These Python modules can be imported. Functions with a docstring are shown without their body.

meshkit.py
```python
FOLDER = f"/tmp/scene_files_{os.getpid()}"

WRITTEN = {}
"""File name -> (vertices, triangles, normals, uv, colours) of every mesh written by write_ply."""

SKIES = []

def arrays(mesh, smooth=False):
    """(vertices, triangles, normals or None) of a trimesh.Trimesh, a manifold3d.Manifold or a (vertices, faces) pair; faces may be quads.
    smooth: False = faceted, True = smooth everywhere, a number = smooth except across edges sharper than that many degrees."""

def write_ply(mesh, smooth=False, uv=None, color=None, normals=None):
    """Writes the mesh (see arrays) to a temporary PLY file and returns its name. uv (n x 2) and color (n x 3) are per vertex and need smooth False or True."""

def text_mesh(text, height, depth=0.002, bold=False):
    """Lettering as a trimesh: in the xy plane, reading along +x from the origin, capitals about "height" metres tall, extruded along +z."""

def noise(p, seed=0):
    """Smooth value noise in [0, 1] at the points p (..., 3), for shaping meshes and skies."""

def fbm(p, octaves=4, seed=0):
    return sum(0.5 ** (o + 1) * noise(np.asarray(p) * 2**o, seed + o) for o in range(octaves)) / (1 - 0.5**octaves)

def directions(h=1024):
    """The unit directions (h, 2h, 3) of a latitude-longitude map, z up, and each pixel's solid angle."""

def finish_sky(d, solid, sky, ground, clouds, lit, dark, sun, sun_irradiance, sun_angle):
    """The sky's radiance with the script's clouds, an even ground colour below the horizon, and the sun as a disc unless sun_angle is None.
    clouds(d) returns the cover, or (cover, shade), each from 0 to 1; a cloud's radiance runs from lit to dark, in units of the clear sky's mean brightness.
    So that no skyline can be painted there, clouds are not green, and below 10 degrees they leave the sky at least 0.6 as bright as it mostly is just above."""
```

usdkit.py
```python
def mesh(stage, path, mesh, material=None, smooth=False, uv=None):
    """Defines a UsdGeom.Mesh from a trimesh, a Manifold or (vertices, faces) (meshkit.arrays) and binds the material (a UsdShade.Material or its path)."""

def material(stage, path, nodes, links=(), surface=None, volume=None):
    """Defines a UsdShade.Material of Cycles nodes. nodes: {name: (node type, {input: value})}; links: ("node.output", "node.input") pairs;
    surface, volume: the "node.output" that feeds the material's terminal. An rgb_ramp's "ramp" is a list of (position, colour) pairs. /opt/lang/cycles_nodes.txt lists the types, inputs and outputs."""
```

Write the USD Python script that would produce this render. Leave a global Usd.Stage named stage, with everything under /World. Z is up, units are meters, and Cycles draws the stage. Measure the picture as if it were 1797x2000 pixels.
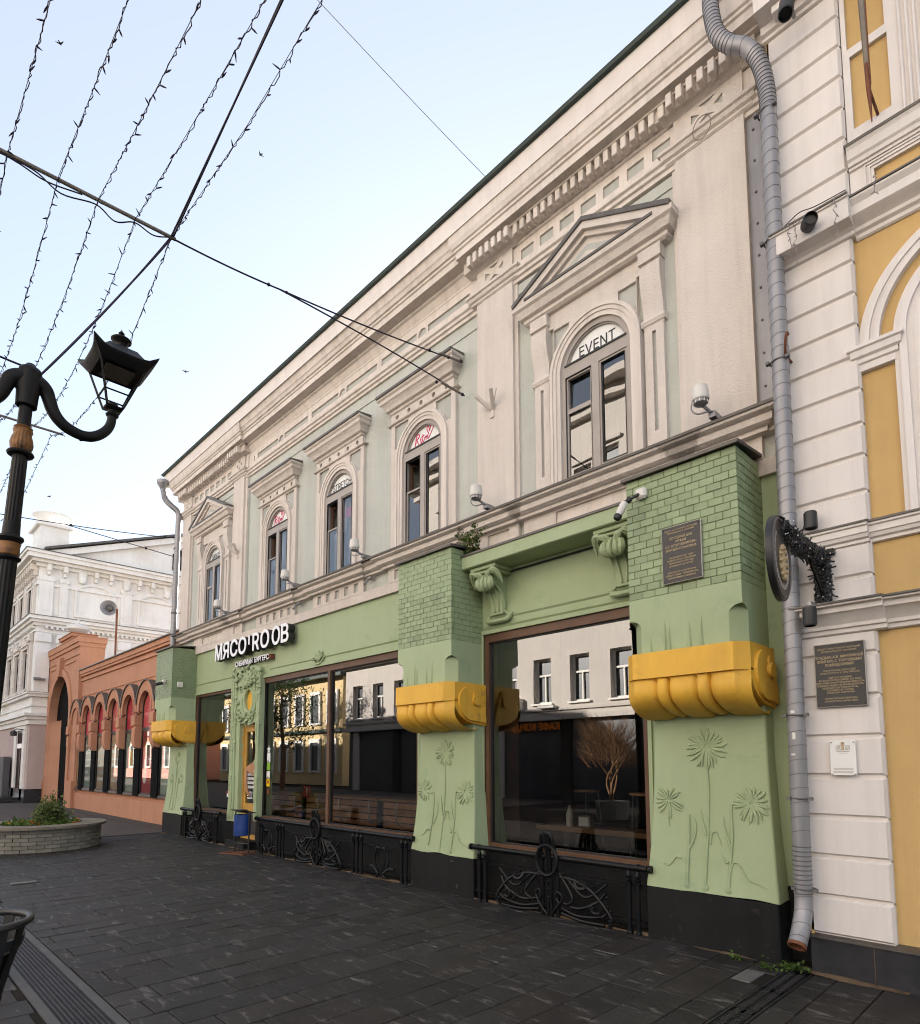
import math, random
import numpy as np
import trimesh, usdkit, meshkit
from shapely.geometry import Polygon, Point, box as sbox, LineString
from shapely.ops import unary_union
from shapely import affinity
from pxr import Usd, UsdGeom, UsdLux, UsdShade, Gf, Sdf, Vt

stage = Usd.Stage.CreateInMemory()
UsdGeom.SetStageUpAxis(stage, UsdGeom.Tokens.z)
UsdGeom.SetStageMetersPerUnit(stage, 1.0)
UsdGeom.Xform.Define(stage, '/World')
R = random.Random(7)

# ---------------------------------------------------------------- camera
CAM_H = 1.55
cam = UsdGeom.Camera.Define(stage, '/World/camera')
rt, up, fw = (0.70125303, 0.71290692, -0.00281209), (0.066538, -0.06152199, 0.9958854), (-0.70980059, 0.69855477, 0.09057788)
cam.AddTransformOp().Set(Gf.Matrix4d(*rt, 0, *up, 0, -fw[0], -fw[1], -fw[2], 0, 0, 0, CAM_H, 1))
cam.CreateHorizontalApertureAttr(36.0)
cam.CreateVerticalApertureAttr(36.0 * 2000 / 1797)
cam.CreateFocalLengthAttr(36.0 * 1220.44 / 1797)
cam.CreateHorizontalApertureOffsetAttr(-36.0 * 7.75 / 1797)
cam.CreateVerticalApertureOffsetAttr(36.0 * 379.05 / 1797)
cam.CreateClippingRangeAttr(Gf.Vec2f(0.05, 2000))
cam.CreateExposureAttr(EXPOSURE := 3.05)

# ---------------------------------------------------------------- sky and sun
SUN_AZ, SUN_EL = math.radians(-36), math.radians(19.0)      # azimuth from +y towards +x
SUN = np.array([math.sin(SUN_AZ) * math.cos(SUN_EL), math.cos(SUN_AZ) * math.cos(SUN_EL), math.sin(SUN_EL)])
sky = UsdLux.DomeLight.Define(stage, '/World/sky')
sky.GetPrim().SetCustomDataByKey('kind', 'structure')
sky_mat = usdkit.material(stage, '/World/Looks/sky_look', {
    's': ('sky_texture', {'sky_type': 'single_scattering', 'sun_disc': False, 'sun_elevation': SUN_EL, 'sun_rotation': SUN_AZ, 'altitude': 100.0,
                          'air_density': 1.0, 'aerosol_density': 0.9, 'ozone_density': 2.0}),
    # a thin even veil of high cloud over the whole sky
    'tc': ('texture_coordinate', {}), 'n': ('noise_texture', {'scale': 1.6, 'detail': 4.0, 'roughness': .55}), 'r': ('map_range', {'from_min': .3, 'from_max': .7, 'to_min': .58, 'to_max': .70, 'clamp': True}),
    'mx': ('mix_color', {'blend_type': 'mix', 'use_clamp': False, 'b': (1.84, 1.87, 1.98)}),
    'b': ('background_shader', {'strength': 0.055})}, [('tc.generated', 'n.vector'), ('n.fac', 'r.value'), ('r.result', 'mx.fac'), ('s.color', 'mx.a'), ('mx.result', 'b.color')], surface='b.background')
UsdShade.MaterialBindingAPI.Apply(sky.GetPrim()).Bind(sky_mat)
sun = UsdLux.DistantLight.Define(stage, '/World/sun')
sun.CreateNormalizeAttr(True)
sun.CreateIntensityAttr(0.85)
sun.CreateAngleAttr(0.5)
sun.CreateColorAttr(Gf.Vec3f(1.0, 0.935, 0.86))
sun.AddRotateXYZOp().Set(Gf.Vec3f(90 - math.degrees(SUN_EL), 0, 180 - math.degrees(SUN_AZ)))

# ---------------------------------------------------------------- naming helpers
used = {}
def numbered(path):
    n = used.get(path, 0)
    used[path] = n + 1
    return path if n == 0 else f'{path}_{n:03d}'

def tag(o, label=None, cat=None, group=None, kind=None):
    p = o.GetPrim() if hasattr(o, 'GetPrim') else o
    for k, v in (('label', label), ('category', cat), ('group', group), ('kind', kind)):
        if v: p.SetCustomDataByKey(k, v)
    return o

def thing(name, label, cat, loc=None, rz=0, group=None, kind=None):
    path = numbered('/World/' + name)
    x = UsdGeom.Xform.Define(stage, path)
    if loc is not None:
        x.AddTranslateOp().Set(Gf.Vec3d(*map(float, loc)))
        if rz: x.AddRotateZOp().Set(float(rz))
    tag(x, label, cat, group, kind)
    return path

def dup(src, loc, rz, label, cat, group=None):
    name = src.split('/')[-1].rstrip('0123456789').rstrip('_')
    path = thing(name, label, cat, loc, rz, group)
    p = stage.GetPrimAtPath(path)
    p.GetReferences().AddInternalReference(Sdf.Path(src))
    p.SetInstanceable(True)
    return path

# ---------------------------------------------------------------- mesh helpers
class MB:
    def __init__(s): s.v, s.f, s.n = [], [], 0
    def add(s, v, f):
        v = np.asarray(v, float); f = np.asarray(f, int)
        if f.shape[1] == 4: f = np.vstack([f[:, [0, 1, 2]], f[:, [0, 2, 3]]])
        s.v.append(v); s.f.append(f + s.n); s.n += len(v); return s
    def mesh(s, m, T=None):
        v = np.array(m.vertices)
        if T is not None: v = v @ np.asarray(T)[:3, :3].T + np.asarray(T)[:3, 3]
        return s.add(v, np.array(m.faces))
    def box(s, x0, x1, y0, y1, z0, z1, c=0.0):
        if c:
            a = np.array([(x, y, z) for x in (x0, x1) for y in (y0, y1) for z in (z0, z1)], float)
            mid = a.mean(0); pts = []
            for p in a:
                d = np.sign(mid - p)
                for k in range(3):
                    q = p + d * c; q[k] = p[k]; pts.append(q)
            h = trimesh.convex.convex_hull(np.array(pts)); return s.mesh(h)
        v = [(x0, y0, z0), (x1, y0, z0), (x1, y1, z0), (x0, y1, z0), (x0, y0, z1), (x1, y0, z1), (x1, y1, z1), (x0, y1, z1)]
        return s.add(v, [(0, 3, 2, 1), (4, 5, 6, 7), (0, 1, 5, 4), (1, 2, 6, 5), (2, 3, 7, 6), (3, 0, 4, 7)])
    def xz(s, poly, y0, y1):
        """polygon in x,z extruded from y0 (front) to y1"""
        for g in getattr(poly, 'geoms', [poly]):
            if g.is_empty or g.geom_type != 'Polygon' or g.area < 1e-8: continue
            m = trimesh.creation.extrude_polygon(g, y1 - y0, engine='earcut')
            v = np.array(m.vertices); s.add(np.c_[v[:, 0], y1 - v[:, 2], v[:, 1]], m.faces)
        return s
    def xy(s, poly, z0, z1):
        for g in getattr(poly, 'geoms', [poly]):
            m = trimesh.creation.extrude_polygon(g, z1 - z0, engine='earcut')
            v = np.array(m.vertices); s.add(np.c_[v[:, 0], v[:, 1], v[:, 2] + z0], m.faces)
        return s
    def prof(s, pts, x0, x1):
        """profile of (y,z) extruded along x"""
        m = trimesh.creation.extrude_polygon(pts if hasattr(pts, 'area') else Polygon(pts), x1 - x0, engine='earcut')
        v = np.array(m.vertices); return s.add(np.c_[v[:, 2] + x0, v[:, 0], v[:, 1]], m.faces)
    def profy(s, pts, y0, y1):
        """profile of (x,z) along y"""
        return s.xz(Polygon(pts), y0, y1)
    def ret(s, pts, x0, x1, yw, left=True, right=True):
        """moulding profile (y,z), open list from bottom to top, swept along x and mitred back to wall plane yw at the ends"""
        P = np.array(pts, float); n = len(P); o = yw - P[:, 0]
        rings = []
        if left: rings.append(np.c_[x0 - o, np.full(n, yw), P[:, 1]])
        rings.append(np.c_[x0 - (o if left else 0 * o), P[:, 0], P[:, 1]])
        rings.append(np.c_[x1 + (o if right else 0 * o), P[:, 0], P[:, 1]])
        if right: rings.append(np.c_[x1 + o, np.full(n, yw), P[:, 1]])
        v = np.vstack(rings); f = []
        for r in range(len(rings) - 1):
            for i in range(n - 1):
                a = r * n + i; f.append((a, a + n, a + n + 1, a + 1))
        s.add(v, f)
        # close top and bottom back to the wall
        for i in (0, n - 1):
            ring = [r[i] for r in rings]
            back = [(ring[-1][0] if right else x1, yw + .02, P[i, 1]), (ring[0][0] if left else x0, yw + .02, P[i, 1])]
            pts3 = ring + back
            s.add(pts3, [(0, k, k + 1) for k in range(1, len(pts3) - 1)])
        if not left or not right:
            for flag, xx in ((left, x0), (right, x1)):
                if not flag:
                    poly = Polygon([(a, b) for a, b in P] + [(yw + .02, P[-1, 1]), (yw + .02, P[0, 1])])
                    if poly.is_valid: s.prof(poly, xx - .001, xx + .001)
        return s
    def tube(s, path, r, n=8, cap=True, closed=False):
        P = np.asarray(path, float); m = len(P); r = np.broadcast_to(r, (m,)).astype(float)
        T = np.gradient(P, axis=0) if not closed else np.roll(P, -1, 0) - np.roll(P, 1, 0)
        T /= np.maximum(np.linalg.norm(T, axis=1, keepdims=True), 1e-9)
        a = np.array([0, 0, 1.0]) if abs(T[0][2]) < .9 else np.array([0, 1.0, 0])
        N = np.cross(T[0], a); N /= np.linalg.norm(N); ang = np.linspace(0, 2 * math.pi, n, endpoint=False); v = []
        for i in range(m):
            N = N - T[i] * (N @ T[i]); N /= max(np.linalg.norm(N), 1e-9); B = np.cross(T[i], N)
            v.append(P[i] + r[i] * (np.cos(ang)[:, None] * N + np.sin(ang)[:, None] * B))
        f = []
        for i in range(m if closed else m - 1):
            j = (i + 1) % m
            for k in range(n): f.append((i * n + k, i * n + (k + 1) % n, j * n + (k + 1) % n, j * n + k))
        V = np.vstack(v); s.add(V, f)
        if cap and not closed:
            s.add(v[0], [(0, k + 1, k) for k in range(1, n - 1)]); s.add(v[-1], [(0, k, k + 1) for k in range(1, n - 1)])
        return s
    def lathe(s, prof, c=(0, 0, 0), n=24, axis=None):
        """(r,z) profile turned about z through c; axis = other direction"""
        P = np.asarray(prof, float); a = np.linspace(0, 2 * math.pi, n, endpoint=False); m = len(P)
        v = np.array([[r * math.cos(t), r * math.sin(t), z] for r, z in P for t in a])
        if axis is not None:
            z = np.asarray(axis, float); z /= np.linalg.norm(z); h = np.array([1, 0, 0]) if abs(z[0]) < .9 else np.array([0, 1, 0])
            x = np.cross(h, z); x /= np.linalg.norm(x); y = np.cross(z, x); v = v @ np.array([x, y, z])
        f = [(i * n + k, i * n + (k + 1) % n, (i + 1) * n + (k + 1) % n, (i + 1) * n + k) for i in range(m - 1) for k in range(n)]
        s.add(v + np.asarray(c, float), f)
        return s
    def grid(s, V):
        """V[i,j,3] surface"""
        a, b = V.shape[:2]
        f = [(i * b + j, i * b + j + 1, (i + 1) * b + j + 1, (i + 1) * b + j) for i in range(a - 1) for j in range(b - 1)]
        return s.add(V.reshape(-1, 3), f)
    def text(s, t, h, x, y, z, depth=.004, bold=False, align='l', width=None, xs=1.0):
        m = meshkit.text_mesh(t, h, depth, bold); v = np.array(m.vertices)
        w = v[:, 0].max()
        k = (width / w) if width else xs
        x0 = x - (w * k / 2 if align == 'c' else 0)
        return s.add(np.c_[x0 + v[:, 0] * k, y - v[:, 2], z + v[:, 1]], m.faces)
    def arr(s): return np.vstack(s.v), np.vstack(s.f)
    def build(s, name, mat, parent='/World', smooth=False, label=None, cat=None, group=None, kind=None):
        path = numbered(parent + '/' + name)
        m = usdkit.mesh(stage, path, s.arr(), M[mat], smooth)
        if label or cat or kind: tag(m, label, cat, group, kind)
        return path

def arc(cx, cz, r, a0, a1, n=24):
    return [(cx + r * math.cos(math.radians(a0 + (a1 - a0) * i / n)), cz + r * math.sin(math.radians(a0 + (a1 - a0) * i / n))) for i in range(n + 1)]
def archpoly(cx, hw, z0, zs, r=None, n=28):
    r = r or hw
    return Polygon([(cx - hw, z0), (cx + hw, z0)] + arc(cx, zs, r, 0, 180, n))
def bez(p, n=10):
    """smooth path through control points (Catmull-Rom)"""
    P = np.asarray(p, float); P = np.vstack([2 * P[0] - P[1], P, 2 * P[-1] - P[-2]]); out = []
    for i in range(1, len(P) - 2):
        for t in np.linspace(0, 1, n, endpoint=False):
            a, b, c, d = P[i - 1:i + 3]
            out.append(.5 * (2 * b + (c - a) * t + (2 * a - 5 * b + 4 * c - d) * t * t + (3 * b - 3 * c + d - a) * t ** 3))
    out.append(P[-2]); return np.array(out)

# ---------------------------------------------------------------- materials
M = {}
def mat(name, col, var=.10, s1=1.3, bump=.25, s2=60.0, dist=.004, rough=.8, spec=.3, rnd=0.0, streak=.0, metal=0.0, tint=None, tintamt=.35, coat=0.0, speck=None):
    """procedural look: large soft tone variation, vertical rain streaks, fine relief"""
    c = np.array(col, float)
    N = {'g': ('geometry', {}),
         'n1': ('noise_texture', {'scale': s1, 'detail': 5.0, 'roughness': .62}),
         'r1': ('rgb_ramp', {'ramp': [(.28, tuple(c * (1 - var) if tint is None else c * (1 - tintamt) + np.array(tint) * tintamt)), (.5, tuple(c)), (.75, tuple(np.minimum(c * (1 + var * .8), .92)))]}),
         'n2': ('noise_texture', {'scale': s2, 'detail': 4.0, 'roughness': .6}),
         'bp': ('bump', {'strength': bump, 'distance': dist}),
         'p': ('principled_bsdf', {'roughness': rough, 'specular_ior_level': spec, 'metallic': metal, 'coat_weight': coat})}
    L = [('g.position', 'n1.vector'), ('n1.fac', 'r1.fac'), ('g.position', 'n2.vector'), ('n2.fac', 'bp.height'), ('bp.normal', 'p.normal')]
    out = 'r1.color'
    if streak:
        N['mp'] = ('mapping', {'scale': (5.0, 5.0, .35)}); N['n3'] = ('noise_texture', {'scale': 1.6, 'detail': 5.0, 'roughness': .7})
        N['r3'] = ('rgb_ramp', {'ramp': [(.30, (1 - streak,) * 3), (.55, (1, 1, 1))]})
        N['m3'] = ('mix_color', {'blend_type': 'multiply', 'fac': 1.0})
        L += [('g.position', 'mp.vector'), ('mp.vector', 'n3.vector'), ('n3.fac', 'r3.fac'), (out, 'm3.a'), ('r3.color', 'm3.b')]; out = 'm3.result'
    if rnd:
        N['oi'] = ('object_info', {}); N['rr'] = ('rgb_ramp', {'ramp': [(0, (1 - rnd,) * 3), (1, (1 + rnd * .7,) * 3)]}); N['m4'] = ('mix_color', {'blend_type': 'multiply', 'fac': 1.0, 'use_clamp': False})
        L += [('oi.random', 'rr.fac'), (out, 'm4.a'), ('rr.color', 'm4.b')]; out = 'm4.result'
    if speck:
        sc, lo, hi, scol, mp = speck
        N['ms'] = ('mapping', {'scale': mp}); N['n5'] = ('noise_texture', {'scale': sc, 'detail': 6.0, 'roughness': .68, 'distortion': .6})
        N['r5'] = ('rgb_ramp', {'ramp': [(lo, (0, 0, 0)), (hi, (1, 1, 1))]}); N['m5'] = ('mix_color', {'blend_type': 'mix', 'b': tuple(scol)})
        L += [('g.position', 'ms.vector'), ('ms.vector', 'n5.vector'), ('n5.fac', 'r5.fac'), ('r5.color', 'm5.fac'), (out, 'm5.a')]; out = 'm5.result'
    L.append((out, 'p.base_color'))
    M[name] = usdkit.material(stage, '/World/Looks/' + name, N, L, surface='p.BSDF')

mat('cream', (.63, .57, .52), var=.10, s1=.9, bump=1.0, s2=60, dist=.012, rough=.9, spec=.2, streak=.12, tint=(.50, .43, .37), tintamt=.3)
mat('cream_smooth', (.64, .58, .53), var=.08, s1=1.2, bump=.3, s2=45, dist=.004, rough=.9, spec=.2, streak=.2, tint=(.50, .42, .33), tintamt=.32)
mat('soffit', (.56, .50, .45), var=.10, s1=1.2, bump=.3, s2=45, dist=.004, rough=.9, spec=.2, streak=.1, tint=(.42, .35, .28), tintamt=.35)
mat('greygreen', (.485, .50, .455), var=.10, s1=.8, bump=.9, s2=60, dist=.010, rough=.9, spec=.2, streak=.10)
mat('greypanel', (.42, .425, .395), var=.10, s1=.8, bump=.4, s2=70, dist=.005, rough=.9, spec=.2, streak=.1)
mat('green', (.335, .405, .24), var=.08, s1=1.1, bump=.22, s2=28, dist=.006, rough=.62, spec=.35, streak=.05, tint=(.30, .37, .20), tintamt=.6, speck=(2.6, .585, .615, (.295, .375, .22), (1, 1, 1)))
mat('green_brick', (.24, .305, .17), var=.12, s1=6, bump=.3, s2=40, dist=.004, rough=.5, spec=.45, rnd=.16)
mat('mortar', (.175, .215, .12), var=.3, s1=14, bump=.5, s2=60, dist=.01, rough=.95, spec=.1, tint=(.30, .15, .07), tintamt=.4)
mat('yellow', (.70, .395, .045), var=.08, s1=2.2, bump=.22, s2=30, dist=.005, rough=.55, spec=.4, tint=(.45, .26, .05), tintamt=.35, streak=.1, speck=(6, .60, .74, (.40, .235, .06), (1, 1, 1)))
mat('plinth', (.0085, .0085, .0085), var=.35, s1=2, bump=.45, s2=25, dist=.006, rough=.7, spec=.25, streak=.3, speck=(9, .62, .75, (.075, .06, .045), (1, 1, 1)))
mat('iron', (.0045, .0045, .005), var=.3, s1=12, bump=.3, s2=60, dist=.003, rough=.4, spec=.25)
mat('black', (.014, .014, .015), var=.2, s1=8, bump=.15, s2=60, dist=.002, rough=.45, spec=.5)
mat('lamp_black', (.0055, .0055, .006), var=.2, s1=8, bump=.25, s2=60, dist=.002, rough=.5, spec=.22)
mat('fbrown', (.105, .052, .028), var=.2, s1=5, bump=.2, s2=40, dist=.003, rough=.5, spec=.4)
mat('frame_grey', (.34, .30, .27), var=.1, s1=4, bump=.1, s2=60, dist=.002, rough=.45, spec=.4)
mat('flash', (.095, .085, .075), var=.25, s1=6, bump=.2, s2=30, dist=.003, rough=.45, spec=.5, metal=.2)
mat('roofgreen', (.012, .032, .026), var=.3, s1=4, bump=.2, s2=20, dist=.004, rough=.45, spec=.5)
mat('zinc', (.285, .28, .29), var=.12, s1=3, bump=.12, s2=25, dist=.002, rough=.42, spec=.5, metal=.35, streak=.2)
mat('zincring', (.13, .125, .125), var=.2, s1=6, rough=.6)
mat('white_house', (.68, .635, .605), var=.05, s1=.7, bump=.15, s2=50, dist=.003, rough=.8, spec=.25, streak=.09, tint=(.60, .55, .50), tintamt=.4)
mat('ochre', (.53, .355, .15), var=.10, s1=1.6, bump=.22, s2=40, dist=.004, rough=.8, spec=.25, tint=(.44, .29, .12), tintamt=.5, streak=.06)
mat('granite', (.028, .028, .030), var=.3, s1=6, bump=.1, s2=80, dist=.002, rough=.22, spec=.5)
mat('orange', (.47, .235, .145), var=.10, s1=1.2, bump=.35, s2=50, dist=.006, rough=.9, spec=.2, streak=.07)
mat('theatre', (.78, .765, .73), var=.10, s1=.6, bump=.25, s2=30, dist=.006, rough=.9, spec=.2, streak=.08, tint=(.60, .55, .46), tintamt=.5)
mat('theatre_front_shaded', (.66, .60, .54), var=.10, s1=.8, bump=.3, s2=30, dist=.006, rough=.9, spec=.2, streak=.2)  # darker copy of the theatre stucco, shade of the street side in its colour
mat('lilac', (.46, .36, .335), var=.08, s1=1, bump=.2, s2=40, dist=.004, rough=.85, spec=.2)
SL = (9.0, .57, .68, (.13, .122, .115), (.40, 1.4, 1.0))
mat('slate', (.027, .0255, .025), var=.30, s1=3.5, bump=.55, s2=22, dist=.008, rough=.62, spec=.3, rnd=.28, speck=SL)
mat('slate_brown', (.026, .0225, .021), var=.30, s1=3.5, bump=.5, s2=22, dist=.008, rough=.62, spec=.3, rnd=.25, speck=SL)
mat('slate_pale', (.15, .145, .14), var=.20, s1=5, bump=.5, s2=24, dist=.006, rough=.75, spec=.3, rnd=.2)
mat('joint', (.022, .019, .017), var=.4, s1=8, bump=.5, s2=40, dist=.006, rough=.95, spec=.1)
mat('asphalt', (.075, .067, .063), var=.14, s1=.8, bump=.4, s2=90, dist=.004, rough=.85, spec=.25)
mat('sand', (.12, .085, .055), var=.4, s1=9, bump=.8, s2=60, dist=.01, rough=.95, spec=.1)
mat('grate', (.030, .029, .032), var=.3, s1=6, bump=.3, s2=50, dist=.003, rough=.5, spec=.5, metal=.3)
mat('concrete', (.085, .085, .088), var=.2, s1=4, bump=.3, s2=60, dist=.003, rough=.7, spec=.3)
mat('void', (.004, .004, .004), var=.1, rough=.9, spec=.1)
mat('paver_brick', (.20, .19, .165), var=.18, s1=5, bump=.4, s2=50, dist=.005, rough=.85, spec=.25, rnd=.18)
mat('cap_stone', (.19, .165, .135), var=.2, s1=4, bump=.4, s2=40, dist=.006, rough=.85, spec=.25, rnd=.1)
mat('soil', (.035, .025, .018), var=.4, s1=12, bump=.8, s2=40, dist=.01, rough=.95)
mat('white_plastic', (.62, .60, .56), var=.06, s1=4, bump=.05, s2=60, rough=.4, spec=.5)
mat('sign_white', (.80, .80, .82), var=.02, rough=.35, spec=.5, bump=.02)
mat('sign_warm', (.74, .74, .72), var=.03, rough=.35, spec=.5, bump=.02)
mat('magenta', (.60, .05, .16), var=.05, rough=.5)
mat('pink', (.72, .22, .42), var=.05, rough=.5)
mat('blue', (.012, .045, .20), var=.25, s1=7, bump=.2, s2=30, dist=.003, rough=.42, spec=.5, streak=.2)
mat('plaque', (.030, .027, .027), var=.25, s1=9, bump=.25, s2=90, dist=.002, rough=.5, spec=.5)
mat('plaque_edge', (.40, .37, .33), var=.1, rough=.4, metal=.4)
mat('brass', (.42, .33, .20), var=.1, s1=30, rough=.4, metal=.3)
mat('gold', (.17, .075, .022), var=.5, s1=14, bump=.4, s2=50, dist=.004, rough=.45, spec=.5, metal=.35, tint=(.012, .010, .009), tintamt=.9)
mat('door_yellow', (.47, .265, .06), var=.12, s1=5, bump=.15, s2=30, dist=.003, rough=.5, spec=.4, tint=(.34, .17, .04), tintamt=.6)
mat('wood', (.55, .28, .14), var=.3, s1=7, bump=.2, s2=40, dist=.002, rough=.4, spec=.4, rnd=.3)
mat('wood_pale', (.34, .18, .075), var=.2, s1=7, rough=.4, rnd=.1)
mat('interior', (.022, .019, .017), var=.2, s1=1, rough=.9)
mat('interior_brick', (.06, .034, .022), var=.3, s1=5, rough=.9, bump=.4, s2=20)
mat('steel', (.55, .55, .56), var=.05, rough=.28, metal=.9)
mat('curtain', (.62, .66, .74), var=.12, s1=3, rough=.9)
mat('leaf', (.062, .115, .022), var=.45, s1=9, rough=.55, spec=.4)
mat('leaf_dark', (.035, .075, .02), var=.45, s1=9, rough=.6, spec=.4)
mat('leaf_pale', (.13, .18, .06), var=.4, s1=9, rough=.6, spec=.4)
mat('marigold', (.75, .20, .008), var=.3, s1=40, rough=.7)
mat('marigold_yellow', (.80, .42, .02), var=.3, s1=40, rough=.7)
mat('twig', (.16, .09, .045), var=.3, s1=20, rough=.9)
mat('wire', (.020, .016, .035), var=.1, rough=.6)
mat('wire_pale', (.25, .23, .22), var=.1, rough=.6)
mat('cable_grey', (.16, .14, .12), var=.2, s1=4, rough=.6)
mat('rust', (.16, .06, .03), var=.3, s1=14, bump=.4, s2=40, dist=.003, rough=.8)
mat('red', (.30, .015, .025), var=.1, rough=.5)
mat('lime', (.22, .42, .05), var=.1, rough=.5)
mat('sticker_yellow', (.80, .55, .02), var=.05, rough=.4)
mat('poster_red', (.40, .05, .06), var=.5, s1=1.2, rough=.35, tint=(.32, .14, .07), tintamt=.8)
mat('poster_sand', (.60, .46, .32), var=.35, s1=1.6, rough=.35, tint=(.16, .08, .05), tintamt=.8)
mat('poster_teal', (.34, .42, .38), var=.4, s1=1.4, rough=.35, tint=(.34, .28, .12), tintamt=.8)
mat('opp_cream', (.50, .455, .41), var=.06, s1=.8, bump=.2, s2=30, rough=.85, spec=.2, streak=.1)
mat('opp_yellow', (.62, .47, .25), var=.08, s1=.8, bump=.2, s2=30, rough=.85, spec=.2, streak=.1)
mat('opp_pink', (.60, .30, .25), var=.08, s1=.8, bump=.2, s2=30, rough=.85, spec=.2, streak=.1)
mat('opp_white', (.74, .71, .66), var=.06, s1=.8, rough=.85, spec=.2)
mat('shop_dark', (.035, .04, .045), var=.3, s1=.8, rough=.4, spec=.5)
mat('bird', (.015, .014, .016), rough=.8)

def glass(name, ior=1.5, tint=(.93, .95, .94), wob=.0, extra=0.0):
    N = {'t': ('transparent_bsdf', {'color': tint}), 'gl': ('glossy_bsdf', {'roughness': .0, 'color': (.95, .95, .95)}), 'fr': ('fresnel', {'IOR': ior}),
         'ad': ('math', {'math_type': 'add', 'value2': extra, 'use_clamp': True}), 'mx': ('mix_closure', {}), 'g': ('geometry', {}),
         'n': ('noise_texture', {'scale': 1.6, 'detail': 1.0}), 'b': ('bump', {'strength': 1.0, 'distance': wob})}
    L = [('fr.fac', 'ad.value1'), ('ad.value', 'mx.fac'), ('t.BSDF', 'mx.closure1'), ('gl.BSDF', 'mx.closure2')]
    if wob: L += [('g.position', 'n.vector'), ('n.fac', 'b.height'), ('b.normal', 'gl.normal')]
    M[name] = usdkit.material(stage, '/World/Looks/' + name, N, L, surface='mx.closure')
glass('glass_shop', 2.1, (.80, .82, .80), .0003, .05)
glass('glass_window', 2.1, (.75, .78, .80), .0016, .04)
glass('glass_plain', 1.6)

def leaf_mat(name, col):
    N = {'g': ('geometry', {}), 'n': ('noise_texture', {'scale': 11.0}), 'r': ('rgb_ramp', {'ramp': [(.3, tuple(np.array(col) * .55)), (.7, tuple(np.array(col) * 1.35))]}),
         'p': ('principled_bsdf', {'roughness': .5, 'specular_ior_level': .4}), 't': ('translucent_bsdf', {}), 'm': ('mix_closure', {'fac': .35})}
    M[name] = usdkit.material(stage, '/World/Looks/' + name, N, [('g.position', 'n.vector'), ('n.fac', 'r.fac'), ('r.color', 'p.base_color'), ('r.color', 't.color'), ('p.BSDF', 'm.closure1'), ('t.BSDF', 'm.closure2')], surface='m.closure')
for nm, c in (('leaf', (.075, .135, .025)), ('leaf_dark', (.04, .085, .022)), ('leaf_pale', (.15, .20, .065))): leaf_mat(nm, c)
# ================================================================ the setting
def vis(P, mx=40):
    d = np.asarray(P, float) - np.array([0, 0, CAM_H]); z = d @ np.array(fw)
    return z > .3 and -mx < 906.2 + 1220.4 * (d @ np.array(rt)) / z < 1797 + mx and -mx < 1379 - 1220.4 * (d @ np.array(up)) / z < 2000 + mx

m = MB(); m.add([(-400, -300, -.07), (200, -300, -.07), (200, 400, -.07), (-400, 400, -.07)], [(0, 1, 2, 3)])
m.build('ground', 'joint', kind='structure', label='dark bare ground below the paving of the whole street', cat='ground')
m = MB(); m.box(-120, -15.16, -10.2, 7.2, -.06, -.004)
m.build('road', 'asphalt', kind='structure', label='smooth grey brown roadway beyond the dark slate pavement', cat='road')
m = MB()
for i in range(5):   # seams of the roadway
    m.box(-60, -15.2, -1.5 + i * 1.72, -1.492 + i * 1.72, -.01, -.002)
m.build('road_seam', 'joint', '/World/road')

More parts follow.
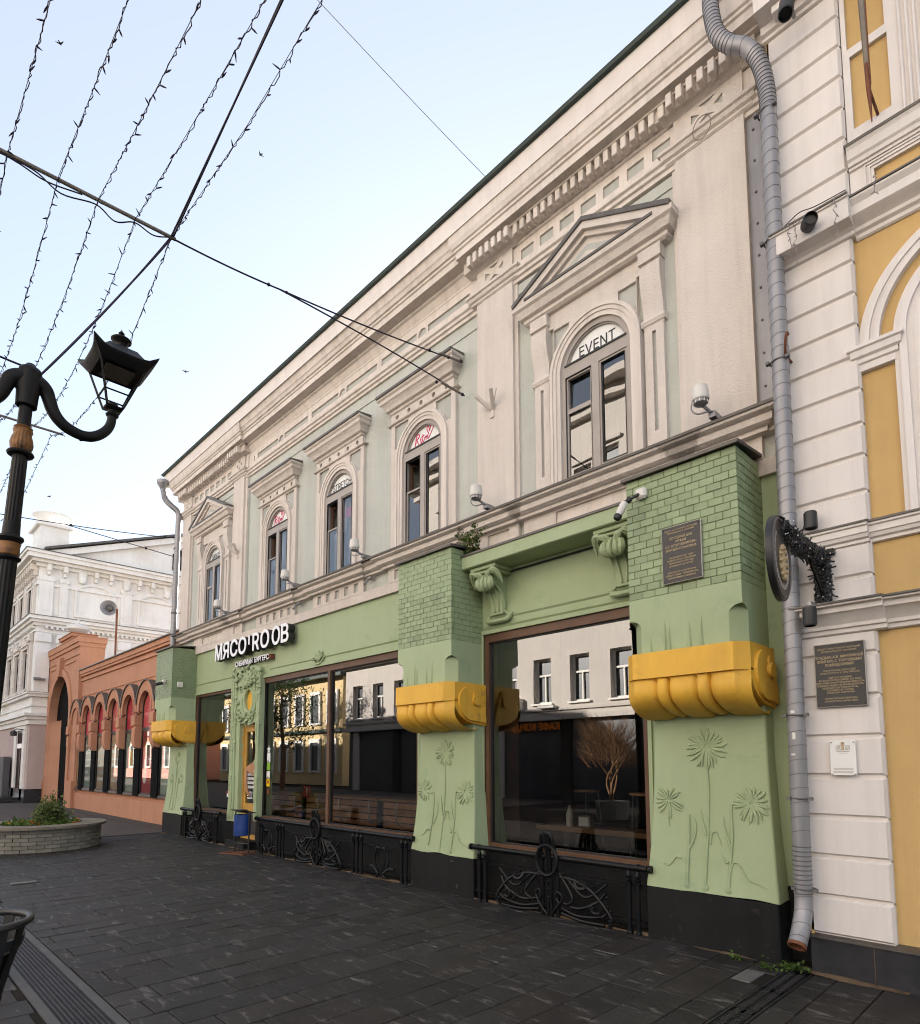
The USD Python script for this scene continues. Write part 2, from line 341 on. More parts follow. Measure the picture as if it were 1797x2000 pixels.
PAV = thing('pavement', 'dark slate stone pavement in rows across the street', 'pavement', kind='structure')
m = MB(); m.box(-15.15, 6, -10.2, 5.6, -.06, -.010); m.build('bedding', 'joint', PAV)
stones = []
PX = .2815
for i in range(-56, 16):
    x0 = -5.085 + PX * i + (0 if i else 0)
    if x0 < -15.13: continue
    off = R.random() * .6; y = -1.6 - off
    while y < 5.2:
        L = R.choice((.42, .56, .56, .70)); y1 = min(y + L, 5.215)
        if y1 > 5.16: y1 = 5.215
        if y1 - y > .05 and not (y1 > .955 and y < 1.305) :
            c = ((x0 + PX / 2), (y + y1) / 2)
            stones.append((c[0] ** 2 * .5 + (c[1]) ** 2, x0, y, y1, any(vis((a, b, 0)) for a in (x0, x0 + PX) for b in (y, y1))))
        elif y1 > .955 and y < 1.305:
            for a, b in ((y, .945), (1.315, y1)):
                if b - a > .06: stones.append((9, x0, a, b, any(vis((q, w, 0)) for q in (x0, x0 + PX) for w in (a, b))))
        y = y1
        if y1 >= 5.21: break
stones.sort(key=lambda s: -s[4] * 1e6 + ((s[1]) ** 2 + s[2] ** 2))
def stone(mb, x0, x1, y0, y1, z1):
    if y1 > 2.6 and x1 > -1.775 and x0 < -1.58:
        if x0 < -1.8: x1 = -1.772
        else: x0 = -1.582
        if x1 - x0 < .03: return
    g = .0035 + R.random() * .002; t = [z1 + R.uniform(-.0035, .0035) for _ in range(4)]; b = .004
    X0, X1, Y0, Y1 = x0 + g, x1 - g, y0 + g, y1 - g
    v = [(X0, Y0, -.03), (X1, Y0, -.03), (X1, Y1, -.03), (X0, Y1, -.03), (X0, Y0, t[0] - b), (X1, Y0, t[1] - b), (X1, Y1, t[2] - b), (X0, Y1, t[3] - b),
         (X0 + b, Y0 + b, t[0]), (X1 - b, Y0 + b, t[1]), (X1 - b, Y1 - b, t[2]), (X0 + b, Y1 - b, t[3])]
    mb.add(v, [(0, 1, 5, 4), (1, 2, 6, 5), (2, 3, 7, 6), (3, 0, 4, 7), (4, 5, 9, 8), (5, 6, 10, 9), (6, 7, 11, 10), (7, 4, 8, 11), (8, 9, 10, 11)])
rest = [MB(), MB(), MB()]
pale = {(20, 0)}
for k, (_, x0, y0, y1, v) in enumerate(stones):
    q = R.random(); mt = 'slate' if q < .68 else 'slate_brown' if q < .99 else 'slate_pale'
    if k < 300 and v:
        b = MB()
        if mt == 'slate_pale' and (y1 - y0) > .4:
            stone(b, x0, x0 + PX * .5, y0, y0 + .3, .0); b.build('paving_stone', mt, PAV)
            b = MB(); stone(b, x0, x0 + PX, y0 + .3, y1, .0); b.build('paving_stone', 'slate', PAV)
        else:
            stone(b, x0, x0 + PX, y0, y1, 0.0); b.build('paving_stone', mt, PAV)
    else:
        stone(rest[('slate', 'slate_brown', 'slate_pale').index(mt) if q < .99 else 0], x0, x0 + PX, y0, y1, 0.0)
for b, mt in zip(rest, ('slate', 'slate_brown', 'slate_pale')):
    if b.n: tag(stage.GetPrimAtPath(b.build('far_paving', mt, PAV)), kind='stuff')
# crumbled mortar and sand along the foot of the house
m = MB(); xs = np.linspace(-15.0, -1.0, 420)
w = .012 + .05 * np.clip(meshkit.noise(np.c_[xs * 2.2, xs * 0, xs * 0], 3) - .35, 0, 1) * 2; hh = .006 + .03 * np.clip(meshkit.noise(np.c_[xs * 5, xs * 0, xs * 0 + 3], 5) - .3, 0, 1)
V = np.zeros((len(xs), 3, 3)); yb = np.where(xs > -1.62, 5.19, 5.215) + .03
for j, (dy, hz) in enumerate(((-1, 0), (-.45, .8), (.6, 1))):
    V[:, j, 0] = xs; V[:, j, 1] = yb - .03 + dy * w; V[:, j, 2] = .001 + hz * hh
m.grid(V); m.build('rubble_strip', 'sand', kind='stuff', label='sandy crumbs and old mortar along the foot of the green shop', cat='rubble')

# ================================================================ the green and cream merchant house
H = thing('merchant_house', 'two storey cream house over a green ground floor with yellow scroll brackets', 'building')
YW, YR = 5.45, 5.42                                  # middle wall, projecting end bays
XL, XR = -14.95, -1.62
WIN = [(-3.485, .435, 5.81, 1), (-6.31, .415, 5.865, 0), (-8.36, .415, 5.865, 0), (-10.40, .415, 5.865, 0), (-13.17, .40, 5.845, 1)]
OPEN = unary_union([archpoly(c, h + .02, 4.45, zs) for c, h, zs, _ in WIN])
m = MB(); m.xz(sbox(XL, 4.0, XR, 8.0).difference(OPEN), YW, 5.75); m.build('upper_wall', 'greygreen', H)
for a, b in ((XL, -11.64), (-5.17, XR)): m = MB(); m.xz(sbox(a, 4.5, b, 7.95).difference(OPEN), YR, YW + .001); m.build('end_bay_wall', 'greygreen', H)
# body, roof
m = MB(); m.box(XL, XR - .02, 9.4, 14, 0, 8.2); m.box(XL, XL + .3, 5.5, 9.4, 0, 8.2); m.box(XR - .32, XR - .02, 5.76, 9.4, 0, 8.2); m.build('rear_wall', 'cream', H)
m = MB(); m.prof([(4.985, 8.445), (4.965, 8.475), (4.985, 8.50), (9.5, 9.60), (14.4, 8.40), (14.4, 8.3), (9.5, 9.5), (5.3, 8.44)], -15.42, -1.60); rf = m.build('roof', 'roofgreen', H)
m = MB()
for i in range(24): m.prof([(5.25, 8.565), (5.35, 8.62), (9.5, 9.63), (9.5, 9.60)], -15.3 + i * .59, -15.27 + i * .59)
m.build('roof_seam', 'roofgreen', rf, kind='stuff')
m = MB(); m.prof([(5.055, 8.225), (5.03, 8.445), (5.25, 8.445), (5.25, 8.25)], -15.40, -1.6); m.build('fascia_board', 'white_house', H)
m = MB(); m.box(-15.40, -15.18, 5.05, 14.2, 8.2, 8.44); m.build('side_eave', 'white_house', H)

# ---- cornice
MIDC = [(5.42, 7.755), (5.405, 7.765), (5.405, 7.795), (5.38, 7.83), (5.365, 7.885), (5.335, 7.90), (5.335, 7.932), (5.20, 7.932), (5.20, 8.02), (5.18, 8.03), (5.18, 8.06), (5.155, 8.07), (5.14, 8.115), (5.12, 8.13), (5.095, 8.21), (5.065, 8.255)]
ENDC = [(5.375, 7.755), (5.36, 7.765), (5.36, 7.78), (5.315, 7.80), (5.315, 7.905), (5.235, 7.907), (5.235, 7.93), (5.145, 7.932), (5.145, 8.02), (5.125, 8.03), (5.125, 8.06), (5.105, 8.07), (5.09, 8.115), (5.08, 8.13), (5.075, 8.21), (5.06, 8.255)]
m = MB(); m.ret(MIDC, -11.66, -5.18, YW, False, False); m.build('cornice', 'cream_smooth', H, 35)
for a, b in ((-14.82, -11.80), (-5.05, -1.60)):
    m = MB(); m.ret(ENDC, a, b, YW, True, b < -5); m.build('cornice', 'cream_smooth', H, 35)
ARCH = [(5.43, 7.284), (5.405, 7.287), (5.40, 7.325), (5.375, 7.335), (5.37, 7.37), (5.345, 7.385), (5.34, 7.41), (5.415, 7.425)]
m = MB(); m.ret(ARCH, -11.64, -5.17, YW, False, False)
for a, b in ((-14.95, -11.64), (-5.17, -1.65)): m.ret([(y - .03, z) for y, z in ARCH], a, b, YW, False, False)
m.build('architrave', 'cream_smooth', H, 35)
m = MB(); m.box(-11.64, -5.17, 5.435, YW + .01, 7.12, 7.29); m.box(-14.45, -12.2, 5.405, YR + .01, 7.15, 7.27); m.box(-4.54, -2.52, 5.405, YR + .01, 7.15, 7.27); m.build('string_band', 'greygreen', H)
# frieze of the middle: long panels and small arches over each window
cut = []
for c in (-6.317, -8.32, -10.345):
    cut += [archpoly(c, .085, 7.545, 7.575), sbox(c + .12, 7.545, c + .945, 7.65), sbox(c - .945, 7.545, c - .12, 7.65)]
cut.append(sbox(-11.45, 7.545, -11.40, 7.65))
m = MB(); m.xz(sbox(-11.64, 7.41, -5.17, 7.77).difference(unary_union(cut)), 5.412, YW); m.build('frieze', 'cream_smooth', H)
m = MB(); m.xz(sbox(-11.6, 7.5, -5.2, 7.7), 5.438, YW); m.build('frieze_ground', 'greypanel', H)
def saltire(cx, w, z0, z1):
    r = sbox(cx - w / 2, z0, cx + w / 2, z1); t = .035
    return r.difference(LineString([(cx - w / 2, z0), (cx + w / 2, z1)]).buffer(t)).difference(LineString([(cx - w / 2, z1), (cx + w / 2, z0)]).buffer(t)), r
PIL = [(-5.185, -4.592), (-2.515, -1.86), (-12.205, -11.735), (-14.95, -14.47)]
for (a, b), xs in (((-5.17, XR), [-4.478 + .2865 * i for i in range(7)]), ((-14.95, -11.64), [-14.36 + .292 * i for i in range(7)])):
    cut = [sbox(x, 7.54, x + .195, 7.67) for x in xs]
    m = MB(); m.xz(sbox(a, 7.40, b, 7.78).difference(unary_union(cut)), 5.385, YR + .001); m.build('frieze', 'cream_smooth', H)
    m = MB(); m.xz(sbox(a + .1, 7.5, b - .1, 7.7), 5.408, YR); m.build('frieze_ground', 'greypanel', H)
for a, b in PIL:
    c = (a + b) / 2; w = .30 if b > -6 else .22
    sal, r = saltire(c, w, 7.545, 7.725)
    m = MB(); m.xz(sbox(a, 4.52, b, 7.80).difference(sal), 5.355, 5.39 if False else YR + .001); m.build('pilaster', 'cream', H)
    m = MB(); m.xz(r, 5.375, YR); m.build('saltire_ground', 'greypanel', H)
    m = MB(); m.ret([(5.355, 7.335), (5.335, 7.345), (5.335, 7.37), (5.31, 7.385), (5.30, 7.42), (5.28, 7.43), (5.28, 7.462), (5.355, 7.475)], a, b, 5.42, True, True)
    m.ret([(5.355, 7.715 + .04), (5.33, 7.77), (5.27, 7.785), (5.27, 7.935)], a, b, 5.42, True, True)
    m.build('capital', 'cream', H, 35)
for a, b in ((-4.592, -4.54), (-11.735, -11.65), (-14.47, -14.42), (-2.56, -2.515)): m = MB(); m.box(a, b, 5.39, YR + .01, 4.52, 7.29); m.build('pilaster_margin', 'cream', H)
# dentils
for a, b in ((-5.2, -1.85), (-15.0, -11.7)):
    x = a
    while x < b:
        on = any(p - .05 < x < q + .03 for p, q in PIL)
        y0 = 5.195 if on else 5.245
        d = MB(); d.box(x, x + .062, y0 - .012, y0 + .09, 7.772 + R.uniform(-.004, .004), 7.903, .006); d.build('dentil', 'cream_smooth', H)
        x += .1035
m = MB(); m.box(-1.86, XR, 5.40, 5.45, 4.55, 7.93); m.build('metal_strip', 'zinc', H)
m = MB()
for i in range(11): m.lathe([(.0, -.012), (.009, -.010), (.011, 0)], (-1.80, 5.40, 4.75 + i * .30), 8, (0, 1, 0)); m.lathe([(.0, -.012), (.009, -.010), (.011, 0)], (-1.69, 5.40, 4.9 + i * .30), 8, (0, 1, 0))
m.build('rivet', 'flash', H, kind='stuff')

# ---- sill ledge and parapet band
m = MB(); m.prof([(5.195, 4.488), (5.19, 4.512), (5.47, 4.64), (5.47, 4.62), (5.22, 4.50)], -15.15, -1.63); m.build('sill_flashing', 'flash', H)
SILL = [(5.42, 4.325), (5.365, 4.330), (5.36, 4.362), (5.34, 4.367), (5.315, 4.385), (5.305, 4.39), (5.298, 4.445), (5.275, 4.452), (5.25, 4.468), (5.243, 4.495), (5.24, 4.50)]
m = MB(); m.ret(SILL, -14.95, -1.66, 5.50, True, False)
PED = [(-6.31, .72), (-8.36, .72), (-10.40, .72), (-13.17, .95), (-3.485, 1.0), (-4.89, .32), (-2.19, .34), (-11.97, .25)]
m.build('sill_moulding', 'cream', H, 35)
m = MB()
for c, h in PED: m.ret([(y - .035, z - .004) for y, z in SILL[:-1]], c - h + .1, min(c + h - .1, -1.75), 5.50, True, True)
m.build('sill_moulding', 'cream', H, 35)
m = MB(); m.box(XL, XR, 5.40, 5.5, 3.975, 4.12); cut = []
for c, h in PED: m.box(max(c - h, XL), min(c + h, -1.66), 5.385, 5.5, 4.345, 4.37)
m.box(XL, -1.66, 5.41, 5.5, 4.335, 4.37); m.build('parapet_rail', 'cream', H)
for c, h in PED:
    n = 5 if h == .72 else 3; slots = [sbox(c + (k - (n - 1) / 2) * .262 - .058, 4.155, c + (k - (n - 1) / 2) * .262 + .058, 4.29) for k in range(n)] if h == .72 else [sbox(c - h * .55, 4.15, c + h * .55, 4.30)]
    m = MB(); m.xz(sbox(max(c - h, XL), 4.115, min(c + h, -1.66), 4.35).difference(unary_union(slots)), 5.395, 5.46); m.build('parapet_pedestal', 'cream', H)
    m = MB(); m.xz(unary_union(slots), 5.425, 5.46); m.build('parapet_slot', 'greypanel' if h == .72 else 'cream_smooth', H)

# ---- upper windows
def sheet(x0, x1, y, z0, z1, tilt=(0, 0)):
    cx, cz = (x0 + x1) / 2, (z0 + z1) / 2; b = MB()
    b.add([(x, y + (x - cx) * tilt[0] + (z - cz) * tilt[1], z) for x, z in ((x0, z0), (x1, z0), (x1, z1), (x0, z1))], [(0, 1, 2, 3)]); return b
WT = ['EVENT', 'Ritm', 'STRETCH', 'Ritm', 'DANCE']
for wi, (c, h, zs, ped) in enumerate(WIN):
    yf = YR if ped else YW                     # wall plane
    W = MB(); ro = h + .125
    # stone surround with spandrels
    hw = .52 + .0 if ped else .68
    ztop = 6.42 if ped else 6.47
    sp = sbox(c - hw + (.005 if ped else .085), zs + .22, c + hw - (.005 if ped else .085), ztop - .035).difference(Point(c, zs).buffer(ro + .012)).difference(sbox(c - ro * .55, zs, c + ro * .55, 9))
    body = sbox(c - hw, 4.52, c + hw, ztop).difference(archpoly(c, h + .012, 4.4, zs)).difference(sp)
    sur = W.xz(body, yf - .05, yf + .06) and W.build('window_surround', 'cream', H)
    b = MB(); b.xz(sp, yf - .018, yf + .01); b.build('spandrel', 'greypanel', sur)
    b = MB()
    for r1, r0, dy in ((ro, ro - .035, .085), (ro - .035, ro - .075, .072), (ro - .075, h, .06)):
        b.xz(archpoly(c, r1, 4.52, zs).difference(archpoly(c, r0, 4.4, zs)), yf - dy, yf + .034)
    b.build('archivolt', 'cream_smooth', sur, 30)
    # timber window
    F0, F1 = yf - .034, yf + .03
    lz = zs + .095; tz = zs - .045
    lun = archpoly(c, h - .055, zs - 1, zs).intersection(sbox(c - 9, lz, c + 9, 9))
    lc = sbox(c - h + .055, 4.62, c - .045, tz); rc = sbox(c + .045, 4.62, c + h - .055, tz)
    wf = MB(); wf.xz(archpoly(c, h + .008, 4.5, zs).difference(lun).difference(lc).difference(rc), F0, F1)
    wn = wf.build('window', 'frame_grey', H, label=None)
    s = MB()
    def fr(poly, w, y0, y1): s.xz(poly.difference(poly.buffer(-w, join_style=2)), y0, y1)
    fr(lun, .012, F0 + .02, F1 - .01); fr(rc, .028, F0 + .012, F1 - .012)
    split = 5.37
    lo = sbox(c - h + .055, 4.62, c - .045, split); hi = sbox(c - h + .055, split, c - .045, tz)
    fr(lo, .025, F0 + .015, F1 - .012)
    if wi not in (1, 2, 3): fr(hi, .025, F0 + .015, F1 - .012)
    s.build('sash', 'frame_grey', wn)
    s = MB(); s.xz(rc.buffer(-.026, join_style=2).difference(rc.buffer(-.032, join_style=2)), F0 + .004, F0 + .02); s.xz(lc.difference(lc.buffer(-.006, join_style=2)), F0 - .003, F0 + .02); s.xz(sbox(c - h + .05, lz - .018, c + h - .05, lz), F0 - .012, F0 + .02); s.build('gasket', 'black', wn)
    if wi in (1, 2, 3):                        # upper left casement stands open inwards
        b = MB(); x0 = c - h + .06
        P = [(x0, split + .02), (x0, tz - .01)]
        for xa, za, xb, zb in ((0, split + .015, .30, split + .045), (0, tz - .04, .30, tz - .01), (0, split + .015, .03, tz - .01), (.27, split + .015, .30, tz - .01)):
            for_ = np.array([(x0 + u * .35, F1 + .01 + u * .93 + d, z) for u in (xa, xb) for d in (0, .03) for z in (za, zb)])
            b.mesh(trimesh.convex.convex_hull(for_))
        b.build('open_sash', 'fbrown', wn)
    gl = sheet(c + .05, c + h - .06, F0 + .03, 4.63, tz - .01, (R.uniform(-.006, .006), R.uniform(-.004, .008))); gl.build('pane', 'glass_window', wn)
    gl = sheet(c - h + .06, c - .05, F0 + .03, 4.63, split - .01, (R.uniform(-.012, .006), R.uniform(-.004, .01))); gl.build('pane', 'glass_window', wn)
    if wi not in (1, 2, 3):
        gl = sheet(c - h + .06, c - .05, F0 + .03 + (.0 if wi else .03), split + .02, tz - .01, (.0, .05 if wi == 0 else .004)); gl.build('pane', 'glass_window', wn)
    b = MB(); b.xz(lun.buffer(-.01), F0 + .045, F0 + .06); lp = b.build('lettered_panel', 'sign_warm', wn)
    b = MB()
    if WT[wi] != 'Ritm':
        b.text(WT[wi], .105 if wi else .115, c, F0 + .044, lz + .045, .004, False, 'c', (.46, 0, .52, 0, .40)[wi]); b.build('lettering', 'black', wn)
    else:                                     # handwritten word and a heart
        st = [[(-.22, .05), (-.19, .20), (-.20, .09), (-.185, .22), (-.13, .235), (-.12, .19), (-.17, .15), (-.13, .06)], [(-.10, .12), (-.085, .15), (-.085, .07), (-.06, .075)], [(-.04, .20), (-.045, .08), (-.015, .085)], [(-.075, .165), (-.01, .175)],
              [(0, .14), (.0, .085)], [(0, .12), (.03, .145), (.035, .085)], [(.035, .12), (.065, .145), (.07, .085), (.10, .10)], [(.10, .10), (.17, .20), (.20, .27), (.17, .30), (.13, .26), (.10, .20), (.09, .27), (.06, .285), (.05, .24), (.09, .15)]]
        for q in st: b.tube([(c + x * .95, F0 + .043, lz + z * .88 - .01) for x, z in bez(q, 6)], .0075, 5)
        b.build('lettering', 'magenta', wn)
    # curtain
    if wi in (2, 3, 4):
        b = MB(); xs = np.linspace(c - h + (.30 if wi != 4 else 0), c + h - .02, 60); V = np.array([[(x, F1 + .09 + .012 * math.sin(x * 95) + .006 * math.sin(x * 41), z) for z in (4.55, 6.1)] for x in xs]); b.grid(V)
        xs = np.linspace(c - h, c - h + .32, 20); V = np.array([[(x, F1 + .10 + .012 * math.sin(x * 95), z) for z in (4.55, 5.36)] for x in xs]); b.grid(V); b.build('curtain', 'curtain', wn)
    if wi == 2:
        b = MB(); b.box(c + .11, c + .33, F0 + .05, F0 + .055, 5.47, 5.62); b.build('pink_note', 'pink', wn)
    if ped:   # consoles and triangular pediment
        for sx in (-1, 1):
            k = MB(); xa, xb = (c - .80, c - .585) if sx < 0 else (c + .585, c + .80)
            pr = [(YR, 6.60), (5.325, 6.60), (5.325, 6.475), (5.345, 6.465), (5.345, 6.45), (5.318, 6.43), (5.31, 6.30), (5.335, 6.15), (5.365, 6.02), (5.37, 5.93), (5.355, 5.86), (5.375, 5.815), (YR, 5.80)]
            k.prof(pr, xa, xb); k.box(xa - .012, xb + .012, 5.313, YR, 6.47, 6.60); k.prof([(YR, 5.90), (5.36, 5.90), (5.345, 5.87), (5.36, 5.835), (YR, 5.825)], xa - .02, xb + .02)
            k.build('console', 'cream', H, 30)
            k = MB(); st = sbox(xa + .005, 4.52, xb - .005 if sx < 0 else xb - .005, 5.82); sl = sbox((xa + xb) / 2 - .02, 4.74, (xa + xb) / 2 + .02, 5.76)
            k.xz(st.difference(sl), 5.37, YR + .01); kp = k.build('console_strip', 'cream', H); k = MB(); k.xz(sl, 5.40, YR + .01); k.build('slot', 'greypanel', kp)
        k = MB(); k.xz(sbox(c - .60, 6.42, c + .60, 6.60), 5.375, YR + .01); k.build('hood_frieze', 'cream', H)
        k = MB(); k.ret([(5.335, 6.60), (5.305, 6.62), (5.305, 6.655), (5.265, 6.67), (5.235, 6.735), (5.205, 6.755), (5.20, 6.80)], c - .78, c + .78, YR, True, True); pdm = k.build('pediment', 'cream', H, 30)
        ap, hb = 7.265, .955
        T = lambda k_, z0: Polygon([(c - (hb - k_ * 2.35), z0), (c + (hb - k_ * 2.35), z0), (c, 6.805 + (ap - 6.805) * (hb - k_ * 2.35) / hb + (z0 - 6.805) * 0)])
        k = MB(); k.xz(T(0, 6.805).difference(T(.07, 6.80)), 5.205, YR + .01); k.xz(T(.07, 6.805).difference(T(.12, 6.80)), 5.25, YR + .01); k.xz(T(.12, 6.805), 5.29, YR + .01)
        k.build('raking_cornice', 'cream', pdm)
        k = MB(); k.xz(T(.185, 6.83).difference(T(.255, 6.80)), 5.286, 5.30); k.build('tympanum_sink', 'greypanel', pdm)
        k = MB(); k.xz(T(.255, 6.83), 5.275, 5.30); k.build('tympanum', 'cream', pdm)
        k = MB(); nrm = np.array([-(ap - 6.805), hb]); nrm = nrm / np.linalg.norm(nrm) * .028
        for sx in (-1, 1):
            k.xz(Polygon([(c + sx * (hb + .02), 6.795), (c, ap), (c, ap + .05), (c + sx * (hb + .03), 6.84)]), 5.185, YR + .02)
        k.box(c - .80, c + .80, 5.19, 5.30, 6.803, 6.832); k.build('pediment_flashing', 'flash', pdm)
    else:     # straight hood with five round holes
        holes = unary_union([Point(c + (i - 2) * .262, 6.545).buffer(.036, 12) for i in range(5)])
        k = MB(); k.xz(sbox(c - .665, 6.485, c + .665, 6.605).difference(holes), 5.385, YW + .01); hd = k.build('window_hood', 'cream', H)
        k = MB(); k.xz(holes, 5.425, YW); k.build('round_hole', 'greypanel', hd)
        k = MB(); k.ret([(5.40, 6.46), (5.375, 6.462), (5.365, 6.472), (5.375, 6.484), (5.40, 6.486)], c - .66, c + .66, YW, True, True)
        k.ret([(5.395, 6.60), (5.36, 6.62), (5.355, 6.645), (5.315, 6.66), (5.30, 6.70), (5.265, 6.745), (5.245, 6.755), (5.24, 6.80), (5.215, 6.82), (5.21, 6.85)], c - .575, c + .575, YW, True, True)
        k.build('hood_cornice', 'cream', hd, 30)
        k = MB(); k.prof([(5.19, 6.845), (5.19, 6.88), (5.46, 6.91), (5.46, 6.85)], c - .80, c + .80); k.build('hood_flashing', 'flash', hd)
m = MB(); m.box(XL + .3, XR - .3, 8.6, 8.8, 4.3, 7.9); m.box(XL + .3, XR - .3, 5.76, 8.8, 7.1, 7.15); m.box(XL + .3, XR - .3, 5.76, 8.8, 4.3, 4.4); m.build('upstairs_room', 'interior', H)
# ---- ground floor wall
ops = [sbox(-5.185, .565, -3.02, 3.10), sbox(-10.93, .55, -6.40, 3.135), sbox(-11.66, .10, -10.985, 2.30), sbox(-14.03, .56, -12.19, 3.055)]
m = MB(); m.xz(sbox(XL, .56, XR, 3.975).difference(unary_union(ops)), YW, 5.70); m.build('shopfront_wall', 'green', H)
m = MB(); m.xz(sbox(XL, 0, XR, .56).difference(ops[2]), 5.42, 5.70); m.build('base_course', 'plinth', H)
def ridge(x0, x1, z, w=.022, d=.018): 
    return [(YW + .002, z - w), (YW - d * .4, z - w * .7), (YW - d, z), (YW - d * .5, z + w * .3), (YW + .002, z + w * .4)], x0, x1
m = MB()
for x0, x1, z in ((-10.60, -6.2, 3.285), (-14.05, -12.13, 3.29), (-4.72, -3.30, 3.275), (-5.19, -3.02, 3.175), (-5.19, -3.02, 3.135)): m.prof(*ridge(x0, x1, z))
m.build('wall_moulding', 'green', H, 40)
m = MB()
m.xz(sbox(-10.99, .56, -6.36, 3.19).difference(ops[1]), YW - .022, YW + .1); m.xz(sbox(-5.225, .56, -2.98, 3.145).difference(ops[0]), YW - .02, YW + .1); m.xz(sbox(-14.09, .56, -12.13, 3.10).difference(ops[3]), YW - .02, YW + .1)
m.build('window_architrave', 'green', H)
# leafy ornament over the middle window
m = MB()
for a in range(9):
    t = math.radians(20 + a * 17.5); q = .16 + .05 * (a % 2)
    m.tube(bez([(-8.93, YW - .01, 3.24), (-8.93 + q * .5 * math.cos(t), YW - .035, 3.24 + q * .45 * math.sin(t)), (-8.93 + q * math.cos(t + .35), YW - .015, 3.24 + q * .8 * math.sin(t + .35))], 5), [.022] * 5 + [.015] * 5 + [.004], 6)
m.tube(bez([(-9.12, YW - .01, 3.30), (-9.0, YW - .03, 3.19), (-8.86, YW - .03, 3.19), (-8.74, YW - .01, 3.30)], 6), .014, 6); m.build('leaf_ornament', 'green', H, 50)

# ---- shop windows
def shopwin(x0, x1, z0, z1, mull=(), w=.06, wt=.10):
    o = sbox(x0, z0, x1, z1); ins = [sbox(a, z0 + .05, b, z1 - wt) for a, b in zip([x0 + w] + [q + .035 for q in mull], [q - .035 for q in mull] + [x1 - w])]
    b = MB(); b.xz(o.difference(unary_union(ins)), YW + .012, YW + .10)
    wn = b.build('shop_window', 'fbrown', H)
    b = MB()
    for i in ins: b.xz(i.difference(i.buffer(-.016, join_style=2)), YW + .045, YW + .085)
    b.build('window_bead', 'black', wn)
    for i in ins:
        a0, c0, a1, c1 = i.bounds; sheet(a0 + .006, a1 - .006, YW + .062, c0 + .006, c1 - .006, (R.uniform(-.002, .002), R.uniform(-.002, .002))).build('pane', 'glass_shop', wn)
    return wn
shopwin(-5.185, -3.02, .565, 3.10); shopwin(-10.93, -6.40, .55, 3.135, (-8.655,)); shopwin(-14.03, -12.19, .56, 3.055, (), .04, .05)

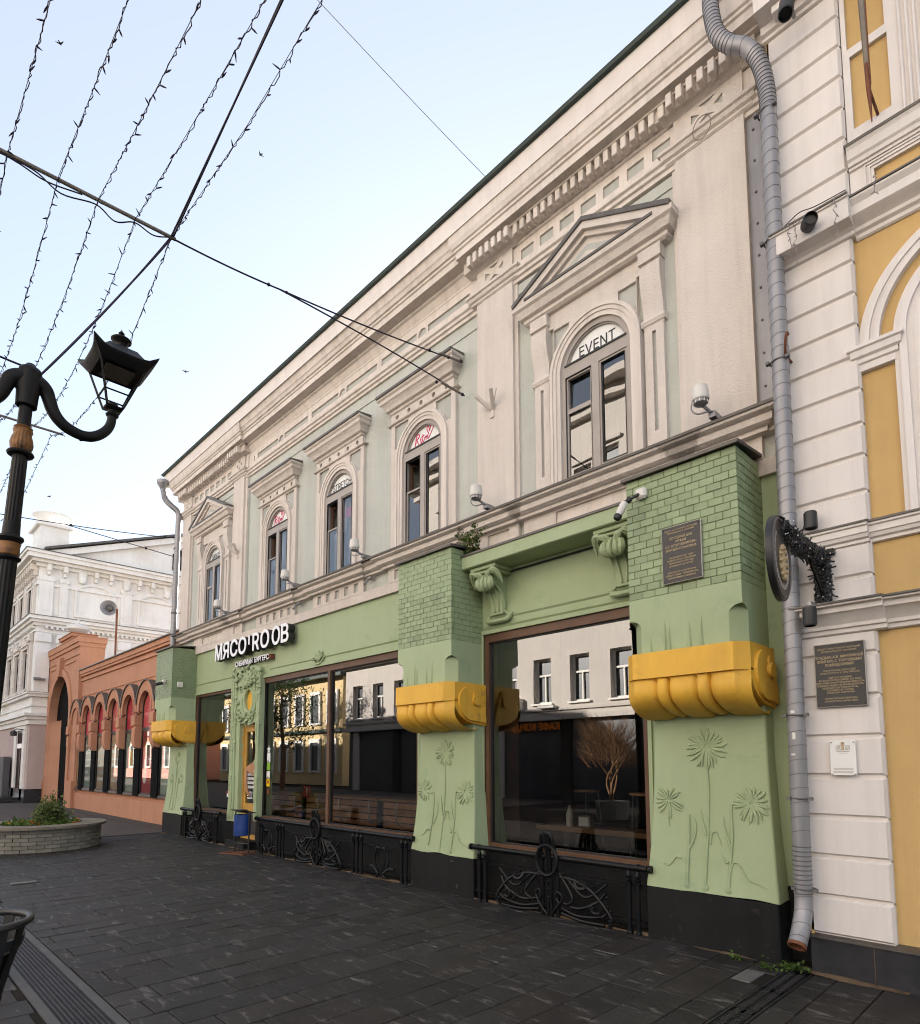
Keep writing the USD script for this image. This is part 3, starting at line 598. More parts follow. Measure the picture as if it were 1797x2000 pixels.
# ---- projecting piers
def shaft_y(z): return 5.285 - .085 * max(0, (1.95 - z) / 1.505) ** 2.6
def shaft_w(z): return .497 + .072 * max(0, (1.95 - z) / 1.505) ** 2.0
bricks_left = [300]
def pier(cx, detail):
    P = thing_child(H, 'pier')
    b = MB(); pl = Polygon([(cx - .572, 5.47), (cx - .562, 5.205), (cx - .55, 5.197), (cx + .55, 5.197), (cx + .562, 5.205), (cx + .572, 5.47)])
    v = MB(); v.xy(pl, -.03, .447); V, F = v.arr(); V[:, 2] += (meshkit.noise(V * 3.1, 2) - .5) * .01 * (V[:, 2] > .3); b.add(V, F); b.build('pier_base', 'plinth', P)
    # flared shaft
    zs = np.linspace(.452, 2.02, 34); S = []
    for z in zs:
        y, w = shaft_y(z), shaft_w(z); r = .02
        row = [(cx - w, 5.47, z), (cx - w, y + r, z), (cx - w + r * .3, y + r * .3, z), (cx - w + r, y, z)] + [(cx + u * (w - r), y + .0025 * math.sin(9 * u + 7 * z + cx), z) for u in np.linspace(-.9, .9, 13)] + [(cx + w - r, y, z), (cx + w - r * .3, y + r * .3, z), (cx + w, y + r, z), (cx + w, 5.47, z)]
        S.append(row)
    S = np.array(S); S[0, :, 2] += (meshkit.noise(S[0] * 4, 8) - .5) * .03
    b = MB(); b.grid(S); b.add(S[0], [(0, k, k + 1) for k in range(1, len(S[0]) - 1)]); b.build('shaft', 'green', P, 50)
    # flowers in relief
    fl = MB(); yy = lambda z: shaft_y(z) - .001
    def stem(pts, r0, r1, n=8):
        q = bez(pts, n); fl.tube([(cx + a, yy(z) - .004, z) for a, z in q], np.linspace(r0, r1, len(q)), 6)
    def flower(u, z, rr, n, lo=0, hi=360):
        for k in range(n):
            t = math.radians(lo + (hi - lo) * k / n + R.uniform(-4, 4)); L = rr * R.uniform(.82, 1.08); bend = R.uniform(-.25, .25); q = []
            for s_ in np.linspace(.12, 1, 7): q.append((u + L * s_ * math.cos(t + bend * s_ * s_), z + L * s_ * math.sin(t + bend * s_ * s_) - .10 * rr * s_ * s_))
            q = [a for a in q if abs(a[0]) < shaft_w(a[1]) - .012]
            if len(q) > 2: fl.tube([(cx + a, yy(z2) - .0045, z2) for a, z2 in q], np.interp(np.linspace(0, 1, len(q)), [0, .55, .85, 1], [.004, .0115, .010, .003]), 6)
    dx = {-2.385: 0, -5.70: 0}.get(cx, 0)
    if detail == 'far':
        flower(.02, 1.70, .15, 26); stem([(.0, 1.58), (.0, 1.1), (-.03, .52)], .008, .010); stem([(-.16, 1.25), (-.17, .95), (-.2, .52)], .008, .01); stem([(.14, 1.25), (.13, .9), (.1, .54)], .008, .01)
        flower(-.26, 1.24, .11, 18); flower(.27, 1.24, .11, 18)
    else:
        m_ = 1 if cx > -3 else 0
        flower(-.002, 1.685, .175, 34); stem([(.0, 1.55), (.012, 1.3), (.005, 1.0), (-.01, .72), (-.02, .50)], .007, .011)
        flower(-.36, 1.215, .145, 15 if m_ else 28, 0, 360); flower(.365, 1.215, .15, 34)
        stem([(.26, 1.205), (.215, 1.205), (.20, 1.16), (.205, .95), (.19, .72), (.175, .49)], .0085, .012)
        if m_: stem([(-.36, 1.16), (-.36, 1.05), (-.345, .98)], .012, .003); stem([(-.165, 1.10), (-.17, .85), (-.178, .50)], .008, .014)
        else: stem([(-.26, 1.19), (-.20, 1.185), (-.185, 1.14), (-.19, .9), (-.215, .7), (-.235, .54)], .008, .012)
        stem([(.02, .86), (.035, .95), (.07, .965), (.10, .90), (.115, .86)], .010, .003); stem([(-.17, .80), (-.12, .90), (-.105, 1.0), (-.12, 1.08)], .012, .002)
        stem([(.19, .85), (.15, .98), (.13, 1.1)], .012, .002); stem([(-.06, 1.15), (-.045, 1.05), (-.015, .93)], .002, .013)
        stem([(-.40, .66), (-.36, .645), (-.32, .68), (-.28, .73), (-.24, .72)], .002, .011); stem([(.18, .60), (.21, .72), (.26, .72), (.32, .62), (.40, .585), (.48, .555)], .010, .002)
        stem([(.12, .78), (.15, .74), (.165, .72)], .003, .016)
        for u in (-.178, -.02, .175):
            if m_ or u > -.1: fl.mesh(trimesh.creation.icosphere(2), np.array([[.028, 0, 0, cx + u], [0, .012, 0, yy(.5) + .002], [0, 0, .032, .50], [0, 0, 0, 1]]))
    fl.build('flower_relief', 'green', P, True)
    # yellow scroll bracket
    yb = 4.845; W = .532; b = MB()
    us = np.linspace(-W, W, 150); th = np.linspace(0, math.pi / 2, 22); V = np.zeros((len(th) + 1, len(us), 3))
    lob = [(-.60, -.235, .0), (-.235, -.125, .016), (-.125, .115, .0), (.115, .225, .016), (.225, .60, .0)]
    for j, u in enumerate(us):
        for a, c2, ex in lob:
            if a <= u <= c2: s_ = (u - (a + c2) / 2) / ((c2 - a) / 2); d = (1 - abs(s_) ** (4.5 if ex == 0 else 2.2)) ** .5 if abs(s_) < 1 else 0; e = ex; wide = ex == 0
        edge = max(0, (abs(u) - (W - .10)) / .10); ch = .075 * edge
        for i, t in enumerate(th):
            g = min(1, t / .05); off = -.062 * (1 - d) * g + e * g * .7
            y = yb + .030 - .045 * math.sin(min(1.57, 2.2 * t)) + .44 * (1 - math.cos(t)) ** 1.2 - off * math.cos(t) * .9 + ch * math.cos(t); z = 2.268 - .315 * math.sin(t) ** .9 - off * math.sin(t) - (.02 if wide else -.005) * (t / 1.57) ** 3
            V[i, j] = (cx + u, y, z)
        V[-1, j] = V[-2, j] + (0, 0.05, .03)
    b.grid(V)
    side = [(yb, 2.27)] + [(yb + .40 * (1 - math.cos(t)), 2.268 - .27 * math.sin(t)) for t in np.linspace(0.2, 1.5, 12)] + [(5.46, 1.99), (5.46, 2.27)]
    b.prof([(y + .06, z + .02) for y, z in side[:-2]] + side[-2:], cx - W + .12, cx + W - .12)
    for s_ in (-1, 1): xa = cx + s_ * W; b.prof([(y + .085, z + .01) for y, z in side[:-2]] + side[-2:], min(xa, xa - s_ * .14), max(xa, xa - s_ * .14))
    cr = b.build('scroll_bracket', 'yellow', P, 40)
    b = MB(); ch = .095
    b.xy(Polygon([(cx - W, 5.46), (cx - W, yb + ch), (cx - W + ch, yb), (cx + W - ch, yb), (cx + W, yb + ch), (cx + W, 5.46)]), 2.265, 2.487); b.build('bracket_band', 'yellow', cr)
    for s_ in (-1, 1):
        b = MB(); xa = cx + s_ * W; cy, cz = 5.205, 2.285
        sp = [(cy + .215 * math.cos(t), cz + .165 * math.sin(t) * (1.0 if math.sin(t) > 0 else 1.45)) for t in np.linspace(math.radians(60), math.radians(262), 26)] + [(5.35, 2.035), (5.435, 2.02), (5.43, 2.10), (5.40, 2.20), (5.36, 2.32), (5.30, 2.40)]
        b.prof(Polygon(sp).buffer(0), min(xa, xa + s_ * .03), max(xa, xa + s_ * .03))
        b.prof(Point(cy + .045, cz + .0).buffer(.062, 16), min(xa, xa + s_ * .062), max(xa, xa + s_ * .062))
        b.prof(Polygon([(cy + .0, cz + .01), (cy + .005, cz + .09), (cy + .05, cz + .115), (cy + .10, cz + .08), (cy + .105, cz - .01)]).buffer(.005), min(xa, xa + s_ * .045), max(xa, xa + s_ * .045))
        b.build('volute', 'yellow', cr, 35)
    # green box above with pleats and arched corner niches
    import manifold3d as mf
    hw = .495; yf = 4.92
    body = trimesh.creation.box((2 * hw, 5.46 - yf, 2.986 - 2.485)); body.apply_translation((cx, (5.46 + yf) / 2, (2.986 + 2.485) / 2))
    def man(t): return mf.Manifold(mf.Mesh(np.array(t.vertices, np.float32), np.array(t.faces, np.uint32)))
    B = man(body)
    for s_ in (-1, 1):
        w2 = .082; pa = Polygon([(-w2, -.4), (w2, -.4)] + arc(0, 0, w2, 0, 180, 16)); ex = trimesh.creation.extrude_polygon(pa, .5, engine='earcut')
        v = np.array(ex.vertices); d = np.array([s_ * .7071, -.7071, 0]); sd = np.array([.7071, s_ * .7071, 0]) if s_ > 0 else np.array([.7071, -.7071, 0])
        o = np.array([cx + s_ * hw, yf, 2.715]) - d * .078
        vv = o + v[:, :1] * sd + v[:, 1:2] * np.array([0, 0, 1]) + v[:, 2:3] * d
        e = trimesh.Trimesh(vv, ex.faces, process=True)
        if e.volume < 0: e.invert()
        B = B - man(e)
    b = MB(); q = B.to_mesh(); b.add(np.array(q.vert_properties)[:, :3], np.array(q.tri_verts)); b.build('pier_box', 'green', P)
    b = MB()
    for u, h_ in ((-.30, .16), (-.165, .30), (-.125, .24), (.055, .25), (.155, .30)):
        zt = 2.487 + h_; b.add([(cx + u - .032, yf + .001, 2.47), (cx + u + .012, yf - .026, 2.47), (cx + u + .026, yf + .001, 2.47), (cx + u + .004, yf + .001, zt)], [(0, 1, 3), (1, 2, 3), (0, 2, 1)])
    b.build('pleat', 'green', P)
    # brickwork
    z0, z1 = 2.986, 4.085; nc = 17; hz = (z1 - z0) / nc; g = .0045
    b = MB(); b.box(cx - hw + .0055, cx + hw - .0055, yf + .0055, 5.46, z0, z1); b.build('brick_core', 'mortar', P)
    rest = MB(); lst = []
    for r in range(nc):
        za, zb = z0 + r * hz + g / 2, z0 + (r + 1) * hz - g / 2
        # front
        n = 8; wv = R.uniform(-.006, .006); xs = [cx - hw] + ([cx - hw + .124 * (k + (.5 if r % 2 else 1)) + wv for k in range(8)])
        xs = [x for x in xs if x < cx + hw - .035] + [cx + hw]
        for a, c2 in zip(xs, xs[1:]):
            pr = R.uniform(-.0025, .0025); lst.append((a + (g / 2 if a > cx - hw else 0), c2 - (g / 2 if c2 < cx + hw else .0), yf + pr, yf + .05, za + R.uniform(-.0015, .0015), zb, 0))
        ys = [yf + .05] + [yf + .05 + .124 * (k + (1 if r % 2 else .5)) for k in range(5)]; ys = [y for y in ys if y < 5.42] + [5.455]
        for a, c2 in zip(ys, ys[1:]):
            pr = R.uniform(-.0025, .0025)
            lst.append((cx + hw - .05, cx + hw + pr, a + g / 2, c2 - g / 2, za, zb, 1))
            if r % 1 == 0: rest.box(cx - hw - pr, cx - hw + .05, a + g / 2, c2 - g / 2, za, zb)
    for q in lst:
        if detail != 'far' and bricks_left[0] > 0 and not (cx < -5 and q[6]):
            bricks_left[0] -= 1; k = MB(); k.box(*q[:6], .003); k.build('brick', 'green_brick', P)
        else: rest.box(*q[:6])
    tag(stage.GetPrimAtPath(rest.build('far_brickwork', 'green_brick', P)), kind='stuff')
    b = MB(); b.prof([(4.875, 4.085), (4.872, 4.112), (5.45, 4.168), (5.45, 4.145), (4.93, 4.09)], cx - hw - .03, cx + hw + .035); b.build('pier_flashing', 'flash', P)
    return P
def thing_child(parent, name):
    path = numbered(parent + '/' + name); UsdGeom.Xform.Define(stage, path); return path
pier(-2.385, 'near'); pier(-5.70, 'mid'); pier(-14.535, 'far')

# ---- canopy with two leafy consoles
m = MB(); m.prof([(5.10, 3.835), (5.085, 3.845), (5.085, 3.985), (5.47, 4.03), (5.47, 3.80), (5.43, 3.80), (5.43, 3.835)], -5.20, -2.885); cn = m.build('canopy', 'green', H)
m = MB(); m.prof([(5.07, 3.985), (5.07, 4.01), (5.40, 4.06), (5.40, 4.03)], -5.20, -2.885); m.build('canopy_flashing', 'flash', cn)
m = MB(); m.tube([(-4.74, 5.43, 3.795), (-3.4, 5.43, 3.795)], .011, 6); m.build('canopy_cable', 'black', cn)
for cx in (-4.905, -3.19):
    b = MB()
    b.box(cx - .20, cx + .20, 5.13, 5.45, 3.79, 3.835, .008); b.box(cx - .17, cx + .17, 5.16, 5.45, 3.755, 3.792, .008)
    pr = [(5.45, 3.76), (5.20, 3.76), (5.185, 3.70), (5.22, 3.62), (5.30, 3.58), (5.355, 3.50), (5.375, 3.38), (5.385, 3.30), (5.45, 3.28)]
    b.prof(pr, cx - .095, cx + .095)
    for s_ in (-1, 1):
        b.tube(bez([(cx + s_ * .10, 5.25, 3.62), (cx + s_ * .105, 5.35, 3.53), (cx + s_ * .10, 5.40, 3.42), (cx + s_ * .085, 5.405, 3.35), (cx + s_ * .15, 5.42, 3.29)], 6), .017, 6)
        b.tube(bez([(cx + s_ * .045, 5.24, 3.63), (cx + s_ * .05, 5.325, 3.53), (cx + s_ * .04, 5.36, 3.42), (cx + s_ * .03, 5.37, 3.33)], 6), .013, 6)
        for k in range(3):                      # leaf lobes curling off the capital
            b.tube(bez([(cx + s_ * .02, 5.19, 3.66), (cx + s_ * (.06 + .045 * k), 5.15 - .012 * k, 3.74 + .012 * k), (cx + s_ * (.13 + .04 * k), 5.17 + .01 * k, 3.745 - .022 * k), (cx + s_ * (.15 + .035 * k), 5.20 + .02 * k, 3.70 - .045 * k)], 6), np.interp(np.linspace(0, 1, 19), [0, .5, 1], [.014, .034, .008]), 7)
        b.tube(bez([(cx + s_ * .05, 5.19, 3.72), (cx + s_ * .10, 5.165, 3.66), (cx + s_ * .085, 5.185, 3.585), (cx + s_ * .04, 5.23, 3.565)], 6), np.interp(np.linspace(0, 1, 19), [0, .5, 1], [.02, .045, .012]), 7)
        b.tube(bez([(cx + s_ * .02, 5.18, 3.73), (cx + s_ * .035, 5.16, 3.64), (cx + s_ * .03, 5.19, 3.575), (cx + s_ * .015, 5.24, 3.56)], 6), np.interp(np.linspace(0, 1, 19), [0, .5, 1], [.02, .035, .012]), 7)
    b.tube(bez([(cx - .17, 5.43, 3.27), (cx - .15, 5.40, 3.235), (cx, 5.385, 3.225), (cx + .15, 5.40, 3.235), (cx + .17, 5.43, 3.29)], 6), .03, 7); b.tube([(cx - .2, 5.435, 3.29), (cx + .2, 5.435, 3.29)], .018, 6)
    b.build('leafy_console', 'green', H, 45)

# ---- ornate portal with an oval and the door
PT = thing_child(H, 'portal')
ov = affinity.scale(Point(-11.305, 2.745).buffer(1, 32), .165, .205)
base = Polygon([(-12.13, .44), (-12.06, 1.2), (-12.03, 2.2), (-12.07, 3.0), (-12.10, 3.28), (-11.9, 3.36), (-11.5, 3.42), (-11.1, 3.40), (-10.85, 3.34), (-10.84, 2.9), (-10.84, .56), (-10.975, .56), (-10.975, 2.315), (-11.67, 2.315), (-11.67, .44)])
m = MB(); m.xz(base.difference(ov), 5.385, YW + .02); m.build('portal_slab', 'green', PT)
m = MB(); m.xz(ov, 5.43, 5.47); m.build('oval_panel', 'yellow', PT)
m = MB()
def ring3(cx, cz, rx, rz, r, y): m.tube([(cx + rx * math.cos(t), y, cz + rz * math.sin(t)) for t in np.linspace(0, 2 * math.pi, 40, endpoint=False)], r, 7, closed=True)
ring3(-11.305, 2.745, .185, .225, .024, 5.385); ring3(-11.305, 2.745, .225, .265, .014, 5.385)
m.tube([(-11.305 + .29 * math.cos(t), 5.38, 2.745 + .33 * math.sin(t)) for t in np.linspace(math.radians(170), math.radians(370), 30)], .022, 7)
for x in (-12.0, -11.93, -11.84, -10.87, -10.93):            # bundled stems with knots
    q = bez([(x + R.uniform(-.012, .012) - (.05 if z < .8 and x < -11.5 else 0), 5.375 + R.uniform(-.006, .006), z) for z in np.linspace(.5, 3.2, 9)], 6)
    m.tube(q, .024 + .008 * np.abs(np.sin(np.arange(len(q)) * .55)), 7)
    for z in (1.25, 1.9, 2.35, 2.9): m.mesh(trimesh.creation.icosphere(1, .045), np.array([[1, 0, 0, x], [0, .7, 0, 5.372], [0, 0, .8, z + R.uniform(-.1, .1)], [0, 0, 0, 1]]))
def scroll(x, z, s, a, n=1.4, r=.02):
    m.tube([(x + s * (1 - t / (n * 6.6)) * math.cos(a + t), 5.375 - .012 * math.sin(t), z + s * (1 - t / (n * 6.6)) * math.sin(a + t)) for t in np.linspace(0, n * 6, 30)], np.linspace(r, r * .5, 30), 6)
for x, z, s, a in ((-11.75, 3.22, .13, .2), (-10.98, 3.24, .12, 2.5), (-11.55, 3.26, .10, 1), (-11.14, 3.28, .10, 2), (-11.62, 2.98, .08, .6), (-10.98, 2.98, .08, 2), (-11.62, 2.45, .09, 4), (-10.99, 2.46, .08, 5), (-11.4, 2.40, .07, 4), (-11.15, 2.42, .06, 5), (-11.75, 2.75, .06, 3), (-11.73, 2.55, .05, 1), (-10.93, 2.7, .05, 1), (-10.95, 1.55, .05, 1), (-10.93, 1.42, .04, 3)): scroll(x, z, s, a)
for k in range(46):                                        # leaf lumps
    x, z = (R.uniform(-12.05, -10.85), R.uniform(3.02, 3.38)) if k < 30 else (R.uniform(-11.66, -10.98), R.uniform(2.33, 2.47))
    t = R.uniform(0, 6.28); L = R.uniform(.04, .10); m.tube(bez([(x, 5.37, z), (x + L * math.cos(t), 5.345, z + L * math.sin(t)), (x + 1.7 * L * math.cos(t + .6), 5.375, z + 1.7 * L * math.sin(t + .6))], 5), np.interp(np.linspace(0, 1, 11), [0, .5, 1], [.01, .034, .006]), 6)
for k in range(12):                                        # little mask of leaves in the middle of the lintel
    t = k * math.pi / 6; m.tube(bez([(-11.33, 5.345, 3.12), (-11.33 + .08 * math.cos(t), 5.325, 3.12 + .08 * math.sin(t)), (-11.33 + .15 * math.cos(t + .3), 5.36, 3.12 + .15 * math.sin(t + .3))], 4), np.interp(np.linspace(0, 1, 9), [0, .5, 1], [.02, .034, .008]), 6)
m.build('portal_relief', 'green', PT, 60)
DR = thing_child(H, 'door')
o = sbox(-11.655, .135, -10.99, 2.295); g1 = sbox(-11.545, .80, -11.10, 2.16); g2 = sbox(-11.545, .22, -11.10, .64)
m = MB(); m.xz(o.difference(g1).difference(g2), 5.475, 5.53); m.xz(sbox(-11.66, .135, -10.985, 2.30).difference(sbox(-11.62, .13, -11.02, 2.255)), 5.46, 5.54); m.build('door_leaf', 'door_yellow', DR)
sheet(-11.545, -11.10, 5.50, .80, 2.16).build('pane', 'glass_shop', DR)
m = MB(); m.xz(g2, 5.49, 5.52); m.build('kick_panel', 'plaque', DR)
m = MB()
for z in (.36, 1.75, 2.02): m.tube([(-11.66, 5.455, z - .06), (-11.66, 5.455, z + .06)], .016, 8)
m.build('hinge', 'door_yellow', DR)
m = MB(); m.add([(-11.47, 5.40, 1.45), (-11.10, 5.455, 1.62), (-11.10, 5.455, 1.30)], [(0, 1, 2)]); m.add([(-11.47, 5.40, 1.45), (-11.10, 5.470, 1.62), (-11.10, 5.470, 1.30)], [(0, 2, 1)]); m.tube(bez([(-11.40, 5.42, 1.42), (-11.36, 5.40, 1.25), (-11.32, 5.40, 1.05), (-11.26, 5.43, .95)], 6), .028, 8); m.build('door_handle', 'wood', DR)
m = MB()
for i, (w, z) in enumerate(((.24, 1.32), (.24, 1.24), (.24, 1.16), (.24, 1.08), (.20, 1.00), (.20, .965), (.20, .93))):
    x = -11.50
    while x < -11.50 + w: q = R.uniform(.012, .035); m.box(x, x + q, 5.494, 5.497, z, z + (.05 if i < 4 else .018)); x += q + .009
m.box(-11.50, -11.28, 5.494, 5.497, .885, .91); m.build('door_print', 'sign_white', DR)
for a, b in ((-5.22, -2.95), (-10.98, -6.2), (-14.06, -12.15)): m = MB(); m.box(a, b, 5.40, 5.465, .535, .563, .006); m.build('window_ledge', 'plinth', H)
m = MB(); m.box(-11.72, -10.95, 5.18, 5.6, -.02, .13, .01); m.build('doorstep', 'plinth', H)

# ---- room behind the shop windows
RM = thing_child(H, 'shop_room')
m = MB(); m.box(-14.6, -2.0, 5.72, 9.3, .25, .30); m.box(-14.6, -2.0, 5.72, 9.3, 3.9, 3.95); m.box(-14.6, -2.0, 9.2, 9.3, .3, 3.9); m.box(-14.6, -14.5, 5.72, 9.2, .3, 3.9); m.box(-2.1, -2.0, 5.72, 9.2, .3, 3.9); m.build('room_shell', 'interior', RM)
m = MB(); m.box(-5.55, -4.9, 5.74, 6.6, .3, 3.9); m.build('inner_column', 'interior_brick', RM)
bench = []
for i, (a, b_) in enumerate(((-12.3, -10.30), (-10.12, -8.02), (-7.84, -5.9))):
    B_ = thing('slatted_bench', ('leftmost slatted wooden bench inside the middle shop window', 'middle slatted wooden bench behind the mullion of the long shop window', 'right slatted wooden bench inside the shop window beside the middle pier')[i], 'bench', (0, 0, 0), 0, 'wooden benches behind the long shop window')
    for k in range(6):
        q = MB(); q.box(a, b_, 5.96, 6.0, .36 + .100 * k, .36 + .100 * k + .082, .004); q.build('slat', 'wood', B_)
    q = MB(); q.box(a - .06, b_ + .06, 5.92, 6.3, .965, 1.005, .004); q.build('bench_rail', 'wood_pale', B_); q = MB()
    for x in (a + .02, b_ - .08): q.box(x, x + .06, 6.005, 6.06, .29, .965)
    q.box(a, b_, 6.01, 6.42, .62, .66); q.build('bench_frame', 'black', B_)
    for x in ((a + b_) / 2 - .55, (a + b_) / 2 + .1, b_ - .1):
        q = MB(); q.tube(bez([(x, 5.955, .95), (x, 5.89, .93), (x, 5.89, .68), (x + .015, 5.95, .60)], 6), .012, 7); q.build('hook', 'steel', B_)
m = thing('window_shelf', 'long wooden window shelf with a pale edge behind the right shop window', 'shelf')
q = MB(); q.box(-5.35, -2.6, 6.05, 6.45, .745, .80, .004); q.build('board', 'wood_pale', m)
q = MB(); q.box(-4.6, -4.5, 6.2, 6.3, .3, .745); q.box(-4.75, -4.35, 6.15, 6.35, .29, .32); q.box(-3.1, -3.0, 6.2, 6.3, .3, .745); q.build('trestle', 'black', m)
m = thing('spray_bottle', 'white spray bottle standing on the shelf in the right shop window', 'bottle')
q = MB(); q.lathe([(0, 0), (.045, 0), (.048, .02), (.046, .14), (.03, .19), (.016, .22), (.015, .25), (0, .25)], (-4.47, 6.16, .80), 14); q.build('bottle_body', 'white_plastic', m, 40)
q = MB(); q.box(-4.49, -4.44, 6.13, 6.19, 1.05, 1.075, .006); q.tube([(-4.47, 6.12, 1.065), (-4.47, 6.09, 1.06)], .008, 6); q.tube([(-4.47, 6.13, 1.05), (-4.47, 6.10, 1.02)], .006, 5); q.build('trigger', 'black', m)
m = thing('napkin_holder', 'steel napkin holder beside the spray bottle on the window shelf', 'napkin holder')
q = MB(); q.box(-4.33, -4.16, 6.12, 6.22, .80, .94, .006); q.build('box', 'steel', m); q = MB(); q.box(-4.31, -4.18, 6.11, 6.119, .82, .92); q.build('napkins', 'sign_white', m)
def stool(x, y, rz, lab):
    s = thing('wire_stool', lab, 'stool', (x, y, .30), rz, 'upturned wire chairs behind the right shop window')
    for a in range(4):
        t = a * math.pi / 2 + .4; q = MB(); q.tube([(.16 * math.cos(t), .16 * math.sin(t), .85), (.23 * math.cos(t), .23 * math.sin(t), 0)], .009, 6); q.build('leg', 'steel', s)
    q = MB(); q.tube([(.19 * math.cos(t), .19 * math.sin(t), .42) for t in np.linspace(0, 6.28, 20, endpoint=False)], .007, 5, closed=True); q.build('ring', 'steel', s)
    q = MB(); q.lathe([(0, .88), (.18, .88), (.185, .86), (.17, .85), (0, .85)], (0, 0, 0), 20); q.build('seat', 'wood', s)
stool(-4.95, 7.2, 10, 'wire legged stool deep in the room, left of the spray bottle'); stool(-3.9, 6.9, 40, 'wire legged stool in the room, right of the napkin holder'); stool(-3.25, 6.7, 70, 'wire legged stool nearest the right pier inside the window')
# ================================================================ iron railings in front of the windows
def railing(name_label, x0, x1, knocks, pairs, rings, swags):
    T = thing('iron_railing', name_label, 'railing', group=None)
    y = 5.19
    b = MB(); b.tube([(x0 - .03, y, .592), (x1 + .03, y, .592)], .030, 12); 
    for x in [x0, x1] + list(pairs):
        for d in (-.06, .06): b.tube([(x + d - .012, y, .592), (x + d + .012, y, .592)], .036, 12)
    b.build('top_rail', 'iron', T, 40)
    b = MB(); b.box(x0, x1, y + .03, y + .06, .415, .435); b.box(x0, x1, y - .005, y + .02, .105, .12); b.build('lower_rail', 'iron', T)
    for x in [x0 + .07, x1 - .07] + list(pairs):
        for d in ((0, .09) if x == x0 + .07 else (0, -.09) if x == x1 - .07 else (-.10, 0, .10) if len(pairs) else (-.05, .05)):
            b = MB(); pf = [(0, 0), (.030, 0), (.030, .02), (.022, .03), (.022, .44), (.031, .445), (.031, .455), (.022, .46), (.031, .475), (.031, .485), (.022, .492), (.031, .51), (.031, .52), (.02, .53), (.014, .57), (0, .57)]
            b.lathe(pf, (x + d, y, .0), 10); b.build('post', 'iron', T, 40)
    def curve(p, r=.011, nm=None):
        q.tube(bez(p, 7), r * 1.45, 6)
    for k in knocks:                          # tall middle piece with loops and an oval ring
        q = MB()
        for s_ in (-1, 1):
            q.tube(bez([(k + s_ * .10, y, .0), (k + s_ * .095, y, .35), (k + s_ * .085, y - .02, .62), (k + s_ * .07, y - .05, .78), (k + s_ * .045, y - .055, .825), (k + s_ * .022, y - .05, .79), (k + s_ * .018, y - .02, .55), (k + s_ * .02, y, .0)], 6), .021, 7)
        q.tube([(k + .13 * math.cos(t), y - .05, .56 + .15 * math.sin(t)) for t in np.linspace(0, 2 * math.pi, 28, endpoint=False)], .019, 7, closed=True)
        for z in (.20, .28, .36): q.lathe([(.0, -.02), (.035, -.015), (.035, .015), (0, .02)], (k, y - .01, z), 10)
        for s_ in (-1, 1):
            q.tube(bez([(k + s_ * .03, y - .02, .02), (k + s_ * .10, y - .03, .10), (k + s_ * .17, y - .02, .20), (k + s_ * .12, y - .03, .26), (k + s_ * .09, y - .03, .20), (k + s_ * .13, y - .02, .15)], 6), .013, 6)
        q.build('knocker_ornament', 'iron', T, 40)
        for s_ in (-1, 1):
            w = swags
            q = MB()
            curve([(k + s_ * .10, y, .40), (k + s_ * w * .45, y - .015, .39), (k + s_ * w * .75, y - .02, .30), (k + s_ * w, y - .01, .10), (k + s_ * (w - .03), y, .0)], .012)
            curve([(k + s_ * .14, y, .16), (k + s_ * w * .5, y - .02, .13), (k + s_ * w * .8, y - .02, .22), (k + s_ * w * .92, y, .32)], .011)
            curve([(k + s_ * .14, y, .10), (k + s_ * w * .5, y - .02, .06), (k + s_ * w * .85, y - .01, .09), (k + s_ * w * 1.0, y, .16)], .010)
            curve([(k + s_ * .14, y, .05), (k + s_ * w * .55, y - .02, .02), (k + s_ * w * .9, y - .01, .02)], .010)
            curve([(k + s_ * w * .45, y - .02, .38), (k + s_ * w * .52, y - .04, .33), (k + s_ * w * .62, y - .03, .34), (k + s_ * w * .60, y - .02, .39), (k + s_ * w * .52, y - .02, .40)], .014)
            curve([(k + s_ * w * .8, y - .02, .22), (k + s_ * w * .72, y - .03, .18), (k + s_ * w * .74, y - .03, .12), (k + s_ * w * .84, y - .02, .12)], .012)
            curve([(k + s_ * .12, y, .44), (k + s_ * w * .35, y - .02, .30), (k + s_ * w * .42, y - .03, .20), (k + s_ * w * .30, y - .02, .14)], .011)
            curve([(k + s_ * w * .30, y - .01, .41), (k + s_ * w * .62, y - .02, .25), (k + s_ * w * .95, y - .01, .40)], .010)
            for i in range(9): q.mesh(trimesh.creation.icosphere(1, R.uniform(.012, .02)), np.array([[1, 0, 0, k + s_ * w * R.uniform(.4, 1)], [0, 1, 0, y - .02], [0, 0, 1, R.uniform(.05, .4)], [0, 0, 0, 1]]))
            q.build('scroll_work', 'iron', T, 40)
    for k in rings:
        q = MB()
        for a, bb, rr in ((.15, .19, .013), (.075, .14, .011)): q.tube([(k + a * math.cos(t), y - .01, .23 + (.0 if a > .1 else .04) + bb * math.sin(t)) for t in np.linspace(0, 2 * math.pi, 26, endpoint=False)], rr, 6, closed=True)
        for s_ in (-1, 1):
            curve([(k + s_ * .02, y, .40), (k + s_ * .08, y - .02, .42), (k + s_ * .10, y - .02, .38)], .012); curve([(k + s_ * .26, y, .16), (k + s_ * .16, y - .01, .15), (k + s_ * .06, y - .02, .08), (k + s_ * .10, y - .02, .03)], .011)
        q.build('ring_ornament', 'iron', T, 40)
    return T
railing('black iron railing under the right shop window, between two green piers', -5.10, -2.96, [-4.03], [], [], .72)
railing('long black iron railing with two tall loops under the long shop window', -10.42, -6.27, [-8.47], [-9.62, -7.42], [-10.02, -6.85], .66)
railing('short black iron railing under the leftmost shop window', -13.86, -12.05, [-12.95], [], [], .55)

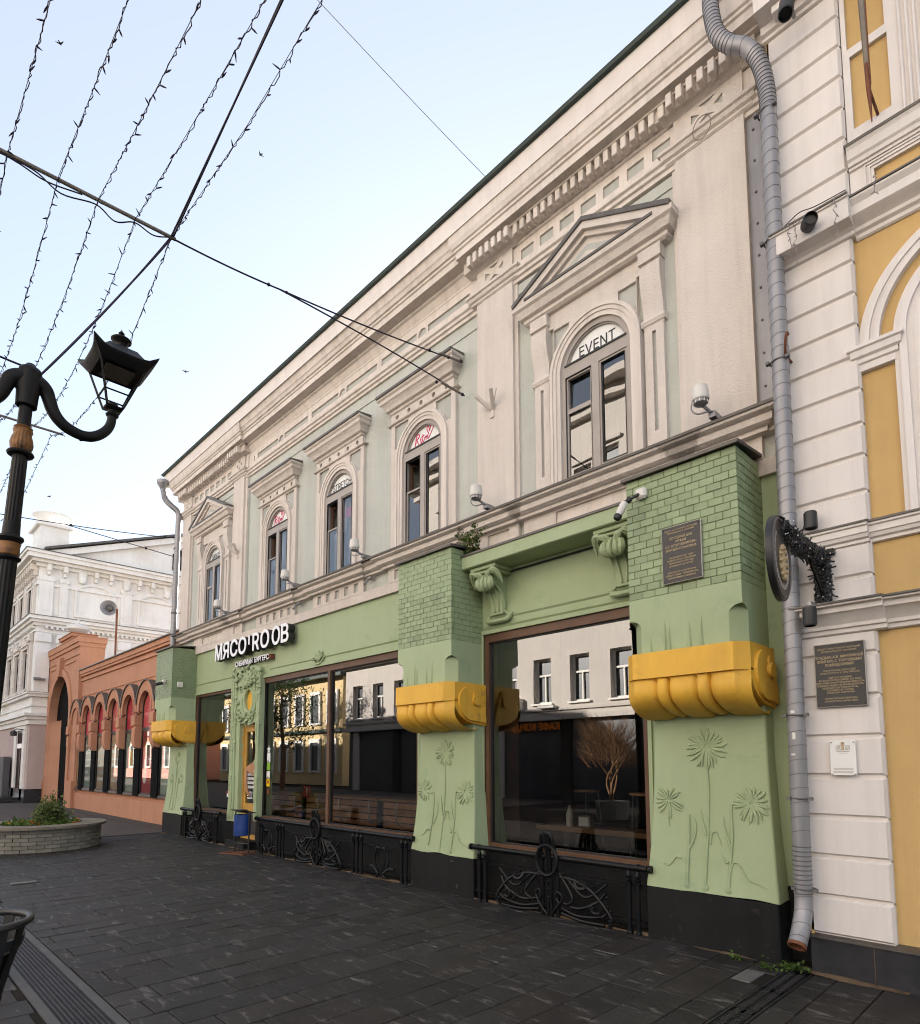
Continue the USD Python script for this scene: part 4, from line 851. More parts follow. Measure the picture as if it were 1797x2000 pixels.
# ================================================================ downpipes
def pipe(label, pts, r, ringstep, extra=None, folds=()):
    T = thing('downpipe', label, 'downpipe')
    P = bez(pts, 12); b = MB(); b.tube(P, r, 20, cap=False); b.build('pipe', 'zinc', T, True)
    s_ = np.r_[0, np.cumsum(np.linalg.norm(np.diff(P, axis=0), axis=1))]; b = MB(); d = .05
    while d < s_[-1] - .02:
        c = np.array([np.interp(d, s_, P[:, k]) for k in range(3)]); c2 = np.array([np.interp(d + .01, s_, P[:, k]) for k in range(3)])
        t = (c2 - c) / np.linalg.norm(c2 - c); h = np.array([1, 0, 0]) if abs(t[0]) < .7 else np.array([0, 1, 0]); u = np.cross(h, t); u /= np.linalg.norm(u); w = np.cross(t, u)
        inf = any(a < d < bb for a, bb in folds); tl = .0 if inf else .28
        b.tube([c + (r + .0005) * (math.cos(q) * u + math.sin(q) * w) + t * r * tl * math.cos(q + .8) for q in np.linspace(0, 2 * math.pi, 22, endpoint=False)], .0042 if inf else .0022, 4, closed=True)
        d += .034 if inf else ringstep
    b.build('seam', 'zincring', T, kind='stuff'); return T
rp = pipe('thick grey ribbed downpipe between the cream house and the yellow house',
     [(-1.94, 4.88, 8.55), (-1.93, 4.89, 8.2), (-1.925, 4.90, 7.95), (-1.89, 4.92, 7.74), (-1.80, 4.96, 7.60), (-1.69, 5.0, 7.51), (-1.615, 5.05, 7.36), (-1.58, 5.09, 7.12), (-1.575, 5.10, 6.8), (-1.58, 5.10, 5.6), (-1.583, 5.10, 4.4), (-1.592, 5.10, 3.0), (-1.60, 5.10, 1.8), (-1.61, 5.10, .75), (-1.61, 5.09, .50), (-1.613, 5.03, .36), (-1.62, 4.95, .25)], .062, .105, folds=((.42, 1.0), (1.15, 1.75), (7.72, 8.12)))
for z in (6.9, 5.75, 4.72, 3.15, 1.9, 1.28, .62):
    b = MB(); b.tube([(-1.588 + .066 * math.cos(t), 5.10 + .066 * math.sin(t), z) for t in np.linspace(0, 6.283, 20, endpoint=False)], .006, 5, closed=True); b.box(-1.528, -1.50, 5.04, 5.075, z - .012, z + .012); b.box(-1.675, -1.65, 5.04, 5.075, z - .012, z + .012); b.box(-1.60, -1.58, 5.16, 5.25, z - .008, z + .008); b.build('pipe_bracket', 'zincring', rp)
b = MB(); b.lathe([(.0635, 0), (.064, .02), (.05, .021), (.05, -.02), (.0635, 0)], (-1.6205, 4.945, .245), 20, (-.05, -.6, -.75)); b.build('pipe_mouth', 'rust', rp)
for x, z, w, h in ((-1.597, 1.915, .03, .02), (-1.58, 1.72, .022, .05), (-1.62, 1.60, .03, .012)):
    b = MB(); a = np.linspace(-1.9, -1.2, 6) + (x + 1.6) * 10; V = np.array([[(-1.6 + .0635 * math.cos(t), 5.10 + .0635 * math.sin(t), zz) for zz in (z, z + h)] for t in np.linspace(-1.9 + (x + 1.6) * 6, -1.9 + (x + 1.6) * 6 + w / .063, 5)]); b.grid(V); b.build('torn_sticker', 'white_plastic', rp)
lp = pipe('grey downpipe with a funnel at the far left corner of the cream house', [(-15.28, 4.98, 8.10), (-15.24, 4.99, 7.95), (-15.15, 5.01, 7.78), (-15.02, 5.10, 7.62), (-14.96, 5.2, 7.52), (-14.955, 5.25, 7.40), (-14.965, 5.25, 7.1), (-14.985, 5.25, 6), (-15.0, 5.25, 5), (-15.015, 5.25, 4.16)], .062, .10, folds=((.2, .75),))
b = MB(); b.lathe([(.062, 0), (.07, .03), (.135, .13), (.14, .15), (.14, .22), (.128, .22), (.12, .15), (.05, .03)], (-15.28, 4.98, 8.06), 22); b.build('funnel', 'zinc', lp, 40)
for z in (6.6, 5.06, 4.55):
    b = MB(); b.lathe([(.063, -.02), (.075, -.015), (.075, .015), (.063, .02)], (-14.99, 5.25, z), 16); b.tube([(-14.97, 5.28, z), (-14.82, 5.42, z)], .008, 5); b.build('pipe_bracket', 'zincring', lp)

# ================================================================ signs, plaques, lamps on the house
SG = thing('shop_sign', 'large white letters with black sides over the ornate door', 'shop sign')
for t, a, bb in (('М', -12.656, -12.29), ('Я', -12.265, -11.972), ('С', -11.947, -11.595), ('О', -11.584, -11.221), ('R', -11.004, -10.702), ('O', -10.68, -10.318), ('O', -10.24, -9.92), ('В', -9.922, -9.625)):
    b = MB(); b.text(t, .315, a, 5.262, 3.645, .008, True, 'l', bb - a); lt = b.build('letter', 'sign_white', SG)
    b = MB(); b.text(t, .315, a, 5.39, 3.645, .128, True, 'l', bb - a); b.build('letter_side', 'black', lt)
b = MB(); b.box(-11.135, -11.08, 5.254, 5.262, 3.78, 3.95); b.build('letter', 'sign_white', SG); b = MB(); b.box(-11.135, -11.08, 5.263, 5.39, 3.78, 3.95); b.build('letter_side', 'black', SG)
b = MB(); b.box(-12.6, -9.8, 5.39, 5.41, 3.70, 3.73); b.box(-12.6, -9.8, 5.39, 5.41, 3.88, 3.91)
for x in (-12.4, -11.4, -10.4, -9.9): b.box(x, x + .03, 5.40, YW, 3.68, 3.92)
b.build('sign_rail', 'black', SG)
SG = thing('small_shop_sign', 'small white lettering with dark sides below the large shop sign', 'shop sign')
for t, a, bb in (('СИБИРИАН', -11.881, -11.15), ('БУРГЕРС', -11.076, -10.51)):
    b = MB(); b.text(t, .098, a, 5.357, 3.445, .006, True, 'l', bb - a); w_ = b.build('word', 'sign_white', SG); b = MB(); b.text(t, .098, a, 5.41, 3.445, .052, True, 'l', bb - a); b.build('word_side', 'black', w_)
b = MB(); b.box(-10.53, -10.44, 5.36, 5.44, 3.45, 3.535); b.box(-11.88, -10.5, 5.41, 5.45, 3.48, 3.50); b.build('sign_box', 'rust', SG)

def plaque(label, x0, x1, z0, z1, y, lines):
    T = thing('plaque', label, 'plaque')
    b = MB(); b.box(x0, x1, y, y + .02, z0, z1, .003); b.build('frame', 'plaque_edge', T); b = MB(); b.box(x0 + .006, x1 - .006, y - .003, y + .01, z0 + .006, z1 - .006); b.build('board', 'plaque', T)
    b = MB()
    for t, cx, w, cz, h in lines: b.text(t, h, cx, y - .003, cz - h / 2, .003, False, 'c', w)
    b.build('raised_text', 'brass', T); b = MB()
    for x in (x0 + .02, x1 - .02):
        for z in (z0 + .02, z1 - .02): b.lathe([(0, -.006), (.005, -.005), (.006, 0)], (x, y - .003, z), 8, (0, 1, 0))
    b.build('screw', 'black', T)
plaque('dark plaque with raised text on the brick top of the right pier', -2.536, -2.186, 3.06, 3.553, 4.893, [
    ('ОБЪЕКТ КУЛЬТУРНОГО НАСЛЕДИЯ', -2.362, .287, 3.515, .012), ('РЕГИОНАЛЬНОГО ЗНАЧЕНИЯ', -2.362, .238, 3.493, .012), ('ДОХОДНЫЙ ДОМ', -2.362, .20, 3.446, .020), ('КУПЦОВ', -2.362, .096, 3.413, .019), ('А.С. ОСТАТОШНИКОВА-', -2.362, .28, 3.380, .020), ('БРАТЬЕВ РОЗАНОВЫХ', -2.362, .271, 3.346, .020),
    ('ПОСТРОЕН В 1867 ГОДУ', -2.362, .215, 3.276, .013), ('АРХИТЕКТОР Н.Ф. НЕБОЛЬСИН', -2.362, .255, 3.252, .013), ('ПЕРЕСТРОЕН В 1905 ГОДУ', -2.362, .218, 3.229, .013), ('АРХИТЕКТОР Д.А. ВЕРНЕР', -2.362, .214, 3.205, .013), ('АРХИТЕКТУРА И ИНТЕРЬЕРЫ', -2.362, .25, 3.150, .013), ('ПЕРВОГО ЭТАЖА - ЯРКИЙ ОБРАЗЕЦ', -2.362, .285, 3.126, .013), ('ДЕКОРАТИВНОГО МОДЕРНА', -2.362, .243, 3.102, .013)])
plaque('dark plaque with raised text on the white blocks beside the grey downpipe', -1.475, -1.141, 1.952, 2.429, 5.172, [
    ('ОБЪЕКТ КУЛЬТУРНОГО НАСЛЕДИЯ', -1.31, .281, 2.388, .012), ('РЕГИОНАЛЬНОГО ЗНАЧЕНИЯ', -1.31, .231, 2.368, .012), ('УСАДЬБА А.В. МИЧУРИНОЙ', -1.31, .312, 2.325, .020), ('ФЛИГЕЛЬ С ТОРГОВЫМИ', -1.31, .291, 2.295, .020), ('ПОМЕЩЕНИЯМИ', -1.31, .186, 2.266, .020), ('ПОСТРОЕН В 1902 ГОДУ', -1.31, .213, 2.224, .012), ('АРХИТЕКТОР Н.К. КОСТРЮКОВ', -1.31, .255, 2.205, .012),
    ('ЗДЕСЬ В УСАДЬБЕ', -1.31, .153, 2.171, .012), ('ВО ВТОРОЙ ПОЛОВИНЕ XIX ВЕКА', -1.31, .28, 2.152, .012), ('ЖИЛ ИЗВЕСТНЫЙ ПРЕДПРИНИМАТЕЛЬ,', -1.31, .315, 2.133, .012), ('ВИДНЫЙ ОБЩЕСТВЕННЫЙ ДЕЯТЕЛЬ,', -1.31, .304, 2.114, .012), ('ЩЕДРЫЙ БЛАГОТВОРИТЕЛЬ,', -1.31, .235, 2.095, .012), ('ГОРОДСКОЙ ГОЛОВА', -1.31, .175, 2.077, .012), ('КУПЕЦ В.К. МИЧУРИН', -1.31, .18, 2.059, .012), ('ХАРАКТЕРНЫЙ ОБРАЗЕЦ', -1.31, .212, 2.016, .012), ('АРХИТЕКТУРЫ ЭКЛЕКТИКИ', -1.31, .217, 1.996, .012)])
T = thing('notice_plate', 'small clear notice plate with a gold emblem under the dark plaque', 'notice')
b = MB(); b.box(-1.405, -1.236, 5.176, 5.180, 1.452, 1.705, .002); b.build('plate', 'sign_warm', T)
b = MB(); b.box(-1.327, -1.311, 5.172, 5.176, 1.635, 1.685); b.lathe([(0, 0), (.012, .004), (.010, .016), (0, .02)], (-1.319, 5.174, 1.678), 10); b.build('emblem', 'brass', T)
b = MB()
for s_ in (-1, 1):
    for k in range(4): b.tube(bez([(-1.319 + s_ * (.012 + .009 * k), 5.175, 1.635), (-1.319 + s_ * (.02 + .008 * k), 5.175, 1.655), (-1.319 + s_ * (.013 + .010 * k), 5.175, 1.672)], 4), .0015, 4)
b.box(-1.36, -1.278, 5.1745, 5.176, 1.622, 1.628); b.box(-1.345, -1.293, 5.1745, 5.176, 1.612, 1.615)
for z in (1.50, 1.492, 1.478, 1.470): b.box(-1.385, -1.258, 5.1745, 5.176, z, z + .003)
b.build('fine_print', 'plaque_edge', T); b = MB()
for x in (-1.395, -1.248):
    for z in (1.462, 1.695): b.lathe([(0, -.012), (.006, -.011), (.007, 0)], (x, 5.176, z), 10, (0, 1, 0))
b.build('standoff', 'steel', T, 40)

# five white floodlights standing out from the sill
FL = []
def floodlight(x, label, rz=0):
    loc = (x, 5.06, 4.56)
    if FL: return dup(FL[0], loc, rz, label, 'floodlight', 'white floodlights on the sill ledge')
    T = thing('floodlight', label, 'floodlight', loc, rz, 'white floodlights on the sill ledge'); FL.append(T)
    b = MB(); b.lathe([(0, .225), (.055, .225), (.066, .215), (.074, .13), (.076, .11), (.07, .095), (0, .095)], (0, 0, 0), 22); b.build('housing', 'white_plastic', T, 40)
    b = MB(); b.lathe([(.064, .10), (.06, .07), (.04, .055), (0, .05)], (0, 0, 0), 18); b.build('cooling_ring', 'zinc', T, 40)
    b = MB()
    for a in range(10): t = a * .628; b.box(.06 * math.cos(t) - .004, .06 * math.cos(t) + .004, .06 * math.sin(t) - .004, .06 * math.sin(t) + .004, .065, .105)
    b.build('fins', 'white_plastic', T); b = MB(); b.tube(bez([(-.07, 0, .13), (-.085, .0, .05), (-.04, .02, .0), (.02, .06, .01), (.06, .10, .02)], 6), .007, 6); b.tube(bez([(.0, .03, .07), (.03, .09, .03), (.05, .20, .0)], 5), .016, 7); b.box(.02, .08, .10, .24, -.03, .02); b.build('arm', 'zinc', T, 40)
    return T
for x, l in ((-2.22, 'white floodlight on the sill under the right end pilaster'), (-4.93, 'white floodlight on the sill below the middle pilaster'), (-7.40, 'white floodlight on the sill right of the window lettered STRETCH'), (-9.42, 'white floodlight on the sill right of the leftmost pink lettered window'), (-12.12, 'white floodlight on the sill beside the window lettered DANCE')): floodlight(x, l)
for x, l in ((-7.45, 'grey empty lamp bracket under the sill, right of the STRETCH window'), (-9.50, 'grey empty lamp bracket under the sill, above the shop sign')):
    b = MB(); b.box(x - .03, x + .03, 5.36, 5.40, 4.27, 4.31); b.tube([(x, 5.38, 4.29), (x + .03, 5.25, 4.18), (x + .05, 5.24, 4.15)], .012, 6); b.tube([(x - .07, 5.40, 4.30), (x + .07, 5.38, 4.30)], .012, 6); b.tube([(x + .02, 5.33, 4.26), (x + .05, 5.24, 4.16)], .02, 6); b.build('lamp_bracket', 'zinc', smooth=40, label=l, cat='bracket', group='empty lamp brackets under the sill')
for (x, z), l in (((-4.93, 5.87), 'cream double flag holder on the middle pilaster'), ((-11.93, 5.78), 'cream double flag holder on the pilaster beside the DANCE window')):
    T = thing('flag_holder', l, 'flag holder', None, 0, 'double flag holders on pilasters'); b = MB()
    for s_ in (-1, 1): b.tube([(x + s_ * .02, 5.35, z - .02), (x + s_ * .12, 5.19, z + .13)], .026, 10)
    b.build('socket', 'cream_smooth', T, 40); b = MB(); b.box(x - .03, x + .03, 5.34, 5.37, z - .13, z + .05); b.tube([(x + .03, 5.33, z), (x + .19, 5.22, z + .11)], .006, 5); b.build('mount', 'cream_smooth', T)
T = thing('security_camera', 'white security camera on the upper left of the right brick pier', 'camera')
b = MB(); b.box(-2.77, -2.66, 4.86, 4.92, 3.88, 3.98, .02); b.build('junction_box', 'white_plastic', T); b = MB(); b.tube(bez([(-2.72, 4.86, 3.92), (-2.78, 4.82, 3.88), (-2.80, 4.78, 3.84), (-2.81, 4.76, 3.80)], 5), .014, 7); b.mesh(trimesh.creation.icosphere(2, .028), np.array([[1, 0, 0, -2.785], [0, 1, 0, 4.80], [0, 0, 1, 3.865], [0, 0, 0, 1]])); b.build('joint', 'black', T, 40)
b = MB(); b.lathe([(0, 0), (.030, 0), (.034, .02), (.034, .10), (.026, .13), (0, .13)], (-2.80, 4.75, 3.83), 16, (-.28, -.35, -.9)); b.build('camera_body', 'white_plastic', T, 40); b = MB(); b.lathe([(0, 0), (.033, 0), (.036, .015), (.030, .04), (0, .035)], (-2.836, 4.705, 3.715), 16, (-.28, -.35, -.9)); b.build('camera_front', 'black', T, 40)
T = thing('security_camera', 'small dark security camera on the front of the leftmost green pier', 'camera')
b = MB(); b.box(-14.46, -14.36, 4.85, 4.92, 3.33, 3.40, .01); b.build('mount', 'white_plastic', T); b = MB(); b.tube([(-14.42, 4.86, 3.33), (-14.44, 4.72, 3.28)], .035, 10); b.build('camera_body', 'black', T)
b = MB(); b.box(-14.04, -14.0, 5.03, 5.15, 3.21, 3.33, .008); b.build('junction_box', 'white_plastic', label='square white junction box on the side of the leftmost pier', cat='junction box')
T = thing('wire_ring', 'loose wire ring hanging from the capital of the right pilaster', 'wire'); b = MB(); b.tube([(-2.19 + .085 * math.cos(t), 5.24, 7.36 + .11 * math.sin(t)) for t in np.linspace(0, 6.28, 30, endpoint=False)], .004, 5, closed=True); b.build('loop', 'cable_grey', T)
# stickers beside the door on the long window
star = Polygon([((.078 if k % 2 == 0 else .035) * math.sin(k * math.pi / 5), (.085 if k % 2 == 0 else .036) * math.cos(k * math.pi / 5)) for k in range(10)])
for nm, mt, cz, h, lab in (('star', 'sign_white', 1.80, .0, 'white star sticker at the top of the sticker column by the door'), ('tall', 'sign_white', 1.655, .17, 'tall white sticker below the star on the shop window'), ('green', 'lime', 1.495, .13, 'green sticker in the column on the shop window'), ('grey', 'sign_warm', 1.345, .13, 'white sticker with dark print below the green one'), ('yellow', 'sticker_yellow', 1.20, .135, 'yellow sticker with a red mark, lowest of the bright ones'), ('face', 'rust', 1.04, .11, 'dark oval brown sticker at the bottom of the column')):
    T = thing('sticker', lab, 'sticker'); b = MB(); x = -10.70
    b.xz(affinity.translate(star, x, cz) if nm == 'star' else affinity.translate(affinity.scale(Point(0, 0).buffer(1), .045, .06), x, cz) if nm == 'face' else sbox(x - .06, cz - h / 2, x + .06, cz + h / 2).buffer(-.012).buffer(.012), 5.505, 5.508); b.build('film', mt, T)
    if nm == 'yellow': b = MB(); b.xz(affinity.translate(affinity.scale(Point(0, 0).buffer(1), .028, .034), x, cz + .012), 5.502, 5.505); b.build('print', 'red', T)
    if nm in ('grey', 'tall'): b = MB(); b.box(x - .04, x + .03, 5.502, 5.505, cz - h * .42, cz - h * .36); b.box(x - .04, x + .01, 5.502, 5.505, cz - h * .32, cz - h * .28); b.build('print', 'black', T)
T = thing('sticker', 'red and white sticker low on the leftmost shop window', 'sticker'); b = MB(); b.box(-12.42, -12.28, 5.505, 5.508, .88, .98); b.build('film', 'sign_white', T); b = MB(); b.box(-12.42, -12.28, 5.502, 5.505, .95, 1.0); b.build('print', 'red', T)
T = thing('exit_notice', 'small red notice with a white figure in the long shop window', 'notice'); b = MB(); b.box(-9.62, -9.38, 5.60, 5.605, .97, 1.17); b.build('board', 'red', T); b = MB(); b.lathe([(0, -.002), (.018, -.002), (.018, .002)], (-9.50, 5.598, 1.12), 10, (0, 1, 0)); b.box(-9.515, -9.485, 5.596, 5.599, 1.0, 1.10); b.build('white_figure', 'sign_warm', T)

# young birch on the ledge and weeds by the drain
def leaves(b, n, fn, s0, s1):
    for _ in range(n):
        c, up_ = fn(); L = R.uniform(s0, s1); d = np.array([R.gauss(0, 1), R.gauss(0, 1), R.gauss(0, .6) + up_]); d /= np.linalg.norm(d); w = np.cross(d, [R.gauss(0, 1), R.gauss(0, 1), R.gauss(0, 1)]); w = w / max(np.linalg.norm(w), 1e-6) * L * .38; e = np.cross(d, w) * .25
        c = np.asarray(c); b.add([c, c + d * L * .45 + w + e, c + d * L, c + d * L * .45 - w + e], [(0, 1, 2), (0, 2, 3)])
T = thing('birch_sapling', 'little birch sapling sprouting beside the middle pier top', 'sapling'); b = MB(); tw = []
for k in range(9):
    p = bez([(-5.15, 5.17, 4.03), (-5.13 + R.uniform(-.10, .15), 5.15 + R.uniform(-.08, .05), 4.14), (-5.06 + R.uniform(-.22, .30), 5.12 + R.uniform(-.12, .1), 4.22 + R.uniform(0, .20))], 6); b.tube(p, np.linspace(.005, .002, len(p)), 5); tw.append(p)
b.build('twig', 'twig', T); b = MB(); leaves(b, 210, lambda: (tw[R.randrange(9)][R.randrange(3, 13)] + np.array([R.gauss(0, .022), R.gauss(0, .02), R.gauss(0, .02)]), -.2), .03, .055); b.build('leaves', 'leaf', T)
b = MB(); leaves(b, 260, lambda: ((R.gauss(-5.17, .06), R.gauss(5.18, .04), 4.03 + abs(R.gauss(0, .025))), .3), .02, .04); b.build('moss', 'leaf_dark', label='dark moss on the flashing at the foot of the sapling', cat='moss', kind='stuff')
for (x, y, n, s), l in (((-1.72, 5.13, 130, .045), 'low green weeds growing at the corner by the downpipe mouth'), ((-1.87, 5.03, 50, .035), 'small patch of weeds beside the drain grate'), ((-2.12, 5.08, 26, .028), 'tiny weed in a paving joint before the right pier')):
    b = MB(); leaves(b, n, lambda: ((R.gauss(x, s), R.gauss(y, s * .6), abs(R.gauss(.012, .022))), .5), .018, .04); b.build('weed', 'leaf', label=l, cat='weed')

# ================================================================ drains
def drain(label, x0, x1, y0, y1, along, mate):
    T = thing('drain_channel', label, 'drain')
    b = MB()
    if along == 'x': b.box(x0, x1, y0, y0 + .055, -.03, -.002); b.box(x0, x1, y1 - .055, y1, -.03, -.002); gy0, gy1, gx0, gx1 = y0 + .055, y1 - .055, x0, x1
    else: b.box(x0, x0 + .012, y0, y1, -.03, -.001); b.box(x1 - .012, x1, y0, y1, -.03, -.001); gx0, gx1, gy0, gy1 = x0 + .02, x1 - .02, y0, y1
    b.build('edge_strip', 'concrete' if along == 'x' else 'grate', T); b = MB(); b.box(gx0, gx1, gy0, gy1, -.05, -.035); b.build('gutter', 'void', T); 
    if along == 'x':
        n = 9; L = .5; k = 0; x = x0
        while x < x1 - .01:
            g = MB()
            for i in range(n + 1): yy_ = gy0 + (gy1 - gy0) * i / n; g.box(x + .003, min(x + L, x1) - .003, yy_ - .005, yy_ + .005, -.03, -.004)
            q = x + .003
            while q < min(x + L, x1): g.box(q, q + .0045, gy0, gy1, -.028, -.007); q += .0105
            g.build('grate', 'grate', T); x += L
    else:
        y = y0
        while y < y1 - .01:
            g = MB(); L = .5; ye = min(y + L, y1)
            g.box(gx0, gx1, y + .002, y + .03, -.03, -.003); g.box(gx0, gx1, ye - .03, ye - .002, -.03, -.003); cxm = (gx0 + gx1) / 2; g.box(cxm - .012, cxm + .012, y, ye, -.03, -.003); g.box(gx0, gx0 + .014, y, ye, -.03, -.003); g.box(gx1 - .014, gx1, y, ye, -.03, -.003)
            q = y + .045
            while q < ye - .03: g.box(gx0, gx1, q, q + .012, -.03, -.003); q += .026
            g.build('grate', 'grate', T); y += L
drain('long slotted drain with pale edges along the left foreground', -13.0, 2.5, .955, 1.305, 'x', None)
drain('dark slotted drain grate running out from the wall at the lower right', -1.765, -1.59, 2.6, 5.14, 'y', None)

# ================================================================ the yellow and white house on the right
Y = thing('ochre_house', 'yellow and white house with banded white blocks at the right edge', 'building')
WB = 5.262
m = MB(); m.box(-1.60, 8, WB, 5.6, 0, 8.6); m.box(-1.60, -1.58, 5.2, WB, .27, 8.6); m.box(-1.5, 8, 5.6, 14, 0, 12); m.build('wall', 'ochre', Y)
m = MB(); m.box(-1.60, -1.075, 5.222, WB + .001, .27, 8.6); m.build('block_ground', 'white_house', Y)
zz = [.285, .565, .856, 1.146, 1.445, 1.734, 2.027, 2.334, 2.492, None, 2.712, 2.906, 3.142, None, 3.292, 3.532, 3.807, 4.049, 4.316, 4.572, 4.826, 5.079, 5.335, 5.522, None, 5.762, 6.083, 6.36, 6.618, 6.888, 7.149, 7.41, 7.632]
for a, c2 in zip(zz, zz[1:]):
    if a is None or c2 is None: continue
    g = .016; x0, x1 = -1.595, -1.068; za, zb = a + g, c2 - g; ch = .018
    if c2 in (2.492, 3.142, 5.522, 7.632): zb = c2
    if a in (2.712, 3.292, 5.762): za = a
    v = [(x0, 5.225, za - .008), (x1, 5.225, za - .008), (x1, 5.225, zb + .008), (x0, 5.225, zb + .008), (x0, 5.2, za + .008), (x1 - ch, 5.2, za + .008), (x1 - ch, 5.2, zb - .008), (x0, 5.2, zb - .008)]
    b = MB(); b.add(v, [(4, 5, 6, 7), (0, 1, 5, 4), (1, 2, 6, 5), (2, 3, 7, 6), (3, 0, 4, 7)]); b.add([(x1, 5.225, za - .008), (x1, WB, za - .008), (x1, WB, zb + .008), (x1, 5.225, zb + .008)], [(0, 1, 2, 3)]); b.build('white_block', 'white_house', Y)
m = MB(); m.box(-1.60, 8, 5.175, 5.5, -.05, .262); 
pl = m.build('granite_base', 'granite', Y)
for k in range(8): m = MB(); m.box(-1.20 + k * .62, -1.196 + k * .62, 5.173, 5.18, 0, .26); m.build('base_joint', 'sand', pl)
m = MB(); m.prof([(5.165, .262), (5.165, .275), (5.27, .296), (5.27, .262)], -1.60, 8); m.build('base_flashing', 'flash', Y)
def ledge(pr, x0, x1, fl=None, mat_='white_house'):
    b = MB(); b.ret(pr, x0, x1, WB, False, False); p = b.build('ledge', mat_, Y, 30)
    if fl: b = MB(); b.prof([(fl[0], fl[1]), (fl[0], fl[1] + .014), (WB, fl[1] + .05), (WB, fl[1] + .03)], x0, x1); b.build('ledge_flashing', 'flash', p)
L2 = [(5.20, 2.492), (5.185, 2.50), (5.185, 2.53), (5.165, 2.535), (5.165, 2.56), (5.135, 2.60), (5.10, 2.635), (5.085, 2.64), (5.085, 2.675), (5.05, 2.685), (5.05, 2.70)]
ledge(L2, -1.60, -1.0, (5.035, 2.70)); ledge([(y + .045, z) for y, z in L2], -1.0, 8, (5.08, 2.70))
L3 = [(5.205, 3.142), (5.19, 3.148), (5.19, 3.17), (5.17, 3.18), (5.16, 3.205), (5.15, 3.21), (5.15, 3.255), (5.135, 3.262), (5.135, 3.28)]
ledge(L3, -1.60, -1.075, (5.125, 3.28)); ledge([(y + .04, z) for y, z in L3], -1.075, 8, (5.165, 3.28))
L5 = [(5.205, 5.522), (5.185, 5.53), (5.18, 5.555), (5.15, 5.575), (5.05, 5.58), (5.045, 5.59), (5.045, 5.735), (5.03, 5.74), (5.03, 5.755)]
ledge(L5, -1.60, -1.045, (5.02, 5.752)); ledge([(5.25, 5.50), (5.235, 5.51), (5.23, 5.535), (5.205, 5.55), (5.20, 5.575), (5.17, 5.60), (5.13, 5.62), (5.12, 5.63), (5.12, 5.70), (5.09, 5.735), (5.09, 5.75)], -1.045, 8, (5.08, 5.752))
L8 = [(5.20, 7.632), (5.18, 7.64), (5.18, 7.67), (5.15, 7.68), (5.15, 7.75), (5.0, 7.755), (4.99, 7.90), (4.93, 7.93), (4.90, 8.05), (4.85, 8.1)]
ledge(L8, -1.62, 8)
m = MB()
for k in range(14): m.box(-1.50 + k * .26, -1.38 + k * .26, 5.05, 5.2, 7.69, 7.755, .006)
m.build('cornice_block', 'white_house', Y)
# window bay of the right house
m = MB()
m.xz(sbox(-1.062, 5.76, 8, 7.64).difference(sbox(-1.015, 6.405, -.77, 7.018)).difference(sbox(-1.03, 7.09, -.78, 7.6)).difference(sbox(-.905, 5.878, 1.2, 5.995)), 5.232, WB + .001); m.build('upper_frame', 'white_house', Y)
m = MB(); m.prof([(5.15, 6.225), (5.145, 6.243), (5.24, 6.262), (5.24, 6.24)], -1.075, 8); m.build('sill_flashing', 'flash', Y)
m = MB(); m.ret([(5.232, 6.06), (5.215, 6.065), (5.215, 6.085), (5.20, 6.09), (5.195, 6.12), (5.18, 6.135), (5.17, 6.20), (5.155, 6.225)], -1.062, 8, WB, False, False); 
for d, w in ((.022, .012), (.05, .012)): m.xz(sbox(-.905 - d - w, 5.84 - d * .2, 1.3, 5.995 + d + w).difference(sbox(-.905 - d, 5.80, 1.3, 5.995 + d)), 5.222, 5.24)
for x in (-.70, -.655, -.61, -.565): m.box(x, x + .02, 5.21, 5.24, 6.26, 7.6, .006)
m.build('moulding', 'white_house', Y)
cA, zA = -.24, 4.63
m = MB()
for r1, r0, y in ((.835, .80, 5.235), (.80, .765, 5.215), (.765, .735, 5.228), (.735, .70, 5.21)):
    m.xz(Polygon(arc(cA, zA, r1, 0, 180, 40)).difference(Point(cA, zA).buffer(r0, 40)), y, WB + .001)
for r1, r0, y in ((.615, .58, 5.225), (.58, .535, 5.205), (.535, .49, 5.225), (.49, .2, 5.215)):
    m.xz(Polygon([(cA + r1, 3.3)] + arc(cA, zA, r1, 0, 180, 40) + [(cA - r1, 3.3)]).difference(Polygon([(cA + r0, 3.2)] + arc(cA, zA, r0, 0, 180, 40) + [(cA - r0, 3.2)])), y, WB + .001)
m.build('arched_surround', 'white_house', Y, 30)
m = MB(); m.ret([(5.235, 4.445), (5.22, 4.45), (5.22, 4.50), (5.205, 4.51), (5.205, 4.54), (5.185, 4.555), (5.18, 4.60), (5.165, 4.61), (5.165, 4.635)], -1.045, -.885, WB, True, True); m.build('impost', 'white_house', Y, 30)
